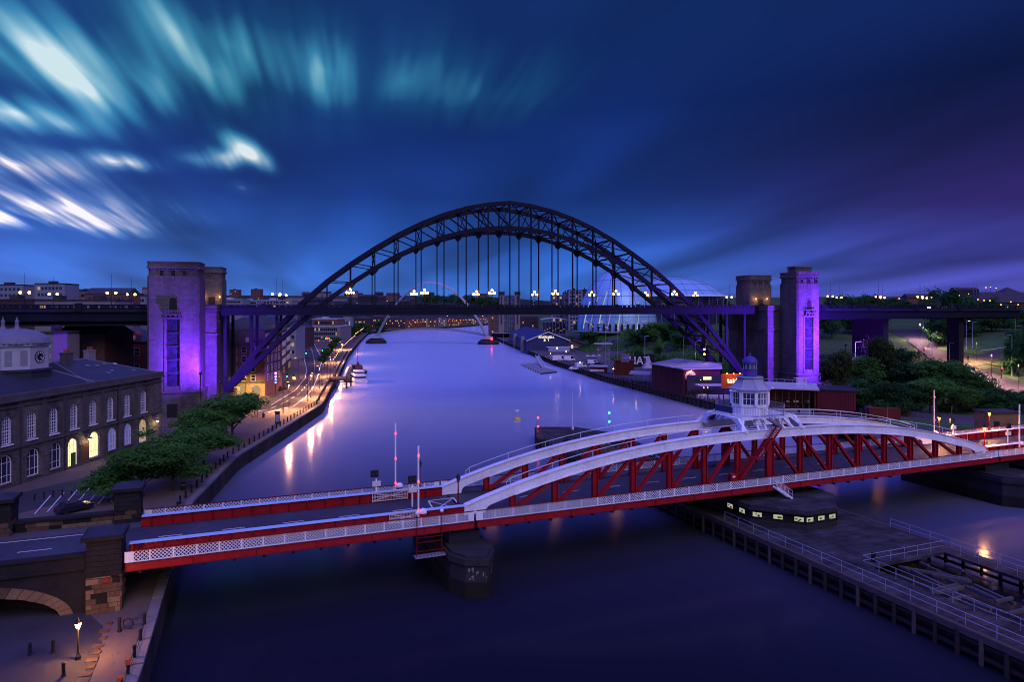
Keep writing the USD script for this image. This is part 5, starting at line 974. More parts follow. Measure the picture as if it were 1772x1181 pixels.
for a, c, y, tp, lab in ((372, 420, 620, 519, 'long low white roofed building right of the left tower'), (415, 445, 640, 521, 'low white building behind the white roofs'), (445, 505, 660, 520, 'white low office with square windows near the twin mast lamps')): block('skyline_building', lab, 'building', pxX(a, y), pxX(c, y), y, 18, 14, pzY(tp, y), 'render_white', 2, 9, 2.0, 1.8, .1, rmat='white_roof', zw=(pzY(533, y), pzY(tp, y) - .4))
# ---------------------------------------------------------------- gate piers and arch beside the near end of the swing bridge
STN = ['brown_stone', 'sand_stone', 'brown_stone', 'sand_stone', 'brown_stone', 'brown_stone', 'weed_stone']
def stones(th, o, e, n, L, z0, z1, course, avg, mats, prob=1.0):
    z, row = z0, 0
    while z < z1 - .05:
        h = min(course * rng.uniform(.85, 1.15), z1 - z); x = -(row % 2) * avg * .5
        while x < L - .02:
            w = avg * rng.uniform(.6, 1.4); a, c = max(0, x), min(L, x + w)
            if c - a > .12: p = np.asarray(o, float) + e * (a + .02) + UP * (z + .02 - o[2]); d = rng.uniform(.03, .12); MB().ob(p - n * .1, e * (c - a - .04), n * (.1 + d), UP * (h - .04)).build('stone', rng.choice(mats), th)
            x += w
        z += h; row += 1
def gate_pier(s, t, w, label, z0, full=False):
    th = thing('gate_pier', label, 'gate pier'); h = w / 2; zc = 9.2 if full else 10.2; b = MB(); SB.ob(b, s - h + .1, s + h - .1, t - h + .1, t + h - .1, -1, zc + .1); b.build('core', 'mortar', th)
    for o, e, n in ((P(s - h + .1, t - h + .1, z0), SB.e, -SB.n), (P(s + h - .1, t - h + .1, z0), SB.n, SB.e)): stones(th, o, e, n, w - .2, z0, 5.9 if full else 8.2, .46, .95, STN if full else ['soot_stone', 'brown_stone', 'soot_stone']); stones(th, o + UP * 0, e, n, w - .2, 5.9 if full else 8.2, zc, .5, 1.1, ['soot_stone'])  # upper courses coloured black for the unlit height
    b = MB(); SB.ob(b, s - h - .25, s + h + .25, t - h - .25, t + h + .25, zc, zc + .35); b.build('cap', 'soot_stone', th)
    b = MB(); v = [P(s - h - .1, t - h - .1, zc + .35), P(s + h + .1, t - h - .1, zc + .35), P(s + h + .1, t + h + .1, zc + .35), P(s - h - .1, t + h + .1, zc + .35), P(s - .6, t - .6, zc + .7), P(s + .6, t - .6, zc + .7), P(s + .6, t + .6, zc + .7), P(s - .6, t + .6, zc + .7)]; b.add(v, [[0, 1, 5], [0, 5, 4], [1, 2, 6], [1, 6, 5], [2, 3, 7], [2, 7, 6], [3, 0, 4], [3, 4, 7], [4, 5, 6], [4, 6, 7], [0, 2, 1], [0, 3, 2]]); b.build('cap_slope', 'slate', th); return th
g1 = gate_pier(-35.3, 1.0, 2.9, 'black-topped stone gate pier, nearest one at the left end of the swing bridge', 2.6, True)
MB().tube(P(-35.0, -.50, 5.6), P(-35.0, -.62, 5.6), .22, 12).build('round_plaque', 'red_paint', g1)
gate_pier(-35.2, 14.0, 2.6, 'tall dark stone gate pier beside the leafy tree', 2.6); gate_pier(-46.8, 13.8, 2.7, 'dark stone gate pier at the left edge of the frame', 2.6)
wl = thing('parapet_wall', 'rough brown stone parapet between the two far gate piers', 'wall'); b = MB(); SB.ob(b, -45.4, -36.5, 13.4, 14.2, 2.6, 7.7); b.build('core', 'mortar', wl); stones(wl, P(-45.4, 13.4, 6.7), SB.e, -SB.n, 8.9, 6.7, 7.7, .5, 1.1, STN); b = MB(); SB.ob(b, -45.4, -36.5, 13.2, 14.4, 7.7, 7.95); b.build('coping', 'soot_stone', wl)
ar = thing('road_arch', 'dark stone arch carrying the bridge road over the lower quay street', 'arch'); hole = sg.Polygon([(-46.4 + 7.7 * math.cos(a), 2.3 + 2.75 * math.sin(a)) for a in np.linspace(0, PI, 24)])
b = MB(); b.plate(sg.box(-72, 0, -36.8, 6.5).difference(hole), P(0, .45, 0), SB.e, UP, SB.n, 13.0); b.build('spandrel', 'soot_stone', ar)
for k in range(26):
    a0, a1 = PI * (k + .03) / 26, PI * (k + .97) / 26; q = [(-46.4 + r * math.cos(a) * 1, 2.3 + (r - 4.95) * math.sin(a)) for r, a in ((7.72, a0), (7.72, a1), (8.7, a1), (8.7, a0))]; q = [(x, max(2.3, 2.3 + (2.77 + (.95 if i > 1 else 0)) * math.sin((a0, a1, a1, a0)[i]))) for i, (x, _) in enumerate(q)]
    MB().plate(sg.Polygon(q).buffer(0), P(0, .45 - rng.uniform(.05, .13), 0), SB.e, UP, SB.n, .2).build('voussoir', 'sand_stone' if k < 9 else 'brown_stone', ar)
b = MB(); SB.ob(b, -72, -36.8, .2, .75, 6.5, 7.75); SB.ob(b, -72, -36.8, .05, .9, 7.75, 7.95); b.build('parapet', 'soot_stone', ar)
for s0, s1 in ((-72, -33.62),): b = MB(); SB.ob(b, s0, s1, 3.0, 11.0, 6.5, 6.67); b.build('road_surface', 'bridge_asphalt', ar); b = MB(); SB.ob(b, s0, s1, .8, 3.0, 6.5, 6.8); SB.ob(b, s0, s1, 11.0, 13.3, 6.5, 6.8); b.build('footway', 'footway', ar)
b = MB(); SB.ob(b, -72, -38, 10.7, 10.82, 6.67, 6.678); SB.ob(b, -72, -38, 3.2, 3.32, 6.67, 6.678)
for k in range(6): SB.ob(b, -66 + k * 5.6, -63.2 + k * 5.6, 7.0, 7.1, 6.67, 6.678)
b.build('lane_marking', 'line_paint', ar)
# lower quay street with its lantern
ground(sg.Polygon([tuple(G(*p)[:2]) for p in ((-60, 1230), (140, 1215), (172, 1140), (178, 1085), (150, 1060), (-60, 1045))]), 'lower_street', 'asphalt', 'dark street running under the road arch', h=.03)
for k in range(10): a, c = G(196 - k * 5, 1078 + k * 12.5), G(178 - k * 5.6, 1080 + k * 12.5); MB().ob(a, (c - a) * (1.0 if k % 2 else .6), vec(.16, -.55, 0), UP * .09).build('edge_slab', 'brown_stone', None, kind='structure')
def lantern(c):
    MB().lathe([(.2, 0), (.2, .3), (.13, .4), (.08, .5), (.06, 2.25), (.1, 2.3), (.1, 2.4), (.04, 2.42)], (0, 0, 0), 8).build('post', 'black_iron', c)
    MB().lathe([(.12, 2.44), (.25, 2.86)], (0, 0, 0), 6).build('lantern', 'white_lamp', c); b = MB().lathe([(.29, 2.86), (.3, 2.9), (.1, 3.1), (.05, 3.2), (.02, 3.3)], (0, 0, 0), 6); [b.tube((.13 * math.cos(a), .13 * math.sin(a), 2.42), (.27 * math.cos(a), .27 * math.sin(a), 2.88), .014, 4) for a in np.arange(6) * PI / 3]; b.build('lantern_cap', 'black_iron', c); return c
g = G(135, 1143); LN = lantern(thing('lantern_lamp', 'small lit lantern on a black post in the lower quay street', 'street lamp', None, g)); L = UsdLux.SphereLight.Define(stage, str(LN.GetPath()) + '/bulb'); L.CreateRadiusAttr(.16); L.CreateIntensityAttr(480 * LS); L.CreateNormalizeAttr(True); L.CreateColorAttr(Gf.Vec3f(1, .42, .12)); L.AddTranslateOp().Set((.45, -.1, 2.66))
for k, (px, py) in enumerate(((52, 1136), (92, 1132), (110, 1172))): railing_posts('bollard', 'short black bollard in the lower street, %s of three' % ('farthest left', 'middle', 'nearest')[k], 'bollard', [G(px, py)], 1.0, .12, 'black_iron')
lp = [G(207, 1094), G(250, 1086), G(243, 1114.5), G(232.7, 1144), G(221.5, 1172.7), G(209, 1205)]
rl = railing_posts('quay_railing', 'heavy black post and rail guard at the edge of the lamp-lit quay', 'railing', lp, 1.15, .13, 'black_iron', (.35, .85)); b = MB()
for px, py in ((221.5, 1172.7), (208, 1205)): b.tube(G(px, py) + UP * .95, G(px, py) + UP * 1.32, .17, 8)
b.build('orange_sleeve', 'orange_plastic', rl); b = MB(); c = G(222, 1092) + UP * .6; [b.tube(c + vec(.42 * math.cos(a), 0, .42 * math.sin(a)), c + vec(.42 * math.cos(a + .45), 0, .42 * math.sin(a + .45)), .05, 5) for a in np.arange(0, 6.2, .42)]; b.build('life_ring', 'black_iron', rl)
# promenade railing
def along(Q, y0, y1, step, off, z=2.62):
    out, Y = [], y0
    while Y < y1:
        X = np.interp(Y, Q[:, 0], Q[:, 1]); X2 = np.interp(Y + 1, Q[:, 0], Q[:, 1]); d = math.hypot(X2 - X, 1); out.append(np.array([X + off / d, Y - off * (X2 - X) / d, z])); Y += step / d
    return out
railing_posts('promenade_railing', 'long row of black posts along the edge of the lamp-lit promenade', 'railing', along(LQ, 76, 250, 3.0, -1.5), 1.1, .13, 'black_iron', (.55, .95))
railing_posts('promenade_railing', 'distant dark railing along the quay beyond the moored boats', 'railing', along(LQ, 254, 420, 4.0, -1.2), 1.1, .12, 'black_iron', (.5, 1.0))
for px, py, lab in ((456, 723, 'black litter bin beside the road bend'), (317, 849, 'black litter bin alone on the pavement near the swing bridge'), (405, 766, 'square black planter box under the street tree')): p = G(px, py); t = thing('litter_bin', lab, 'bin'); MB().lathe([(.3, 0), (.33, .9), (.36, .92), (.36, 1.05), (.2, 1.15)], p, 10).build('body', 'sign_dark', t); MB().lathe([(.37, .78), (.37, .88)], p, 10).build('band', 'grey_steel', t)
p = G(480, 734); t = thing('advert_pillar', 'slim free-standing advert pillar with a pale poster on the promenade', 'advert pillar'); MB().box(p + UP * 1.3, (1.0, .35, 2.6), .4).build('case', 'sign_dark', t); MB().box(p + UP * 2.75, (1.3, .6, .3), .4).build('top', 'dark_steel', t); e = vec(math.cos(.4), math.sin(.4), 0); n = vec(e[1], -e[0], 0); MB().ob(p + n * .18 - e * .38 + UP * .5, e * .76, n * .02, UP * 1.7).build('poster', 'render_white', t)
# ---------------------------------------------------------------- right quay: timber wharf
_YY = np.concatenate([np.arange(120, 500, 1.0), np.arange(500, 1600, 10.)])
def hit(px, py):                         # first point of the right bank's ground on a sight line of the survey
    X = (px - 886) / 1181.3 * _YY; z = right_z(X, _YY); ok = np.nonzero((533 + (EYE - z) / _YY * 1181.3 <= py) & (X > rq(_YY)))[0]; k = ok[0] if len(ok) else -1
    return X[k], _YY[k], z[k]
rz_ = lambda x, y: float(right_z(np.array([x]), np.array([y]))[0])
tq = thing('timber_wharf', 'long timber piled wharf along the right bank below the box buildings', 'wharf')
wp = along(RQ, 168, 392, 2.6, -.25, 0); b = MB()
for a, c in zip(wp[:-1], wp[1:]): b.bar(a + UP * 2.45, c + UP * 2.45, .7, .35); b.bar(a + UP * 1.1, c + UP * 1.1, .3, .3)
b.build('edge_beam', 'timber', tq); b = MB()
for a, c in zip(wp[:-1], wp[1:]): b.bar(a + vec(.5, .15, .3), c + vec(.5, .15, .3), .3, 4.2)
b.build('wall', 'pale_concrete', tq)
for k, p in enumerate(wp): MB().bar(p + UP * -1.5, p + UP * (2.3 if p[1] > 265 else 3.4), .36, .36).build('pile', 'timber' if k % 3 else 'wet_timber', tq)
railing_posts('wharf_railing', 'dark post and rail fence along the top of the timber wharf', 'railing', along(RQ, 150, 392, 2.9, .5), 1.15, .07, 'black_iron', (.4, .75, 1.1))
# pontoon and gangway
pt = thing('pontoon', 'low floating pontoon with pale edges moored by the right quay', 'pontoon'); A_ = G(900, 631, .5); B_ = G(936, 646.5, .5); C_ = G(964, 643.5, .5); D_ = A_ + (C_ - B_)
MB().prism([tuple(x[:2]) for x in (A_, B_, C_, D_)], -.3, .5).build('float', 'hull_dark', pt); MB().prism(sg.Polygon([tuple(x[:2]) for x in (A_, B_, C_, D_)]).buffer(-.3), .5, .56).build('deck', 'grey_steel', pt); b = MB()
for k in range(9): q = A_ + (B_ - A_) * (k + .5) / 9; b.box((q[0], q[1], .3), (.5, .9, .5), .3)
b.build('fender', 'white_paint', pt)
gw = thing('gangway', 'white railed gangway sloping from the quay down to the pontoon', 'gangway'); a, c = G(929, 617, 2.8), G(942, 638, .7); s = np.cross(c - a, UP); s /= np.linalg.norm(s); MB().bar(a, c, 1.6, .12).build('walkway', 'galvanised', gw); b = MB()
for x in (-.8, .8):
    for h in (.5, 1.05): b.bar(a + s * x + UP * h, c + s * x + UP * h, .09, .09)
    for k in range(13): q = a + (c - a) * k / 12 + s * x; b.bar(q, q + UP * 1.05, .07, .07)
b.build('handrail', 'white_paint', gw)
# blue gabled shed
q0 = G(912.5, 607); SF = Fr(q0[:2], (-.096, .995)); Wd = 27.0; Ls = 125.0   # s runs away from us, t to the left; the shed lies at t < 0
sp = lambda s, t, z: SF.p(s, -t, z)
sh = thing('gabled_shed', 'long blue gabled riverside shed with a lit sign on its gable', 'shed'); ze, zr = 8.9, 14.3
MB().plate(sg.Polygon([(0, 0), (Wd, 0), (Wd, ze), (Wd / 2, zr), (0, ze)]), sp(0, 0, 0), -SF.n, UP, SF.e, Ls).build('wall', 'navy_clad', sh); b = MB()
for x0, x1, z0, z1 in ((-.8, Wd / 2, ze - .3, zr), (Wd / 2, Wd + .8, zr, ze - .3)): b.sweep([[sp(s, x0, z0 + .05), sp(s, x1, z1 + .05), sp(s, x1, z1 + .4), sp(s, x0, z0 + .4)] for s in (-.6, Ls + .6)])
b.build('roof', 'navy_clad', sh); b = MB()
for x0, x1, z0, z1 in ((-.8, Wd / 2, ze - .2, zr + .1), (Wd / 2, Wd + .8, zr + .1, ze - .2)): b.bar(sp(-.65, x0, z0), sp(-.65, x1, z1), .25, .5)
b.build('barge_board', 'white_paint', sh)
MB().text('RIVER MILL', 1.3, sp(-.15, 12.3, 10.4), -SF.n, UP, .12).build('lit_sign', 'neon_white', sh); MB().text('B  T', 1.4, sp(-.15, 12.3, 8.4), -SF.n, UP, .12).build('lit_letters', 'neon_white', sh)
for k in range(12): p = sp(8 + k * 9.5, -.06, 3.0); MB().ob(p, SF.e * 3.4, SF.n * .06, UP * 3.6).build('side_window', 'lit_window_dim' if k in (1, 2, 7) else 'dim_glass', sh)
for s in (16, 66): b = MB(); b.box(sp(s, -1.2, 5.5), (2.4, 4.5, 11), SF.rz + PI / 2); b.build('loading_tower', 'render_white', sh)
b = MB().plate(sg.Polygon([(0, 0), (9, 0), (9, 2.6), (4.5, 4.6), (0, 2.6)]), sp(-7, 15, 2.6), -SF.n, UP, SF.e, 7); b.build('entrance_porch', 'pale_slate', sh); b = MB(); b.ob(sp(-14, 12, 2.6), -SF.n * 13, SF.e * 3, UP * 2.6); b.build('kiosk', 'blue_window', sh); b = MB(); b.ob(sp(-15, 10.5, 5.4), -SF.n * 20, SF.e * 5, UP * .25); b.build('kiosk_canopy', 'white_roof', sh)
an = thing('brick_annexe', 'low brick annexe with sloping roof on the right of the blue shed', 'building'); MB().plate(sg.Polygon([(0, 0), (10, 0), (10, 4.4), (0, 8.0)]), sp(3, Wd + .4, 2.0), -SF.n, UP, SF.e, 60).build('wall', 'brick_brown', an); b = MB(); b.sweep([[sp(s, Wd + .3, 10.1), sp(s, Wd + 10.8, 6.4), sp(s, Wd + 10.8, 6.7), sp(s, Wd + .3, 10.4)] for s in (2, 64)]); b.build('roof', 'lead', an); windows(an, sp(3, Wd + .4, 2.6), -SF.n, -SF.e, 10, 3.2, 6.2, 1, 3, 1.5, 2, .6, True, litm='lit_window')
# street lamps of the quays: a mast, an arm and a shaded head that shines downwards
def mast(name, h, arm, m, lamp, glow=True, head=.30):
    c = proto(name); MB().tube((0, 0, 0), (0, 0, 1.0), .13, 8).tube((0, 0, 1.0), (0, 0, h), .09, 7, .06).build('mast', m, c)
    b = MB().path([(0, 0, h), (arm * .3, 0, h + .18), (arm, 0, h + .2)], .05); b.build('arm', m, c)
    b = MB().box((arm + .25, 0, h + .22), (.7, head, .12)); b.build('lamp_housing', m, c)
    if glow: MB().box((arm + .25, 0, h + .12), (.5, head * .8, .08)).build('lamp_glass', lamp, c)
    return c
MS, MW, MU = mast('quay_lamp', 8.0, 1.0, 'black_iron', 'sodium'), mast('quay_lamp', 8.0, 1.0, 'galvanised', 'white_lamp'), mast('unlit_lamp', 9.0, 1.1, 'galvanised', 'white_lamp', False)
def sphere_light(prim, pos, I, col, r=.18):
    L = UsdLux.SphereLight.Define(stage, numbered(str(prim.GetPath()), 'bulb')); L.CreateRadiusAttr(r); L.CreateIntensityAttr(I * LS); L.CreateNormalizeAttr(True); L.CreateColorAttr(Gf.Vec3f(*col)); L.AddTranslateOp().Set(tuple(map(float, pos)))
SOD, WRM = (1, .50, .20), (1, .72, .42)
def star_lamp(label, p, h, m='sodium', I=0, col=SOD, r=.28, post='grey_steel'):
    th = thing('post_lamp', label, 'street lamp'); p = np.asarray(p, float); MB().tube(p, p + UP * (h - .3), .08, 6).build('post', post, th); MB().lathe([(.12, h - .35), (.3, h - .28), (.3, h - .2)], p, 8).build('lamp_base', post, th); MB().ball(p + UP * h, r, 1).build('globe', m, th)
    if I: sphere_light(th, p + UP * (h + .0), I, col, r * 1.02)
    return th
star_lamp('bright starry lamp in front of the brick annexe', G(964, 617), 4.6, 'white_lamp', 900, WRM, .42); star_lamp('small white lamp above the caravan', G(980, 618), 3.0, 'white_lamp', 0, r=.3)
# vehicles on the right quay
for lab, px, py, rz, m, L, Hh in (('white touring caravan on the right quay below the bright lamp', 968, 625, .35, 'van_white', 8, 2.8), ('second pale caravan beside the white one', 985, 625, .3, 'hull_white', 6, 2.6), ('white van parked among the quay stalls', 1005, 637, .5, 'van_white', 5.4, 2.4), ('pale van behind the quay stalls', 1026, 631, -.2, 'hull_white', 5, 2.2)): p = G(px, py); car('parked_van', lab, (p[0], p[1], 2.64), rz, m, L, Hh, True)
for lab, px, py, rz, m in (('pale car parked by the wharf fence', 993, 641, .6, 'van_white'), ('grey car parked behind the white van', 1010, 627, .2, 'car_grey'), ('dark car near the steel watch tower', 1035, 633, .1, 'car_black')): p = G(px, py); car('parked_car', lab, (p[0], p[1], 2.64), rz, m)
st = thing('food_stall', 'red and white food stall near the wharf fence', 'stall'); p = G(1036, 645); MB().box(p + UP * 1.2, (7, 3.2, 2.4), -.25).build('body', 'red_box', st); MB().box(p + UP * 2.7, (7.8, 4.2, .5), -.25).build('roof', 'white_roof', st); MB().box(p + UP * 1.0 + vec(-1, -2.3, 0), (6, .5, .9), -.25).build('counter', 'cream_paint', st)
for lab, px, py in (('row of pale parasols left of the dark parked car', 1017, 624),):
    t = thing('parasol_row', lab, 'parasols'); p = G(px, py)
    for k in range(3): q = p + vec(k * 3.0, k * .8, 0); MB().tube(q, q + UP * 2.4, .05, 5).build('pole', 'grey_steel', t); MB().lathe([(1.5, 2.1), (.05, 2.8)], q, 8).build('canopy', 'white_roof', t)
wt = thing('steel_tower', 'open steel lattice tower with a flat pale canopy on the right quay', 'tower'); p = G(1044, 630); hw = 2.8; zt = pzY(596, p[1]); b = MB()
for x in (-hw, hw):
    for y in (-2, 2): b.bar(p + vec(x, y, 0), (p[0] + x, p[1] + y, zt), .22, .22)
for k in range(4):
    z0, z1 = 2.6 + k * (zt - 2.6) / 4, 2.6 + (k + 1) * (zt - 2.6) / 4
    for y in (-2, 2): b.bar((p[0] - hw, p[1] + y, z0), (p[0] + hw, p[1] + y, z1), .12, .12); b.bar((p[0] + hw, p[1] + y, z0), (p[0] - hw, p[1] + y, z1), .12, .12); b.bar((p[0] - hw, p[1] + y, z1), (p[0] + hw, p[1] + y, z1), .14, .14)
b.build('frame', 'grey_steel', wt); MB().box((p[0], p[1], zt + .2), (8.2, 6, .4)).build('canopy', 'white_roof', wt)
# containers and bars
def rbox(name, label, cat, px0, px1, py, z1, dp, m, rz=-.12, top=None, z0=2.6):
    p = G(px0, py); th = thing(name, label, cat); Y = p[1]; L = pxX(px1, Y) - p[0]; F = Fr((p[0], p[1]), (math.cos(rz), math.sin(rz))); b = MB(); F.ob(b, 0, L, 0, dp, z0 - .5, z1); b.build('wall', m, th); b = MB(); F.ob(b, -.3, L + .3, -.5, dp + .3, z1, z1 + .3); b.build('roof', top or m, th); return th, F, L
rc, F, L = rbox('cargo_container', 'dark red cargo container left of the big white letters', 'container', 1065, 1097, 650, 8.4, 7, 'rust_box', -.05); b = MB()
for k in range(14): F.ob(b, .3 + k * L / 14, .5 + k * L / 14, -.12, 0, 2.8, 8.2)
b.build('corrugation', 'rust_box', rc, kind='stuff')
sg1 = thing('letter_sign', 'dark board with big white letters between red boxes', 'sign'); p = G(1100, 648); Y = p[1] + 4; b = MB().ob((pxX(1097, Y), Y, 5.2), vec(8.6, 0, 0), vec(0, .3, 0), UP * 5.4); b.build('board', 'sign_dark', sg1); MB().text('HAT', 3.1, (pxX(1105, Y) + .2, Y - .05, 6.4), (1, 0, 0), UP, .1).build('letters', 'white_paint', sg1)
s2 = thing('menu_sign', 'small stacked white sign above the red container', 'sign'); p = D(1082, 622, 262)
for k in range(3): MB().ob(p + vec(-1.6, 0, -1.1 + k * 1.15), vec(3.2, 0, 0), vec(0, .1, 0), UP * .85).build('plate', 'render_white', s2)
b = MB(); [b.bar(p + vec(x, .2, -6.0), p + vec(x, .2, 2.2), .15, .15) for x in (-1.5, 1.5)]; b.build('posts', 'dark_steel', s2)
tn = thing('marquee', 'pale pointed marquee left of the dark red box building', 'tent'); p = G(1122, 650); MB().lathe([(3.4, 3.0), (1.4, 5.2), (.15, 8.0)], p, 4, PI / 4).build('canopy', 'white_roof', tn); b = MB(); [b.tube(p + vec(x, y, 0), p + vec(x, y, 3.1), .07, 5) for x in (-2.2, 2.2) for y in (-2.2, 2.2)]; b.build('poles', 'grey_steel', tn)
aw = thing('terrace_canopy', 'flat pale canopy over the terrace tables by the wharf', 'canopy'); p = G(1107, 663); MB().add([p + vec(-4.2, -1, 3.2), p + vec(3.0, -3.2, 2.9), p + vec(4.8, 3, 3.6), p + vec(-2.4, 5, 3.9), p + vec(-4.2, -1, 3.35), p + vec(3.0, -3.2, 3.05), p + vec(4.8, 3, 3.75), p + vec(-2.4, 5, 4.05)], BOXF).build('roof', 'white_roof', aw); b = MB(); [b.tube(p + vec(x, y, 0), p + vec(x, y, 3.2), .06, 5) for x, y in ((-3.9, -.8), (2.9, -2.9), (4.5, 2.8), (-2.2, 4.6))]; b.build('poles', 'grey_steel', aw)
# the dark red box building with the lit mural
pA, pB = G(1128, 671), G(1183, 684); BF = Fr(pA[:2], (pB - pA)[:2]); BL = np.linalg.norm((pB - pA)[:2]); zb = pzY(640, pB[1]); bb = thing('box_building', 'dark red box building with pale roof panels and a lit painted figure', 'building')
FB = Fr(pB[:2], (1.0, .12)); BR = 12.0
pl = sg.Polygon([tuple(x[:2]) for x in (pA, pB, FB.p(BR, 0), FB.p(BR, 0) + vec(6, 20, 0), pA + vec(14, 22, 0))]); MB().prism(pl, 2, zb).build('wall', 'red_box', bb); MB().prism(pl.buffer(.6, join_style=2), zb, zb + .3).build('roof', 'white_roof', bb)
for k in range(4): q = pB + vec(-3 + k * 2.6, 2.5 + k * 3.6, 0); MB().ob((q[0], q[1], zb + .35 + k * .1), vec(12.5, .8, .05), vec(-.5, 2.6, .12), UP * .1).build('roof_panel', 'white_roof', bb)
for k in range(5): MB().bar(BF.p(BL * (k + .5) / 5, -.04, 2.6), BF.p(BL * (k + .5) / 5, -.04, zb - .2), .12, .1).build('wall_rib', 'red_box', bb)
mp = FB.p(2.2, -.06, 0); mu = MB().plate(sg.Point(0, 0).buffer(1.75, 16), mp + UP * (zb - 2.1), FB.e, UP, FB.n, .05).build('mural_disc', 'mural_disc', bb)
for nm, m, poly, dz in (('mural_dress', 'mural_dress', [(-.5, -.6), (.35, -.6), (.9, -2.6), (-1.3, -2.6)], .05), ('mural_hair', 'mural_hair', [(-.62, -.9), (-.68, .2), (-.3, .75), (.3, .75), (.58, .2), (.5, -.6)], .03), ('mural_face', 'mural_skin', [(-.30, -.3), (-.34, .2), (-.1, .5), (.22, .42), (.32, .1), (.15, -.35)], .07), ('mural_legs', 'mural_skin', [(-.7, -2.6), (-.25, -2.6), (-.3, -4.0), (-.6, -4.0)], .05), ('mural_legs', 'mural_skin', [(.05, -2.6), (.5, -2.6), (.4, -4.0), (.1, -4.0)], .05)): MB().plate(sg.Polygon(poly), mp + UP * (zb - 2.1) - FB.n * dz + FB.e * -.1, FB.e, UP, FB.n, .02).build(nm, m, mu if nm != 'mural_dress' else mu)
b = MB().bar(mp + UP * (zb - .25) - FB.n * .05, mp + UP * (zb - .25) - FB.n * .9, .06); b.build('lamp_arm', 'black_iron', bb); MB().ball(mp + UP * (zb - .35) - FB.n * .9, .16, 1).build('mural_lamp', 'sodium', bb); sphere_light(bb, mp + UP * (zb - .4) - FB.n * .95, 60, SOD, .17)
br = thing('bar_hut', 'dark open bar hut with warm lamps and a lit yellow sign', 'bar'); p = G(1222, 690); e = FB.e
b = MB().ob(p + vec(-4, 7, 0) + UP * 0, e * 19, FB.n * .4, UP * 6.2); b.build('back_wall', 'dark_clad', br); MB().ob(p + vec(-1.8, .2, 3.6), e * 12.5, FB.n * 4.5, UP * .2).build('canopy', 'white_roof', br); b = MB(); [b.tube(p + e * x + UP * 0, p + e * x + UP * 3.6, .07, 5) for x in (-1.2, 4, 9.5)]; b.build('posts', 'timber', br)
for k in range(3): MB().ob(p + vec(-2.6 + k * 3.2, -.4 - k * .5, 0), e * 2.9, FB.n * 1.0, UP * 1.15).build('counter', 'white_roof', br)
MB().ob(p + vec(1.0, 6.6, 4.9), e * 2.6, FB.n * .2, UP * .95).build('lit_sign', 'lit_window', br)
for x, y, z in ((-.4, 1.2, 3.1), (.9, 1.6, 3.05), (-.7, 3.6, 5.2)): MB().ball(p + vec(x, y, z), .15, 1).build('lamp', 'sodium', br)
sphere_light(br, p + vec(.2, 1.3, 2.9), 50, SOD, .17)
os_ = thing('orange_sign', 'glowing orange sign board with white letters behind the cabin roof', 'sign'); p = D(1268, 660, 176); MB().ob(p + vec(-2.9, 0, -1.9), vec(5.6, .3, 0), vec(0, .2, 0), UP * 3.8).build('board', 'orange_plastic', os_); MB().text('taki', 1.15, p + vec(-.2, -.06, -.5), (1, .05, 0), UP, .08).build('letters', 'neon_white', os_); b = MB(); [b.bar(p + vec(x, .25, -6.2), p + vec(x, .25, 2), .2, .2) for x in (-2.3, 2)]; b.build('posts', 'dark_steel', os_)
for x in (-1.7, 0, 1.6): b = MB().ball(p + vec(x, -.75, 2.0), .13, 1); b.build('sign_lamp', 'sodium', os_)
sphere_light(os_, p + vec(0, -1.0, 2.0), 30, SOD, .14)
# long brown bar building with open front
p0 = G(1330, 712); p1 = G(1408, 716); LB = Fr(p0[:2], (p1 - p0)[:2]); Lw = np.linalg.norm((p1 - p0)[:2]) + .5; lb = thing('bar_building', 'long brown flat-roofed bar building with shelves in its open front', 'building'); zb2 = pzY(676, p1[1])
b = MB(); LB.ob(b, -4, Lw, 3.0, 14, 2, zb2); LB.ob(b, Lw - .3, Lw, 0, 3, 2, zb2); b.build('wall', 'rust_box', lb); b = MB(); LB.ob(b, -5, Lw + .8, -.8, 14.5, zb2, zb2 + .35); b.build('roof', 'white_roof', lb); b = MB(); LB.ob(b, -4, 2.8, 2.0, 2.95, 5.2, zb2); b.build('front_panel', 'rust_box', lb)
for k in range(7): b = MB(); LB.ob(b, k * Lw / 7, k * Lw / 7 + .2, .1, .3, 2.6, zb2); b.build('post', 'timber', lb)
for z in (3.6, 4.9, 6.1): b = MB(); LB.ob(b, 1.5, Lw - .5, 1.9, 2.8, z, z + .12); b.build('shelf', 'timber', lb)
for k in range(20): b = MB(); x = rng.uniform(1.8, Lw - 1.3); z = rng.choice((2.75, 3.72, 5.02)); LB.ob(b, x, x + rng.uniform(.3, .9), 2.0, 2.6, z, z + rng.uniform(.3, .8)); b.build('stored_box', rng.choice(('cream_paint', 'render_pale', 'lead', 'timber')), lb)
for k in range(3): b = MB(); LB.ob(b, 1 + k * 3.3, 3.7 + k * 3.3, -1.9, -.9, 2.6, 3.5); b.build('bench', 'render_white', lb)
b = MB(); LB.ob(b, Lw - 2.6, Lw - 2.4, 3.4, 12, zb2 + .3, zb2 + .5); LB.ob(b, -4, Lw - 2.4, 13.2, 13.4, zb2 + 1.2, zb2 + 1.3)
for k in range(8): LB.ob(b, -4 + k * 2, -3.9 + k * 2, 13.2, 13.3, zb2 + .3, zb2 + 1.3)
b.build('roof_rail', 'galvanised', lb); wf = MB(); q = LB.p(Lw - 4.5, 4, zb2 + .35)
for k in range(7): wf.bar(q + vec(k * .4, 0, 0), q + vec(k * .4 + .2, 0, 2.2), .06); wf.bar(q + vec(0, 0, k * .33), q + vec(2.8, .1, k * .33), .06)
wf.bar(q + vec(-.8, 0, 2.3), q + vec(3.4, 0, 2.3), .1); wf.build('wire_letters', 'white_paint', lb)
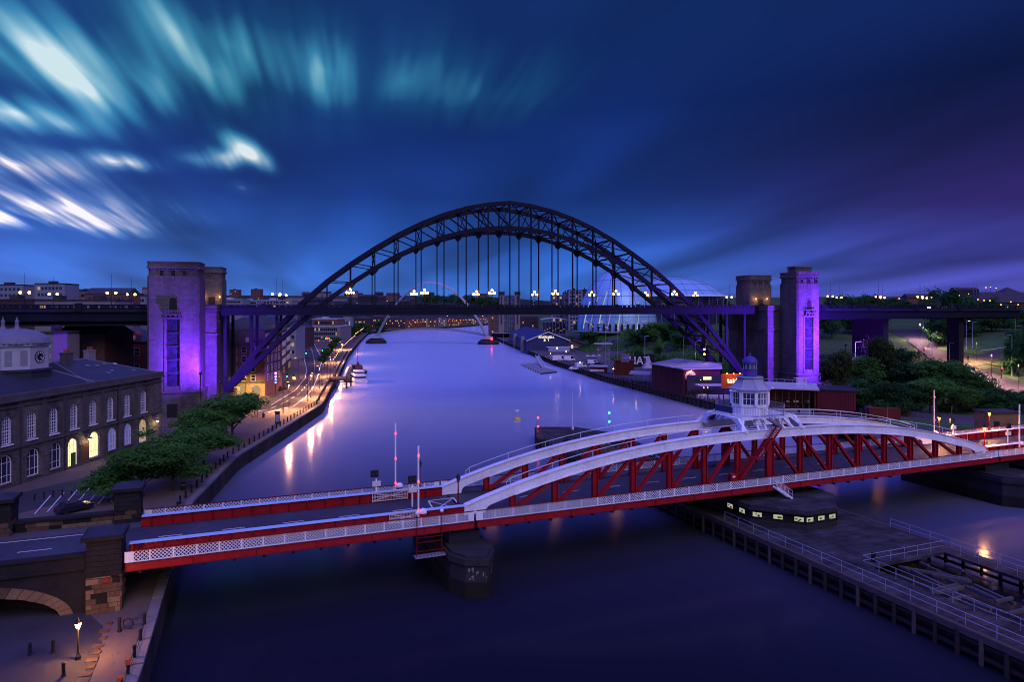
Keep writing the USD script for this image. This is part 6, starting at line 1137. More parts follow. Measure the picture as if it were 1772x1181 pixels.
an2 = thing('red_annexe', 'dark red corrugated annexe at the end of the brown bar building', 'building'); b = MB(); LB.ob(b, Lw + .3, Lw + 9.5, 1.5, 13, 2, zb2 - .1); b.build('wall', 'red_box', an2); b = MB(); LB.ob(b, Lw + .2, Lw + 10, 1.2, 13.4, zb2 - .1, zb2 + .15); b.build('roof', 'dark_clad', an2); b = MB(); [LB.ob(b, Lw + .6 + k * .6, Lw + .75 + k * .6, 1.38, 1.5, 2.6, zb2 - .3) for k in range(15)]; b.build('corrugation', 'red_box', an2, kind='stuff')
for k in range(2): q = LB.p(Lw + 10.6 + k * 1.6, 1.0, 2.6); t = thing('wheeled_bin', ('dark wheeled bin at the end of the red annexe', 'pale wheeled bin with signs beside the dark one')[k], 'bin'); MB().box(q + UP * (.75 + k * .5), (1.3, 1.0, 1.5 + k), .1).build('body', 'sign_dark' if k == 0 else 'lead', t); MB().box(q + UP * (1.55 + k), (1.4, 1.1, .1), .1).build('lid', 'dark_steel', t)
# lawn, path, fence, container
g_l = [(1420, 757), (1512, 741), (1560, 732), (1700, 745), (1772, 752), (1772, 728), (1690, 722), (1560, 716), (1500, 712), (1440, 735)]
ground(sg.Polygon([tuple(G(x, y)[:2]) for x, y in [(1505, 742), (1560, 736), (1700, 752), (1790, 765), (1790, 742), (1700, 738), (1600, 728), (1490, 716)]]), 'lawn', 'grass', 'strip of green lawn behind the swing bridge', h=.06)
ground(sg.Polygon([tuple(G(x, y)[:2]) for x, y in [(1600, 722), (1690, 731), (1790, 738), (1790, 722), (1640, 714)]]), 'lawn', 'grass', 'upper dim lawn below the pale garden fence', h=.05)
cc_ = thing('cargo_container', 'low red steel container standing alone on the lawn', 'container'); p = G(1507, 727); MB().box(p + vec(3.6, 1.2, 1.35), (7.2, 2.5, 2.6), -.14).build('body', 'red_box', cc_); MB().box(p + vec(3.6, 1.2, 2.7), (7.3, 2.6, .12), -.14).build('lid', 'rust_box', cc_); b = MB()
for k in range(16): c = p + vec(3.6, 1.2, 1.35); e = vec(math.cos(-.14), math.sin(-.14), 0); n = vec(-e[1], e[0], 0); b.ob(c + e * (-3.5 + k * .45) - n * 1.3 - UP * 1.2, e * .2, n * .06, UP * 2.4)
b.build('corrugation', 'rust_box', cc_, kind='stuff')
def fence(name, label, pts, h, m, w=.9):
    th = thing(name, label, 'fence'); n = 0
    for a, c in zip(pts[:-1], pts[1:]):
        a, c = np.asarray(a, float), np.asarray(c, float); L = np.linalg.norm(c - a); k = max(1, int(L / w))
        for i in range(k): p, q = a + (c - a) * (i + .04) / k, a + (c - a) * (i + .96) / k; MB().bar(p + UP * h / 2, q + UP * h / 2, .06, h + rng.uniform(-.05, .05)).build('board', m, th)
        b = MB(); [b.bar(a + UP * z, c + UP * z, .12, .1) for z in (.4, h - .3)]; b.build('rail', m, th)
fence('garden_fence', 'low grey board fence in front of the big dark trees', [G(1478, 709), G(1520, 714), G(1575, 722), G(1612, 727)], 1.4, 'pale_concrete')
fence('garden_fence', 'pale curved board fence below the shrubs at the right edge', [G(1646, 718), G(1664, 712), G(1690, 711), G(1730, 714), G(1790, 718)], 2.2, 'render_pale')
for px, py, s, lab in ((1700, 716, .35, 'small dark bush on the lawn before the pale fence'), (1640, 716, .9, 'dark round bush at the left end of the pale fence'), (1738, 722, .4, 'low dark bush at the right end of the lawn')): p = G(px, py); tree(SHD, 'shrub', lab, p[0], p[1], 2.6, s, cat='bush')
for px, py, lab in ((1412, 712, 'thin young tree in front of the brown bar building'), (1536, 733, 'thin staked sapling beside the lone red container')):
    p = G(px, py); t = thing('sapling', lab, 'tree'); MB().tube(p, p + UP * 5.0, .09, 6, .03).build('trunk', 'render_pale', t); v, f = crown_mesh(px, 1.1, 2.6, 110, .14, 5); MB().add(v + p + vec(0, 0, 2.8), f).build('crown', 'leaf_olive', t)
# ---------------------------------------------------------------- trees of the right bank
LAB = ['big dark green tree', 'bushy green tree', 'rounded dark tree', 'spreading green tree']
big = [(1398, 662, 622, 34, 'beside the foot of the right tower'), (1436, 655, 606, 36, 'just right of the right tower foot'), (1470, 665, 618, 36, 'above the bin and red annexe'), (1505, 690, 612, 46, 'at the middle of the tree clump behind the lawn'), (1548, 680, 600, 46, 'under the lamp with the violet glow'), (1590, 695, 612, 46, 'rising behind the young saplings'), (1632, 700, 628, 48, 'right of the clump middle above the fence end'), (1672, 705, 640, 40, 'on the right flank of the clump by the junction'), (1500, 712, 655, 40, 'low in front of the clump above the grey fence'), (1556, 716, 650, 44, 'low in front of the clump behind the lone container'), (1610, 718, 660, 44, 'low in front of the clump near the red barrier pole'), (1660, 716, 668, 36, 'low at the right front of the clump'), (1706, 714, 672, 34, 'below the road junction, left of the frame edge'), (1752, 712, 666, 40, 'below the road junction at the frame edge')]
for k, (px, by, tp, hw, where) in enumerate(big):
    X, Y, z = hit(px, by); Rr = hw / 1181.3 * Y; h = max(4.5, pzY(tp, Y) - z); cls = (TD + TA)[k % 4]; tree(cls, 'dark_tree', LAB[k % 4] + ' ' + where, X, Y, z, (Rr / 5, Rr / 5, h / 9.3))
p = D(1530, 600, 205); tree(TOL, 'olive_tree', 'brownish olive tree in front of the viaduct opening', p[0] - 1, p[1], rz_(p[0], p[1]), (1.5, 1.3, (pzY(583, 205) - rz_(p[0], p[1])) / 8.3))
p = D(1450, 610, 198); tree(TOL, 'olive_tree', 'grey-green tree in front of the dark viaduct arch', p[0], p[1], rz_(p[0], p[1]), (1.1, 1.1, (pzY(606, 198) - rz_(p[0], p[1])) / 8.3))
for k, (px, Y, tp, hw, lab) in enumerate(((1440, 330, 509, 30, 'dark tree behind the right viaduct, next to the tower'), (1480, 340, 503, 36, 'tall dark tree behind the twin lamps of the viaduct'), (1515, 350, 508, 26, 'dark tree behind the viaduct, third from the tower'), (1626, 300, 515, 30, 'dark tree above the viaduct end, left of the grassy verge'), (1655, 318, 498, 38, 'tallest dark tree above the grassy verge'), (1690, 325, 505, 36, 'dark tree above the verge, right of the tallest'), (1632, 292, 545, 30, 'dark tree half hiding the end of the viaduct'), (1668, 312, 540, 34, 'dark tree over the lamp-lit grass'), (1716, 322, 522, 32, 'dark tree in front of the long dark house'), (1762, 226, 578, 24, 'dark tree at the right frame edge above the junction'), (1772, 240, 556, 26, 'dark tree cut by the right frame edge'), (1650, 300, 568, 18, 'sparse yellowish tree lit by the verge lamp'), (1745, 335, 530, 34, 'dark tree at the top of the verge near the right edge'))):
    X = pxX(px, Y); z = rz_(X, Y); h = max(4, pzY(tp, Y) - z); Rr = hw / 1181.3 * Y; tree(TD[k % 2] if k != 11 else TOL, 'dark_tree', lab, X, Y, z, (Rr / 5, Rr / 5, h / 9.2))
for k, (px, by, tp, hw, d, lab) in enumerate(((1005, 585, 560, 14, 0, 'dark round tree left of the glass building base'), (985, 602, 580, 16, 1, 'spreading bush at the left end of the green bank'), (1020, 600, 575, 18, 0, 'bush on the green bank below the glass building'), (1108, 600, 566, 22, 1, 'dense tree on the green bank, left of the tall ones'), (1135, 598, 560, 24, 0, 'tall tree on the green bank under the bridge deck'), (1160, 590, 556, 26, 1, 'dense tree at the top of the green bank'), (1142, 618, 586, 17, 0, 'round bush in the middle of the green bank'), (1180, 605, 570, 24, 1, 'tree beside the steel arch leg on the green bank'), (1104, 632, 600, 13, 1, 'dark bush by the menu sign'), (1085, 628, 606, 11, 0, 'small round bush left of the red container'), (1145, 638, 616, 13, 1, 'dark bush behind the pale roof panels'), (1205, 640, 612, 16, 0, 'dark bush beside the violet lamp on the arch leg'), (1226, 645, 618, 15, 1, 'lamp-lit bush at the foot of the steel arch'), (1205, 575, 552, 16, 1, 'pale green tree glimpsed through the arch leg'), (1255, 575, 548, 14, 0, 'green tree under the deck by the right deck pier'))):
    X, Y, z = hit(px, by); h = max(2.5, pzY(tp, Y) - z); Rr = hw / 1181.3 * Y; tree((SH, SHD)[d] if by > 612 else (TA[0], TD[0])[d], 'bank_tree', lab, X, Y, z, (Rr / 5 if by <= 612 else Rr / 3, Rr / 5 if by <= 612 else Rr / 3, h / (9.3 if by <= 612 else 3.2)), cat='tree')
bm = np.zeros((0, 3)); bf = []; n0 = 0; bk = MB()                  # rough grass and brambles of the bank, past counting
r2_ = np.random.default_rng(77); N_ = 15000; Yb = r2_.uniform(215, 460, N_); db = r2_.uniform(30, 95, N_); Xb = rq(Yb) + db; Zb = right_z(Xb, Yb); keep = meshkit.noise(np.stack([Xb / 9, Yb / 9, 0 * Xb], -1), 3) > .42
Xb, Yb, Zb = Xb[keep], Yb[keep], Zb[keep]; n = len(Xb); t = r2_.normal(size=(n, 3)); t[:, 2] *= .3; t /= np.linalg.norm(t, axis=1, keepdims=True); s = r2_.uniform(.4, 1.0, n)[:, None]; p = np.stack([Xb, Yb, Zb + .1], -1); u = np.array([0, 0, 1.0]) + r2_.normal(size=(n, 3)) * .35
v = np.stack([p - t * s, p + t * s, p + u * s * 1.3], 1).reshape(-1, 3); MB().add(v, np.arange(3 * n).reshape(-1, 3)).build('bank_undergrowth', 'leaf_mid', None, label='rough grass and brambles covering the green bank', cat='undergrowth', kind='stuff')
rw = thing('retaining_wall', 'low pale retaining wall along the foot of the green bank', 'wall'); pts = [G(1060, 612), G(1118, 618), G(1160, 622), G(1215, 628)]; pts = [vec(p[0], p[1], max(2.6, rz_(p[0], p[1]))) for p in pts]; b = MB(); [b.bar(a + UP * .8, c + UP * .8, .5, 2.2) for a, c in zip(pts[:-1], pts[1:])]; b.build('wall', 'pale_concrete', rw); b = MB(); [b.bar(a + UP * 2.0, c + UP * 2.0, .8, .2) for a, c in zip(pts[:-1], pts[1:])]; b.build('coping', 'render_pale', rw)
for k, (px, tp, Y) in enumerate(((1116, 582, 260), (1048, 570, 330), (1069, 565, 340), (1183, 582, 240), (1204, 590, 235), (871, 555, 500))): X = pxX(px, Y); z = rz_(X, Y); copy('unlit_lamp', MU, ('unlit tall street lamp on the green bank', 'unlit lamp post at the left of the green bank', 'unlit lamp post below the glass building', 'unlit street lamp left of the arch leg', 'thin unlit lamp post close to the arch leg', 'unlit mast beside the mill quay')[k], 'street lamp', None, (X, Y, z), 0, (1, 1, (pzY(tp, Y) - z) / 9.2))
# ---------------------------------------------------------------- the right-hand road junction
def drape(pts, w, name, m, label, off=.10):
    P_ = np.array([hit(px, py)[:2] if px < 1790 and py < 700 else D(px, py, Y)[:2] for px, py, Y in pts]); seg = [P_[0] + (P_[1] - P_[0]) * 0]; out = []
    for a, c in zip(P_[:-1], P_[1:]): n = max(2, int(np.linalg.norm(c - a) / 3)); out += [a + (c - a) * i / n for i in range(n)]
    out.append(P_[-1]); out = np.array(out); k = np.ones(5) / 5; sm = np.stack([np.convolve(np.pad(out[:, i], 2, mode='edge'), k, 'valid') for i in (0, 1)], 1); d = np.gradient(sm, axis=0); d /= np.linalg.norm(d, axis=1, keepdims=True); nr = np.stack([-d[:, 1], d[:, 0]], 1); ws = np.linspace(-.5, .5, 7) * w
    g = sm[:, None] + nr[:, None] * ws[None, :, None]; z = right_z(g[..., 0], g[..., 1]) + off; rows = np.concatenate([g, z[..., None]], -1); return MB().sheet(rows[:, ::-1]).build(name, m, None, label=label, kind='structure')
drape([(1560, 572, 345), (1600, 590, 315), (1640, 615, 272), (1690, 650, 232), (1800, 700, 190)], 13, 'hill_road', 'asphalt', 'road climbing through the viaduct opening to the junction', .16)
drape([(1850, 590, 300), (1770, 605, 275), (1700, 622, 256), (1640, 640, 240)], 10, 'side_road', 'asphalt', 'side road joining the junction from the right', .22)
drape([(1850, 582, 318), (1770, 590, 300), (1700, 600, 290), (1650, 612, 285)], 17, 'grass_verge', 'grass', 'lamp-lit grassy verge above the junction', .3)
drape([(1572, 590, 330), (1600, 610, 290), (1622, 628, 262)], 2.6, 'pavement', 'footway', 'pale pavement corner by the viaduct pillar', .3); drape([(1800, 660, 226), (1750, 640, 238), (1700, 628, 246)], 1.6, 'pavement', 'footway', 'pale kerb island in the junction', .34); drape([(1800, 700, 196), (1760, 690, 204), (1738, 672, 214)], 3, 'pavement', 'footway', 'pavement corner at the right frame edge', .3)
drape([(1645, 622, 268), (1690, 650, 234), (1760, 685, 205)], .3, 'lane_line', 'line_paint', 'white line down the hill road', .24); drape([(1690, 610, 270), (1770, 598, 285)], .3, 'lane_line', 'line_paint', 'white edge line of the side road below the verge', .34)
for k, (px, tp, Y, lit, lab) in enumerate(((1480, 592, 205, 0, 'unlit lamp post left of the olive tree'), (1613, 579, 250, 0, 'unlit double-height lamp post at the viaduct pillar'), (1643, 594, 250, 0, 'unlit lamp post in the middle of the junction'), (1751, 580, 225, 0, 'unlit lamp post at the right side of the junction'), (1672, 556, 280, 1, 'lit lamp post on the grassy verge'), (1683, 558, 282, 0, 'thin post beside the lit verge lamp'), (1757, 533, 300, 0, 'tall unlit lamp post at the top right'))):
    X = pxX(px, Y); z = rz_(X, Y); copy('verge_lamp', (MU, MW)[lit], lab, 'street lamp', None, (X, Y, z), 0 if k != 3 else PI, (1, 1, max(.5, (pzY(tp, Y) - z) / (9.2 if not lit else 8.2))))
def signal(name, label, p, h, lamp, which, rz=0.0, pole='black_iron'):
    th = thing(name, label, 'traffic light'); p = np.asarray(p, float); MB().tube(p, p + UP * h, .07, 6).build('pole', pole, th); e = vec(math.cos(rz), math.sin(rz), 0); n = vec(-e[1], e[0], 0); hd = MB().ob(p + UP * (h - .2) - e * .22 - n * .18, e * .44, n * .36, UP * 1.2).build('signal_head', 'sign_dark', th)
    for k, m in enumerate(('green_lamp', 'amber', 'red_lamp')): MB().tube(p + UP * (h + .02 + k * .37) - n * .18, p + UP * (h + .02 + k * .37) - n * .23, .19 if k == which else .13, 10).build('lens', lamp if k == which else 'dark_glass', hd)
    return th
for lab, px, py, Y, lamp, w in (('traffic light showing red by the viaduct pillar', 1599, 615, 270, 'red_lamp', 2), ('traffic light showing red at the right edge of the junction', 1733, 640, 222, 'red_lamp', 2), ('dark traffic light in the middle of the junction', 1675, 625, 248, 'dark_glass', 0)): X = pxX(px, Y); signal('traffic_light', lab, (X, Y, rz_(X, Y)), 2.6, lamp, w)
for lab, px, py, lamp, w in (('green traffic light by the crossing, left of the pair', 497, 668, 'green_lamp', 0), ('green traffic light by the crossing, right of the pair', 508, 669, 'green_lamp', 0), ('traffic light on the promenade side of the road', 552, 663, 'green_lamp', 0), ('large green signal at the road bend', 530, 634, 'green_lamp', 0), ('green signal under the small trees', 558, 628, 'green_lamp', 0), ('dark traffic light with an amber glow by the leafy tree', 446, 724, 'amber', 0)): signal('traffic_light', lab, G(px, py), 3.2 if py > 640 else 6, lamp, w)
ld = thing('light_column', 'post carrying a stack of violet and blue lamps under the arch', 'light column'); p = G(477, 684); MB().tube(p, p + UP * 7.0, .1, 6).build('post', 'black_iron', ld)
for z, m in ((3.9, 'blue_led'), (4.8, 'blue_led'), (5.7, 'violet_lamp'), (6.8, 'violet_lamp')): MB().ball(p + UP * z, .27, 1).build('lamp', m, ld)
sphere_light(ld, p + UP * 5.4 + vec(.6, -.3, 0), 160, (.25, .12, 1), .2)
t = thing('arch_spot_lamps', 'violet lamp and amber lamp fixed low on the steel arch leg', 'lamps'); p = D(1219, 605, 236); MB().bar(p - UP * 4.4, p + UP * .6, .14).build('bracket', 'black_iron', t); MB().ball(p, .32, 1).build('violet_lamp', 'violet_lamp', t); MB().ball(p - UP * 1.7, .36, 1).build('amber_lamp', 'sodium', t)

for q in hall_lamps: sphere_light(hall, q, 42, (1, .80, .32), .2)
sphere_light(stage.GetPrimAtPath('/World/arch_spot_lamps'), p + vec(0, -.6, -1.6), 90, SOD, .3)

for th, q in yellow_lamps: sphere_light(th, q, 75, (1, .48, .14), .24)
# ---------------------------------------------------------------- the glass concert hall with its curved roof
gh = thing('glass_concert_hall', 'huge curved glass and steel hall like swollen shells behind the arch', 'concert hall')
def shell(cx, cy, cz, rx, ry, rz, a0, a1, b0, b1, name, m, n=26, k=14, rot=0.0):
    A = np.linspace(a0, a1, n); B = np.linspace(b0, b1, k); x = rx * np.outer(np.cos(B), np.cos(A)); y = ry * np.outer(np.cos(B), np.sin(A)); z = rz * np.outer(np.sin(B), np.ones(n)); c, s = math.cos(rot), math.sin(rot); rows = np.stack([cx + x * c - y * s, cy + x * s + y * c, cz + z], -1)
    return MB().sheet(rows).build(name, m, gh, smooth=True), rows
r1, R1 = shell(72, 470, 14, 27, 36, 42, PI, 2 * PI, 0, PI / 2 - .02, 'left_shell', 'steel_skin'); shell(72, 470, 14, 27, 36, 42, 0, PI, 0, PI / 2 - .02, 'rear_shell', 'steel_skin')
r3, R3 = shell(115, 490, 16, 47, 44, 36, PI, 2 * PI, .66, PI / 2 - .02, 'right_shell', 'steel_skin', 30); shell(115, 490, 16, 47, 44, 36, 0, PI, 0, PI / 2 - .02, 'rear_shell', 'steel_skin', 30)
for R_, m in ((R1, 0), (R3, 1)):
    for i in range(0, R_.shape[1], 3): MB().path([tuple(p + np.array([0, -.15, .05])) for p in R_[:, i]], .09, 4).build('seam', 'dim_glass' if not m else 'grey_steel', gh)
    for j in range(2, R_.shape[0] - 2, 3): MB().path([tuple(p + np.array([0, -.15, .05])) for p in R_[j]], .09, 4).build('seam', 'dim_glass', gh)
MB().path([tuple(p + np.array([0, -.3, 0])) for p in R3[0]], .55, 6).build('roof_rim', 'white_paint', gh)
gl = MB(); e = [(p[0], p[1] + 3, p[2]) for p in R3[0]]; gl.sheet([[(x, y, 14) for x, y, z in e], e]); gl.build('front_glazing', 'dark_glass', gh)
for i in range(1, 29, 2): x, y, z = e[i]; MB().bar((x, y - .3, 14), (x + (115 - x) * -.06, y - .8, z), .3).build('mullion', 'grey_steel', gh)
for k in range(7):                                   # long lit slits between the steel sheets
    a = PI * (1.14 + k * .075); pts = [(72 + 27.15 * math.cos(b) * math.cos(a + .25 * b), 470 + 36.2 * math.cos(b) * math.sin(a + .25 * b), 14 + 42.1 * math.sin(b)) for b in np.linspace(.05, .50 + .09 * (k % 3), 8)]; b = MB(); [b.bar(p, q, .12, .7) for p, q in zip(pts[:-1], pts[1:])]; b.build('lit_slit', 'white_paint' if k % 2 else 'glow_slit', gh)
b = MB()
for k in range(40): a = PI * rng.uniform(1.12, 1.75); bb_ = rng.uniform(.02, .18); q = np.array([72 + 27.3 * math.cos(bb_) * math.cos(a), 470 + 36.4 * math.cos(bb_) * math.sin(a), 14 + 42 * math.sin(bb_)]); b.box(q, (.9, .25, .5))
b.build('interior_lights', 'lit_window_dim', gh, kind='stuff')
b = MB(); [b.box((72 + 26 * math.cos(a), 470 + 37 * math.sin(a), 16.5), (1.4, .4, 6), 0) for a in np.linspace(PI * 1.1, PI * 1.8, 16)]; b.build('base_panel', 'dark_steel', gh, kind='stuff'); b = MB(); b.path([(72 + 31 * math.cos(a), 470 + 40 * math.sin(a), 14.2) for a in np.linspace(PI * 1.05, PI * 1.9, 20)], .6, 5); b.build('terrace_edge', 'render_white', gh)
# ---------------------------------------------------------------- mill tower, flats, pavilion
ml = thing('mill_building', 'old flour mill with two square towers and a glazed middle on the right bank', 'mill'); Y = 640
for a, c, tp, m in ((845, 863, 546, 'brick_brown'), (863, 872.5, 511, 'render_pale'), (891, 900, 511, 'render_pale'), (872.5, 891, 514, 'brick_dark'), (900, 932, 548, 'brick_dark')): X0, X1 = pxX(a, Y), pxX(c, Y); MB().box(((X0 + X1) / 2, Y + 10, (pzY(tp, Y) + 0) / 2), (X1 - X0 - .05, 20 + (1 if m == 'render_pale' else 0), pzY(tp, Y))).build('wall', m, ml)
for a, c in ((863, 872.5), (891, 900)): X0, X1 = pxX(a - .5, Y), pxX(c + .5, Y); MB().box(((X0 + X1) / 2, Y + 10, pzY(508, Y)), (X1 - X0, 21.5, 3)).build('tower_top', 'dark_clad', ml); MB().box(((X0 + X1) / 2, Y - .6, pzY(537, Y)), (1.2, .3, 26)).build('tower_slot', 'dark_glass', ml)
X0, X1 = pxX(873.5, Y), pxX(890, Y); MB().box(((X0 + X1) / 2, Y - .1, pzY(542, Y)), (X1 - X0, .2, 33)).build('glazing', 'dim_glass', ml); b = MB(); [b.bar((X0 + (X1 - X0) * k / 4, Y - .3, 8), (X0 + (X1 - X0) * k / 4, Y - .3, 41.5), .35) for k in range(5)]; [b.bar((X0, Y - .3, 8 + k * 4.6), (X1, Y - .3, 8 + k * 4.6), .3) for k in range(8)]; b.build('glazing_bars', 'render_pale', ml)
MB().box((pxX(886, Y), Y - 6, 6.6), (pxX(925, Y) - pxX(856, Y), 14, .7)).build('entrance_canopy', 'render_white', ml); windows(ml, (pxX(901, Y), Y - .1, 5), (1, 0, 0), (0, -1, 0), 16, 8, 21, 4, 6, 1.2, 1.4, .3); windows(ml, (pxX(848, Y), Y - .1, 5), (1, 0, 0), (0, -1, 0), 8, 6, 22, 5, 2, 1.2, 1.4, .2)
for k, (a, c, tp, y, m, lab) in enumerate(((954, 975, 512, 600, 'render_white', 'white flats at the left of the two pale blocks by the glass hall'), (976, 984, 507, 590, 'render_pale', 'plain pale block between the white flats'), (984, 1008, 503, 580, 'render_white', 'tall white flats with dark window rows next to the glass hall'))): block('white_flats', lab, 'flats', pxX(a, y), pxX(c, y), y, 16, 6, pzY(tp, y), m, 12 if k != 1 else 3, (3, 1, 4)[k], 1.9, 2.0, .16, rmat='dark_clad', frame='grey_steel' if k != 1 else None)
block('dark_box', 'dark box top behind the white flats', 'building', pxX(1010, 620), pxX(1016, 620), 620, 10, 10, pzY(502, 620), 'dark_clad')
pv2 = thing('glass_pavilion', 'pavilion with a thin wavy white roof above the blue shed', 'pavilion'); y = 520; X0, X1 = pxX(936, y), pxX(982, y); MB().sweep([[(X0 + (X1 - X0) * u, y, 20.5 + 1.4 * math.sin(u * PI)), (X0 + (X1 - X0) * u, y + 16, 20.5 + 1.4 * math.sin(u * PI)), (X0 + (X1 - X0) * u, y + 16, 21.1 + 1.4 * math.sin(u * PI)), (X0 + (X1 - X0) * u, y, 21.1 + 1.4 * math.sin(u * PI))] for u in np.linspace(0, 1, 12)]).build('roof', 'white_roof', pv2); [MB().tube((X0 + 1 + k * 2.6, y + 1, 10), (X0 + 1 + k * 2.6, y + 1, 20.8), .18, 6).build('column', 'grey_steel', pv2) for k in range(8)]; MB().box(((X0 + X1) / 2, y + 8, 14.5), (X1 - X0 - 3, 10, 9)).build('glazing', 'dark_glass', pv2); b = MB(); [b.box((X0 + 3 + k * 2.1, y + 2.9, 12.5 + (k % 3)), (.8, .2, .5)) for k in range(8)]; b.build('interior_lights', 'lit_window_dim', pv2, kind='stuff')
# ---------------------------------------------------------------- white tilting footbridge
mb = thing('white_arch_bridge', 'slender white tilting arch footbridge far down the river', 'footbridge'); A0, A1 = np.array([pxX(651, 575), 575, 4.5]), np.array([pxX(845, 560), 560, 4.5]); mid = (A0 + A1) / 2; d = A1 - A0; lean = np.array([.10, -.99, 0]); ts = np.linspace(0, 1, 41)
def quad(h, out, z0): return [A0 + d * t + (lean * out + UP * h) * 4 * t * (1 - t) + UP * z0 for t in ts]
ap = quad(46.0, 16, 0); dk = quad(4.5, -24, 2.2); MB().sweep([[p + np.array([math.cos(a) * r, math.sin(a) * r * .8, math.sin(a) * r]) for a in np.arange(8) * PI / 4] for p, r in ((q, .75 + .5 * abs(2 * t - 1)) for q, t in zip(ap, ts))]).build('arch', 'arch_white', mb)
b = MB(); [b.bar(p, q, 4.5, .8) for p, q in zip(dk[:-1], dk[1:])]; b.build('deck', 'arch_white', mb); b = MB(); [b.bar(p + np.array([0, -2.2, 1]), q + np.array([0, -2.2, 1]), .15, .6) for p, q in zip(dk[:-1], dk[1:])]; b.build('parapet', 'arch_white', mb)
for i in range(4, 37, 2): MB().tube(ap[i], dk[i], .06, 4).build('cable', 'arch_white', mb)
for p, lab in ((A0, 'left'), (A1, 'right')): b = MB().lathe([(9, -1), (8.6, 1.8), (6.5, 3.6), (4, 4.4)], (p[0], p[1], 0), 14); b.build('caisson', 'dark_steel', mb); MB().box((p[0], p[1] - 3, 5.4), (8, 6, 2.0)).build('hub', 'arch_white', mb)
MB().ball((A1[0] + 3, A1[1] - 8, 4.6), .8, 1).build('red_light', 'red_lamp', mb)
# ---------------------------------------------------------------- moored boats
def boat(name, label, p, rz, L, Wb, hull, cabin, steps, deckc, mast_=0):
    th = thing(name, label, 'boat', None, p, rz); xs = np.linspace(-L / 2, L / 2, 12); secs = []
    for x in xs: u = (x + L / 2) / L; w = Wb / 2 * (1 if u < .55 else max(.06, 1 - ((u - .55) / .45) ** 2)); h = 1.15 + .6 * max(0, u - .4); secs.append([(x, -w * .7, -.4), (x, w * .7, -.4), (x, w, h), (x, -w, h)])
    MB().sweep(secs).build('hull', hull, th); MB().sweep([[(q[0], q[1] * .98, q[2] + .02) for q in (s[3], s[2])] + [(q[0], q[1] * .98, q[2] + .1) for q in (s[2], s[3])] for s in secs]).build('deck', deckc, th)
    for x0, x1, w, z0, z1 in steps: c = MB().prism(sg.box(x0, -w / 2, x1, w / 2).buffer(.15), z0, z1).build('cabin', cabin, th); MB().prism(sg.box(x0, -w / 2, x1, w / 2).buffer(.18), z0 + (z1 - z0) * .35, z0 + (z1 - z0) * .75).build('windows', 'dark_glass', c)
    b = MB()
    for u in np.linspace(-.45, .35, 9): b.tube((L * u, Wb * .46, 1.3), (L * u, Wb * .46, 2.1), .03, 4); b.tube((L * u, -Wb * .46, 1.3), (L * u, -Wb * .46, 2.1), .03, 4)
    b.build('rail', 'galvanised', th)
    if mast_: MB().tube((0, 0, 1), (0, 0, mast_), .1, 6).build('mast', 'black_iron', th); MB().lathe([(.5, 2.5), (.55, 4.8)], (-L * .05, 0, 0), 10).build('funnel', 'boat_wood', th)
p = G(614, 664, 0); boat('moored_cruiser', 'white passenger cruiser moored at the left quay pontoon', (p[0], p[1] + 6, 0), PI / 2 + .35, 17, 5.6, 'hull_white', 'hull_white', [(-6.5, 4.0, 4.2, 1.3, 3.2), (-5.0, 1.5, 3.4, 3.2, 4.7)], 'hull_white')
p = G(619, 645, 0); boat('moored_tug', 'dark old tug with a thin mast behind the white cruiser', (p[0], p[1], 0), PI / 2 + .4, 18, 5.6, 'hull_dark', 'boat_wood', [(-3, 4.0, 3.2, 1.4, 3.4)], 'timber', 11)
fl = thing('landing_stage', 'floating landing stage between the quay and the moored boats', 'pontoon'); a, c = G(602, 660, .6), G(612, 632, .6); MB().bar(a, c, 3.4, .9).build('float', 'footway', fl); b = MB(); [b.tube(a + (c - a) * k / 6 + UP * .4, a + (c - a) * k / 6 + UP * 1.5, .05, 5) for k in range(7)]; b.build('rail_post', 'galvanised', fl)
ds_ = thing('dolphin_mooring', 'timber mooring frame standing in the water by the stepped quay', 'mooring'); p = G(588, 672, 0)
for x, y in ((-3, -2), (3, -2), (-3, 5), (3, 5)): MB().tube(p + vec(x, y, -2), p + vec(x, y, 4.4), .3, 8).build('pile', 'wet_timber', ds_)
b = MB(); [b.bar(p + vec(-3.4, y, z), p + vec(3.4, y, z), .35) for y in (-2, 5) for z in (1.6, 3.2)]; MB().box(p + vec(0, 1.5, 3.6), (8, 9, .3)).build('platform', 'timber', ds_); b.build('brace', 'timber', ds_)
by = thing('marker_buoy', 'small yellow and white buoy alone on the open water', 'buoy'); p = G(895, 727, 0); MB().lathe([(.9, -.2), (1.0, .3), (.8, .6)], p, 12).build('float', 'buoy_yellow', by); b = MB(); [b.tube(p + vec(x, y, .5), p + vec(x * .6, y * .6, 2.3), .06, 5) for x in (-.6, .6) for y in (-.6, .6)]; b.build('frame', 'galvanised', by); MB().box(p + UP * 2.4, (.9, .9, .35)).build('top_mark', 'white_paint', by)
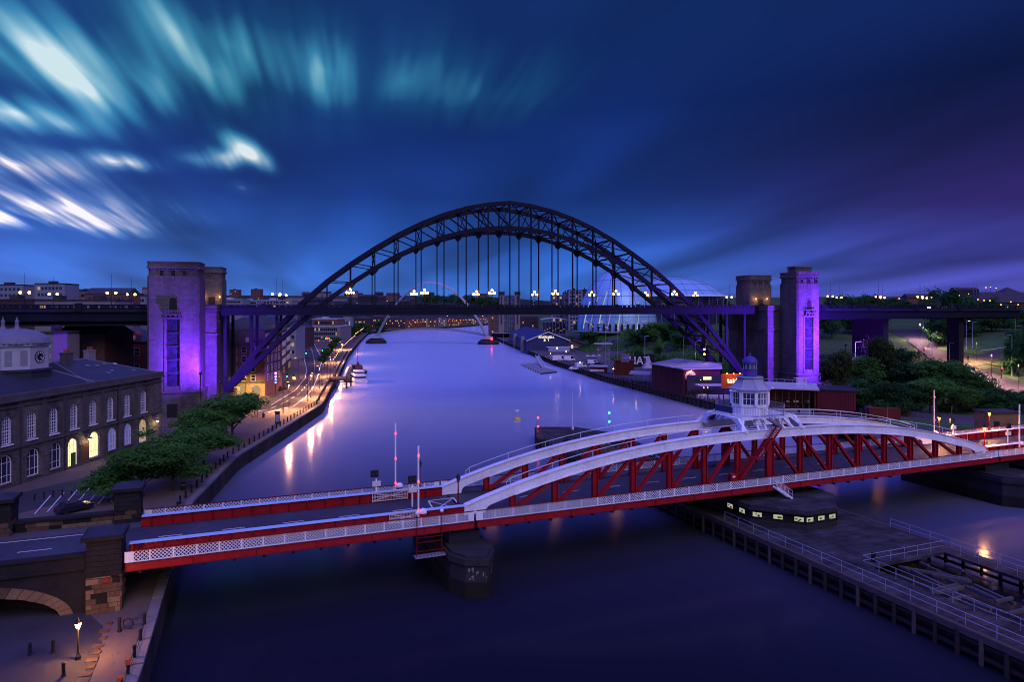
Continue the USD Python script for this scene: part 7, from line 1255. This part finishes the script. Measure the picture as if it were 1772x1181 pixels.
# signal lights on the far jetty, flag pole
def beacon(label, px, ys, lamp, p):
    th = thing('navigation_light', label, 'navigation light'); MB().tube(p, (p[0], p[1], pzY(ys[0], p[1]) + .2), .06, 6).build('post', 'grey_steel', th)
    for y in ys: q = np.array([p[0], p[1] - .1, pzY(y, p[1])]); MB().ball(q, .24, 1).build('lamp', lamp, th)
beacon('pair of red lights on a post at the left corner of the far jetty', 931, (723, 738.5), 'red_lamp', D(931, 740, 154)); beacon('pair of green lights on a post at the right corner of the far jetty', 1054, (715, 730), 'green_lamp', D(1054, 740, 154))
fp = thing('flag_pole', 'thin white pole standing on the far jetty deck', 'pole'); p = G(991, 744, 2.5); MB().tube(p, p + UP * 8.6, .09, 6, .04).build('pole', 'white_paint', fp); MB().lathe([(.25, 0), (.25, .5), (.15, .6)], p, 8).build('foot', 'white_paint', fp)
# ---------------------------------------------------------------- barriers, signals and lamps on the swing bridge roadway
def barrier(label, s, t, h, lights, side=1, col='white_paint'):
    th = thing('raised_barrier', label, 'barrier'); p = P(s, t, 6.8); MB().lathe([(.38, 0), (.38, 1.1)], p, 14).build('cabinet', 'red_paint', th); MB().lathe([(.42, 1.1), (.40, 1.35), (.24, 1.55), (.02, 1.62)], p, 14).build('cabinet_dome', 'white_paint', th)
    q = p + SB.e * -.5 * side; am = MB().bar(q + UP * .5, q + UP * h, .10, .16).build('arm', col, th); b = MB(); [b.bar(q + UP * (h * f), q + UP * (h * f + .5), .11, .17) for f in (.3, .6, .9)]
    for z in lights: MB().ball(q + UP * z - SB.n * .12, .11, 1).build('red_light', 'red_lamp', th)
barrier('raised barrier arm with three red lights beyond the far girder left of the trusses', -5.6, 12.6, 9.0, (1.6, 4.6, 7.7)); barrier('raised barrier arm with three red lights by the near girder left of the trusses', -5.6, 1.0, 8.4, (1.4, 4.5, 7.3))
barrier('raised barrier arm glowing red at the far right end of the trusses', 89.2, 12.6, 8.8, (1.0, 3.6, 7.6)); barrier('raised barrier arm at the near right end of the swing bridge', 93.5, 1.2, 7.6, ())
def old_lamp(label, s, t, lit, col='red_paint'):
    th = thing('bridge_lamp', label, 'street lamp'); p = P(s, t, 6.75); MB().lathe([(.42, 0), (.42, .25), (.26, .5), (.16, 1.2), (.09, 1.4), (.07, 3.4), (.12, 3.45)], p, 10).build('post', col, th); MB().lathe([(.13, 3.46), (.25, 3.95)], p, 6).build('lantern', 'sodium' if lit else 'dim_glass', th); MB().lathe([(.3, 3.95), (.16, 4.2), (.03, 4.4)], p, 8).build('lantern_cap', 'black_iron', th)
    if lit: sphere_light(th, p + UP * 3.75, 1000, (1, .38, .12), .30)
old_lamp('unlit lantern on a dark red post where the near truss begins', -.9, 3.4, False, 'dark_red'); old_lamp('tapering dark red lantern post behind the near barrier arm', -3.2, 12.0, False, 'dark_red')
old_lamp('lit lantern on a red post behind the far right barrier', 90.5, 13.0, True); old_lamp('brightly lit lantern on a red post at the near right end of the trusses', 87.6, 3.2, True); old_lamp('lit lantern at the right frame edge beyond the trusses', 104.0, 13.2, True)
def board(label, s, t, h, rz):
    th = thing('signal_board', label, 'signal'); p = P(s, t, 6.75); MB().tube(p, p + UP * h, .10, 7).build('pole', 'white_paint', th); MB().box(p + UP * (h - .6) - SB.n * .1, (1.0, .25, .6), SB.rz).build('notice', 'cream_paint', th); MB().box(p + UP * (h + .6) + SB.e * rz, (.95, .3, .8), SB.rz + rz * .3).build('signal_box', 'sign_dark', th); [MB().tube(p + UP * (h + .6) + SB.e * (rz + x) - SB.n * .15, p + UP * (h + .6) + SB.e * (rz + x) - SB.n * .25, .12, 10).build('lens', 'dark_glass', th) for x in (-.25, .25)]
board('black signal box on a white pole by the far gate, left side', -8.6, 11.9, 2.6, -.2); board('black signal box on a white pole in the roadway, left side', -5.2, 7.6, 2.6, 0); board('black signal box on a white pole at the far right girder', 92.5, 11.9, 2.8, -.2); board('black signal box on a white pole at the near right girder', 95.5, 4.6, 2.8, .2)
bx = MB(); q = [P(-3.2, 5.2, 6.69), P(.0, 4.4, 6.69), P(.4, 9.6, 6.69), P(-2.8, 9.4, 6.69)]; [bx.bar(q[i], q[(i + 1) % 4], .18, .012) for i in range(4)]; bx.bar(q[0], q[2], .14, .011); bx.bar(q[1], q[3], .14, .010); bx.build('box_marking', 'cream_paint', None, label='yellowish box marking on the road at the left joint', kind='structure')
cr = thing('inspection_cradle', 'rusty inspection cradle hanging from the near girder above the pier', 'cradle')
for s in (-6.6, -3.9): MB().tube(P(s, -.35, 3.9), P(s, -.35, 8.2), .06, 6).build('hanger', 'dark_red', cr); MB().ball(P(s, -.35, 8.35), .2, 1).build('hanger_cap', 'white_paint', cr)
MB().bar(P(-6.9, -.5, 3.8), P(-3.6, -.5, 3.8), .9, .12).build('platform', 'grey_steel', cr); b = MB(); [b.bar(P(-6.6, -.35, z), P(-3.9, -.35, z), .07) for z in (5.2, 5.7)]; [b.bar(P(-6.8 + k * .4, -.95, 3.85), P(-6.8 + k * .4, -.95, 4.5), .04) for k in range(9)]; b.bar(P(-6.9, -.95, 4.5), P(-3.6, -.95, 4.5), .06); b.build('guard', 'dark_red', cr)
sb = thing('security_hut', 'small lamp-lit brick hut beside the lawn at the right frame edge', 'hut'); p = G(1723, 758); MB().box(p + vec(3, 4, 2.2), (7, 4, 5.4), .1).build('wall', 'sand_stone', sb); MB().box(p + vec(3, 4, 5.0), (7.6, 4.6, .3), .1).build('roof', 'roof_dark', sb); MB().box(p + vec(1.5, 1.8, 1.9), (1.2, .2, 2.4), .1).build('door', 'sign_dark', sb)
ldr = thing('quay_steps', 'white railed steps by the right-hand stone pier', 'steps'); stair(ldr, P(92.0, -1.2, 6.0), P(97.0, -6.0, 2.0), 1.4, 'galvanised', SB.n)
# ---------------------------------------------------------------- far bank and far lights
for k, (a, c, tp, lab) in enumerate(((700, 726, 552, 'violet brick terrace block at the far bend, left'), (728, 756, 551, 'violet brick terrace block at the far bend, second'), (758, 772, 550, 'narrow gabled block at the far bend'), (774, 800, 551, 'violet brick terrace block at the far bend, fourth'), (802, 826, 552, 'violet brick terrace block at the far bend, fifth'), (828, 846, 549, 'terrace block at the far bend beside the mill'))):
    y = float(np.interp((a + c) / 2, [690, 735, 800, 850], [900, 935, 1050, 1190])) + 24; X0, X1 = pxX(a, y), pxX(c, y); block('river_terrace', lab, 'building', X0, X1, y, 14, 2, pzY(tp, y), ('brick_red', 'brick_brown', 'render_pale')[k % 3], 4, int((X1 - X0) / 3.2), 1.3, 1.6, .35, roof='gable', rmat='slate', rh=3.5)
for k, (a, c, tp, y, lab) in enumerate(((612, 640, 552, 800, 'dark long shed under the trees beyond the footbridge'), (640, 668, 549, 860, 'dark warehouse beyond the white footbridge'), (668, 698, 551, 905, 'orange-lit low building at the far bend'))): block('far_shed', lab, 'building', pxX(a, y), pxX(c, y), y, 16, 2, pzY(tp, y), 'brick_dark', 2, 8, 1.6, 1.6, .4, roof='hip', rh=3)
R = random.Random(5)
for k in range(46):                                  # far town on the horizon
    px = R.choice((R.uniform(255, 270), R.uniform(505, 660), R.uniform(660, 960), R.uniform(560, 720), R.uniform(1090, 1180), R.uniform(1540, 1772))); y = R.uniform(1150, 2400) if px < 1000 else R.uniform(700, 1100); X = pxX(px, y); z = float(left_z(np.array([X]), np.array([y]))[0]) if px < 860 else rz_(X, y); w = R.uniform(14, 42); hgt = R.uniform(6, 13) + (9 if R.random() < .12 else 0)
    th = thing('distant_building', 'distant dark roof on the horizon behind the bridge hangers' if px < 1000 else 'distant dark roof on the horizon beyond the trees', 'building', 'distant roofs on the horizon %s' % ('behind the hangers' if px < 1000 else 'beyond the trees')); b = MB().box((X, y, z + hgt / 2 - 2), (w, 12, hgt + 4)); b.build('wall', R.choice(('brick_dark', 'brick_brown', 'render_pale', 'dark_clad')), th); b = MB().plate(sg.Polygon([(-7, 0), (7, 0), (0, 4)]), (X - w / 2, y, z + hgt), (0, 1, 0), UP, (1, 0, 0), w); b.build('roof', 'roof_dark', th)
for k, (px, tp, y) in enumerate(((557, 509, 1500), (814, 507, 2000), (548, 517, 900))): th = thing('church_spire', ('dark church spire beside the left arch leg on the skyline', 'tiny dark spire on the far wooded hill', 'short dark spire left of the arch leg')[k], 'spire'); X = pxX(px, y); z = 20; zt = pzY(tp, y); MB().box((X, y, z + (zt - z) * .3), (7, 7, (zt - z) * .6)).build('tower', 'brick_dark', th); MB().lathe([(4.4, z + (zt - z) * .6), (.1, zt)], (X, y, 0), 4, PI / 4).build('spire', 'roof_dark', th)
for k in range(34):                                  # wooded hill on the horizon
    px = 655 + k * 6.3 + R.uniform(-3, 3); y = R.uniform(1500, 2100); X = pxX(px, y); z = pzY(535, y); tp = 508 + 13 * abs((px - 760) / 110) ** 1.3 * (1 if px < 760 else .55) + R.uniform(-1, 4); h = max(10, pzY(min(tp, 528), y) - z); copy('hill_tree', TD[k % 2], 'dark rounded tree on the far wooded hill behind the hangers', 'tree', 'trees on the far wooded hill', (X, y, z), R.uniform(0, 6), (h * .11, h * .11, h / 9.3))
for k in range(26):
    px = R.choice((R.uniform(380, 400), R.uniform(420, 432), R.uniform(590, 690), R.uniform(610, 640))); y = R.uniform(600, 900) if px > 560 else 1200; X = pxX(px, y); z = 3 if px > 560 else 24; h = R.uniform(8, 14) if px > 560 else R.uniform(14, 22); copy('quay_tree', TD[k % 2], 'dark tree among the far left quay buildings', 'tree', 'trees among the far left quay buildings', (X, y, z), R.uniform(0, 6), (h * .11, h * .11, h / 9.3))
for k in range(24): px = R.uniform(1440, 1772); y = R.uniform(420, 620); X = pxX(px, y); z = rz_(X, y); h = max(4, pzY(R.uniform(512, 524), y) - z); copy('hill_tree', TD[k % 2], 'dark tree on the ridge behind the right viaduct', 'tree', 'trees on the ridge behind the right viaduct', (X, y, z), R.uniform(0, 6), (min(h * .12, 1.8), min(h * .12, 1.8), h / 9.3))
block('long_house', 'long dark roofed house with green lit shop signs at the top right', 'building', pxX(1690, 380), pxX(1790, 380), 380, 14, 18, pzY(524, 380), 'brick_dark', 1, 8, 1.6, 2, .3, roof='hip', rh=6); lh = stage.GetPrimAtPath('/World/long_house'); [MB().box((pxX(px, 379), 379.5, pzY(532, 379)), (w, .2, .8)).build('lit_sign', m, lh) for px, w, m in ((1716, 2.4, 'neon_green'), (1726, 2.2, 'neon_white'), (1742, 2.2, 'neon_green'))]
th = thing('pyramid_roof_house', 'house with a pyramid roof on the top right skyline', 'building'); y = 420; X = pxX(1755, y); MB().box((X, y + 6, 26), (18, 12, 20)).build('wall', 'brick_dark', th); MB().lathe([(14, 36), (.2, pzY(497, y))], (X, y + 6, 0), 4, PI / 4).build('roof', 'roof_dark', th)
for k, px in enumerate((1685, 1690)): th = thing('radio_mast', ('thin mast on the right skyline, left of two', 'thin mast on the right skyline, right of two')[k], 'mast'); y = 900; X = pxX(px, y); MB().tube((X, y, 25), (X, y, pzY(484 + 2 * k, y)), .35, 5, .12).build('pole', 'grey_steel', th); MB().box((X, y, pzY(505, y)), (2.0, .4, .4)).build('cross_arm', 'grey_steel', th)
ct = proto('distant_lamp'); MB().tube((0, 0, 0), (0, 0, 5.6), .08, 5).build('post', 'black_iron', ct); MB().ball((0, 0, 5.9), .30, 1).build('globe', 'far_sodium', ct)
cw = proto('distant_lamp'); MB().tube((0, 0, 0), (0, 0, 5.6), .08, 5).build('post', 'black_iron', cw); MB().ball((0, 0, 5.9), .26, 1).build('globe', 'far_warm', cw)
def far_lamp(x, y, z, sod, label, group, s=1.0): copy('distant_lamp', ct if sod else cw, label, 'street lamp', group, (x, y, z), 0, s)
for p in along(LQ, 300, 560, 13, -3.0): far_lamp(p[0], p[1], 2.6, False, 'small warm lamp in the string along the quay towards the white footbridge', 'lamps along the quay to the white footbridge', .8)
for p in along(LQ, 570, 820, 16, -3.0): far_lamp(p[0], p[1], 2.6, R.random() < .5, 'small lamp along the quay beyond the white footbridge', 'lamps on the quay beyond the white footbridge', 1.0)
for p in along(LQ, 835, 1190, 15, -4.0): far_lamp(p[0], p[1], 2.6, R.random() < .6, 'small amber lamp along the far river bend', 'lamps along the far river bend', 1.35)
for k, (px, py) in enumerate(((672, 557), (678, 556), (686, 555), (692, 557), (700, 557), (740, 558), (773, 553), (835, 553))): p = G(px, py + 8); far_lamp(p[0], p[1] + 10, 3, True, 'large amber lamp before the far bend buildings', 'large amber lamps at the far bend', 2.2)
for k in range(12): a, c = R.uniform(536, 588), R.uniform(592, 603); p = G(a, c); far_lamp(p[0], p[1], 2.6, R.random() < .4, 'small lamp in front of the pale stepped building', 'lamps before the pale stepped building', .8)
for k in range(60):
    px = R.choice((R.uniform(560, 700), R.uniform(690, 960), R.uniform(560, 700), R.uniform(1120, 1190))); y = R.uniform(1100, 1900); X = pxX(px, y); far_lamp(X, y, pzY(R.uniform(520, 531), y) - 10, R.random() < .5, 'tiny street lamp twinkling in the far town on the horizon', 'far town street lamps', 1.5)
for px, py, Y in ((1703, 520, 300), (1713, 521, 300), (1697, 540, 260), (1643, 537, 250), (1692, 519, 330), (1749, 523, 330), (1732, 528, 320), (1762, 528, 330), (1612, 515, 330), (1556, 517, 400), (1706, 504, 700), (1714, 503, 700), (1724, 505, 700), (1660, 512, 420), (1676, 509, 450)): X = pxX(px, Y); z = pzY(py, Y) - 5.9; far_lamp(X, Y, z, True, 'amber street lamp among the dark trees at the upper right', 'amber lamps among the upper right trees', 1.0 if Y < 600 else 1.6)
star_lamp('brilliant white floodlight at the end of the right viaduct', D(1608, 548, 245), 3.0, 'star_white', 500, WRM, .5)
for px, py, lab in ((592, 597, 'bright amber lamp above the stepped building'), (509, 655, 'lone orange wall lamp on the terrace end')): p = D(px, py, 430 if px > 550 else 260); star_lamp(lab, p - UP * 3, 3.0, 'sodium', 0, SOD, .5)
# promenade masts, then added hooded lamps that light the pavement warm
for k, (px, py) in enumerate(((490, 716), (532.5, 694), (543, 677), (517, 657), (557, 668), (566, 655), (581, 640), (585, 618))):
    p = G(px, py); lab = ('tall dark lamp mast by the advert pillar', 'tall dark lamp mast on the wide promenade, second', 'tall dark lamp mast on the wide promenade, third', 'tall dark mast at the terrace kerb', 'lamp mast on the promenade beside the crossing', 'lamp mast on the promenade before the small trees', 'lamp mast on the promenade past the first small tree', 'lamp mast on the promenade past the small trees')[k]
    c = copy('quay_lamp', MS, lab, 'street lamp', None, p, 0 if k != 3 else PI)
for k, (px, py) in enumerate(((500, 712), (538, 690), (553, 672), (572, 652), (588, 628), (592, 606), (430, 690))):
    p = G(px, py); th = thing('downlight', 'added dark post with a hooded warm lamp on the promenade, %s from the leafy trees' % ('first', 'second', 'third', 'fourth', 'fifth', 'sixth', 'seventh')[k] if k < 6 else 'added hooded lamp lighting the yellow corner front', 'street lamp'); p = p if k < 6 else p + vec(0, -2, 0); h = 7.0; MB().tube(p, p + UP * h, .07, 6).build('post', 'black_iron', th); MB().lathe([(.05, h + .28), (.42, h + .02), (.45, h)], p, 10).build('hood', 'black_iron', th)
    L = UsdLux.DiskLight.Define(stage, str(th.GetPath()) + '/lamp'); L.CreateRadiusAttr(.25); L.CreateNormalizeAttr(True); L.CreateIntensityAttr((3400, 3400, 3600, 4000, 4600, 5200, 2000)[k] * LS); L.CreateColorAttr(Gf.Vec3f(1, .44, .20) if k < 6 else Gf.Vec3f(1, .62, .16)); L.AddTranslateOp().Set(tuple(map(float, p + UP * (h - .05))))
sphere_light(stage.GetPrimAtPath('/World/lantern_lamp'), (0, 0, 2.65), 60, SOD, .2) if False else None

for px, py, I, c, lab in ((1690, 628, 700, (1, .62, .22), 'hooded amber lamp lighting the grassy verge'), (1716, 655, 520, (1, .52, .40), 'hooded lamp at the middle of the junction'), (1592, 590, 620, (1, .60, .62), 'hooded lamp beyond the viaduct opening'), (1660, 632, 520, (1, .50, .42), 'hooded lamp on the near side of the hill road'), (1762, 676, 420, (1, .50, .42), 'hooded lamp at the right corner of the junction'), (1620, 606, 420, (1, .52, .46), 'hooded lamp on the hill road above the junction')):  # added lamps that brighten the junction and verge
    x, y, z = hit(px, py); th = thing('downlight', lab, 'street lamp'); p = vec(x, y, z); MB().tube(p, p + UP * 7.5, .07, 6).build('post', 'black_iron', th); MB().lathe([(.05, 7.78), (.42, 7.52), (.45, 7.5)], p, 10).build('hood', 'black_iron', th)
    L = UsdLux.DiskLight.Define(stage, str(th.GetPath()) + '/lamp'); L.CreateRadiusAttr(.25); L.CreateNormalizeAttr(True); L.CreateIntensityAttr(I * LS * 4.5); L.CreateColorAttr(Gf.Vec3f(*c)); L.AddTranslateOp().Set((float(x), float(y), float(z) + 7.45))

for px, py, lab in ((889, 593, 'white quay lamp at the far corner of the blue shed'), (903, 603, 'white quay lamp halfway along the blue shed'), (950, 624, 'white quay lamp by the gangway'), (1001, 641, 'white quay lamp beside the parked vans'), (1058, 654, 'white quay lamp at the wharf fence by the red container'), (1097, 661, 'small warm lamp at the terrace canopy')): star_lamp(lab, G(px, py) + vec(.8, 0, 0), 3.4, 'white_lamp', 0, r=.26)
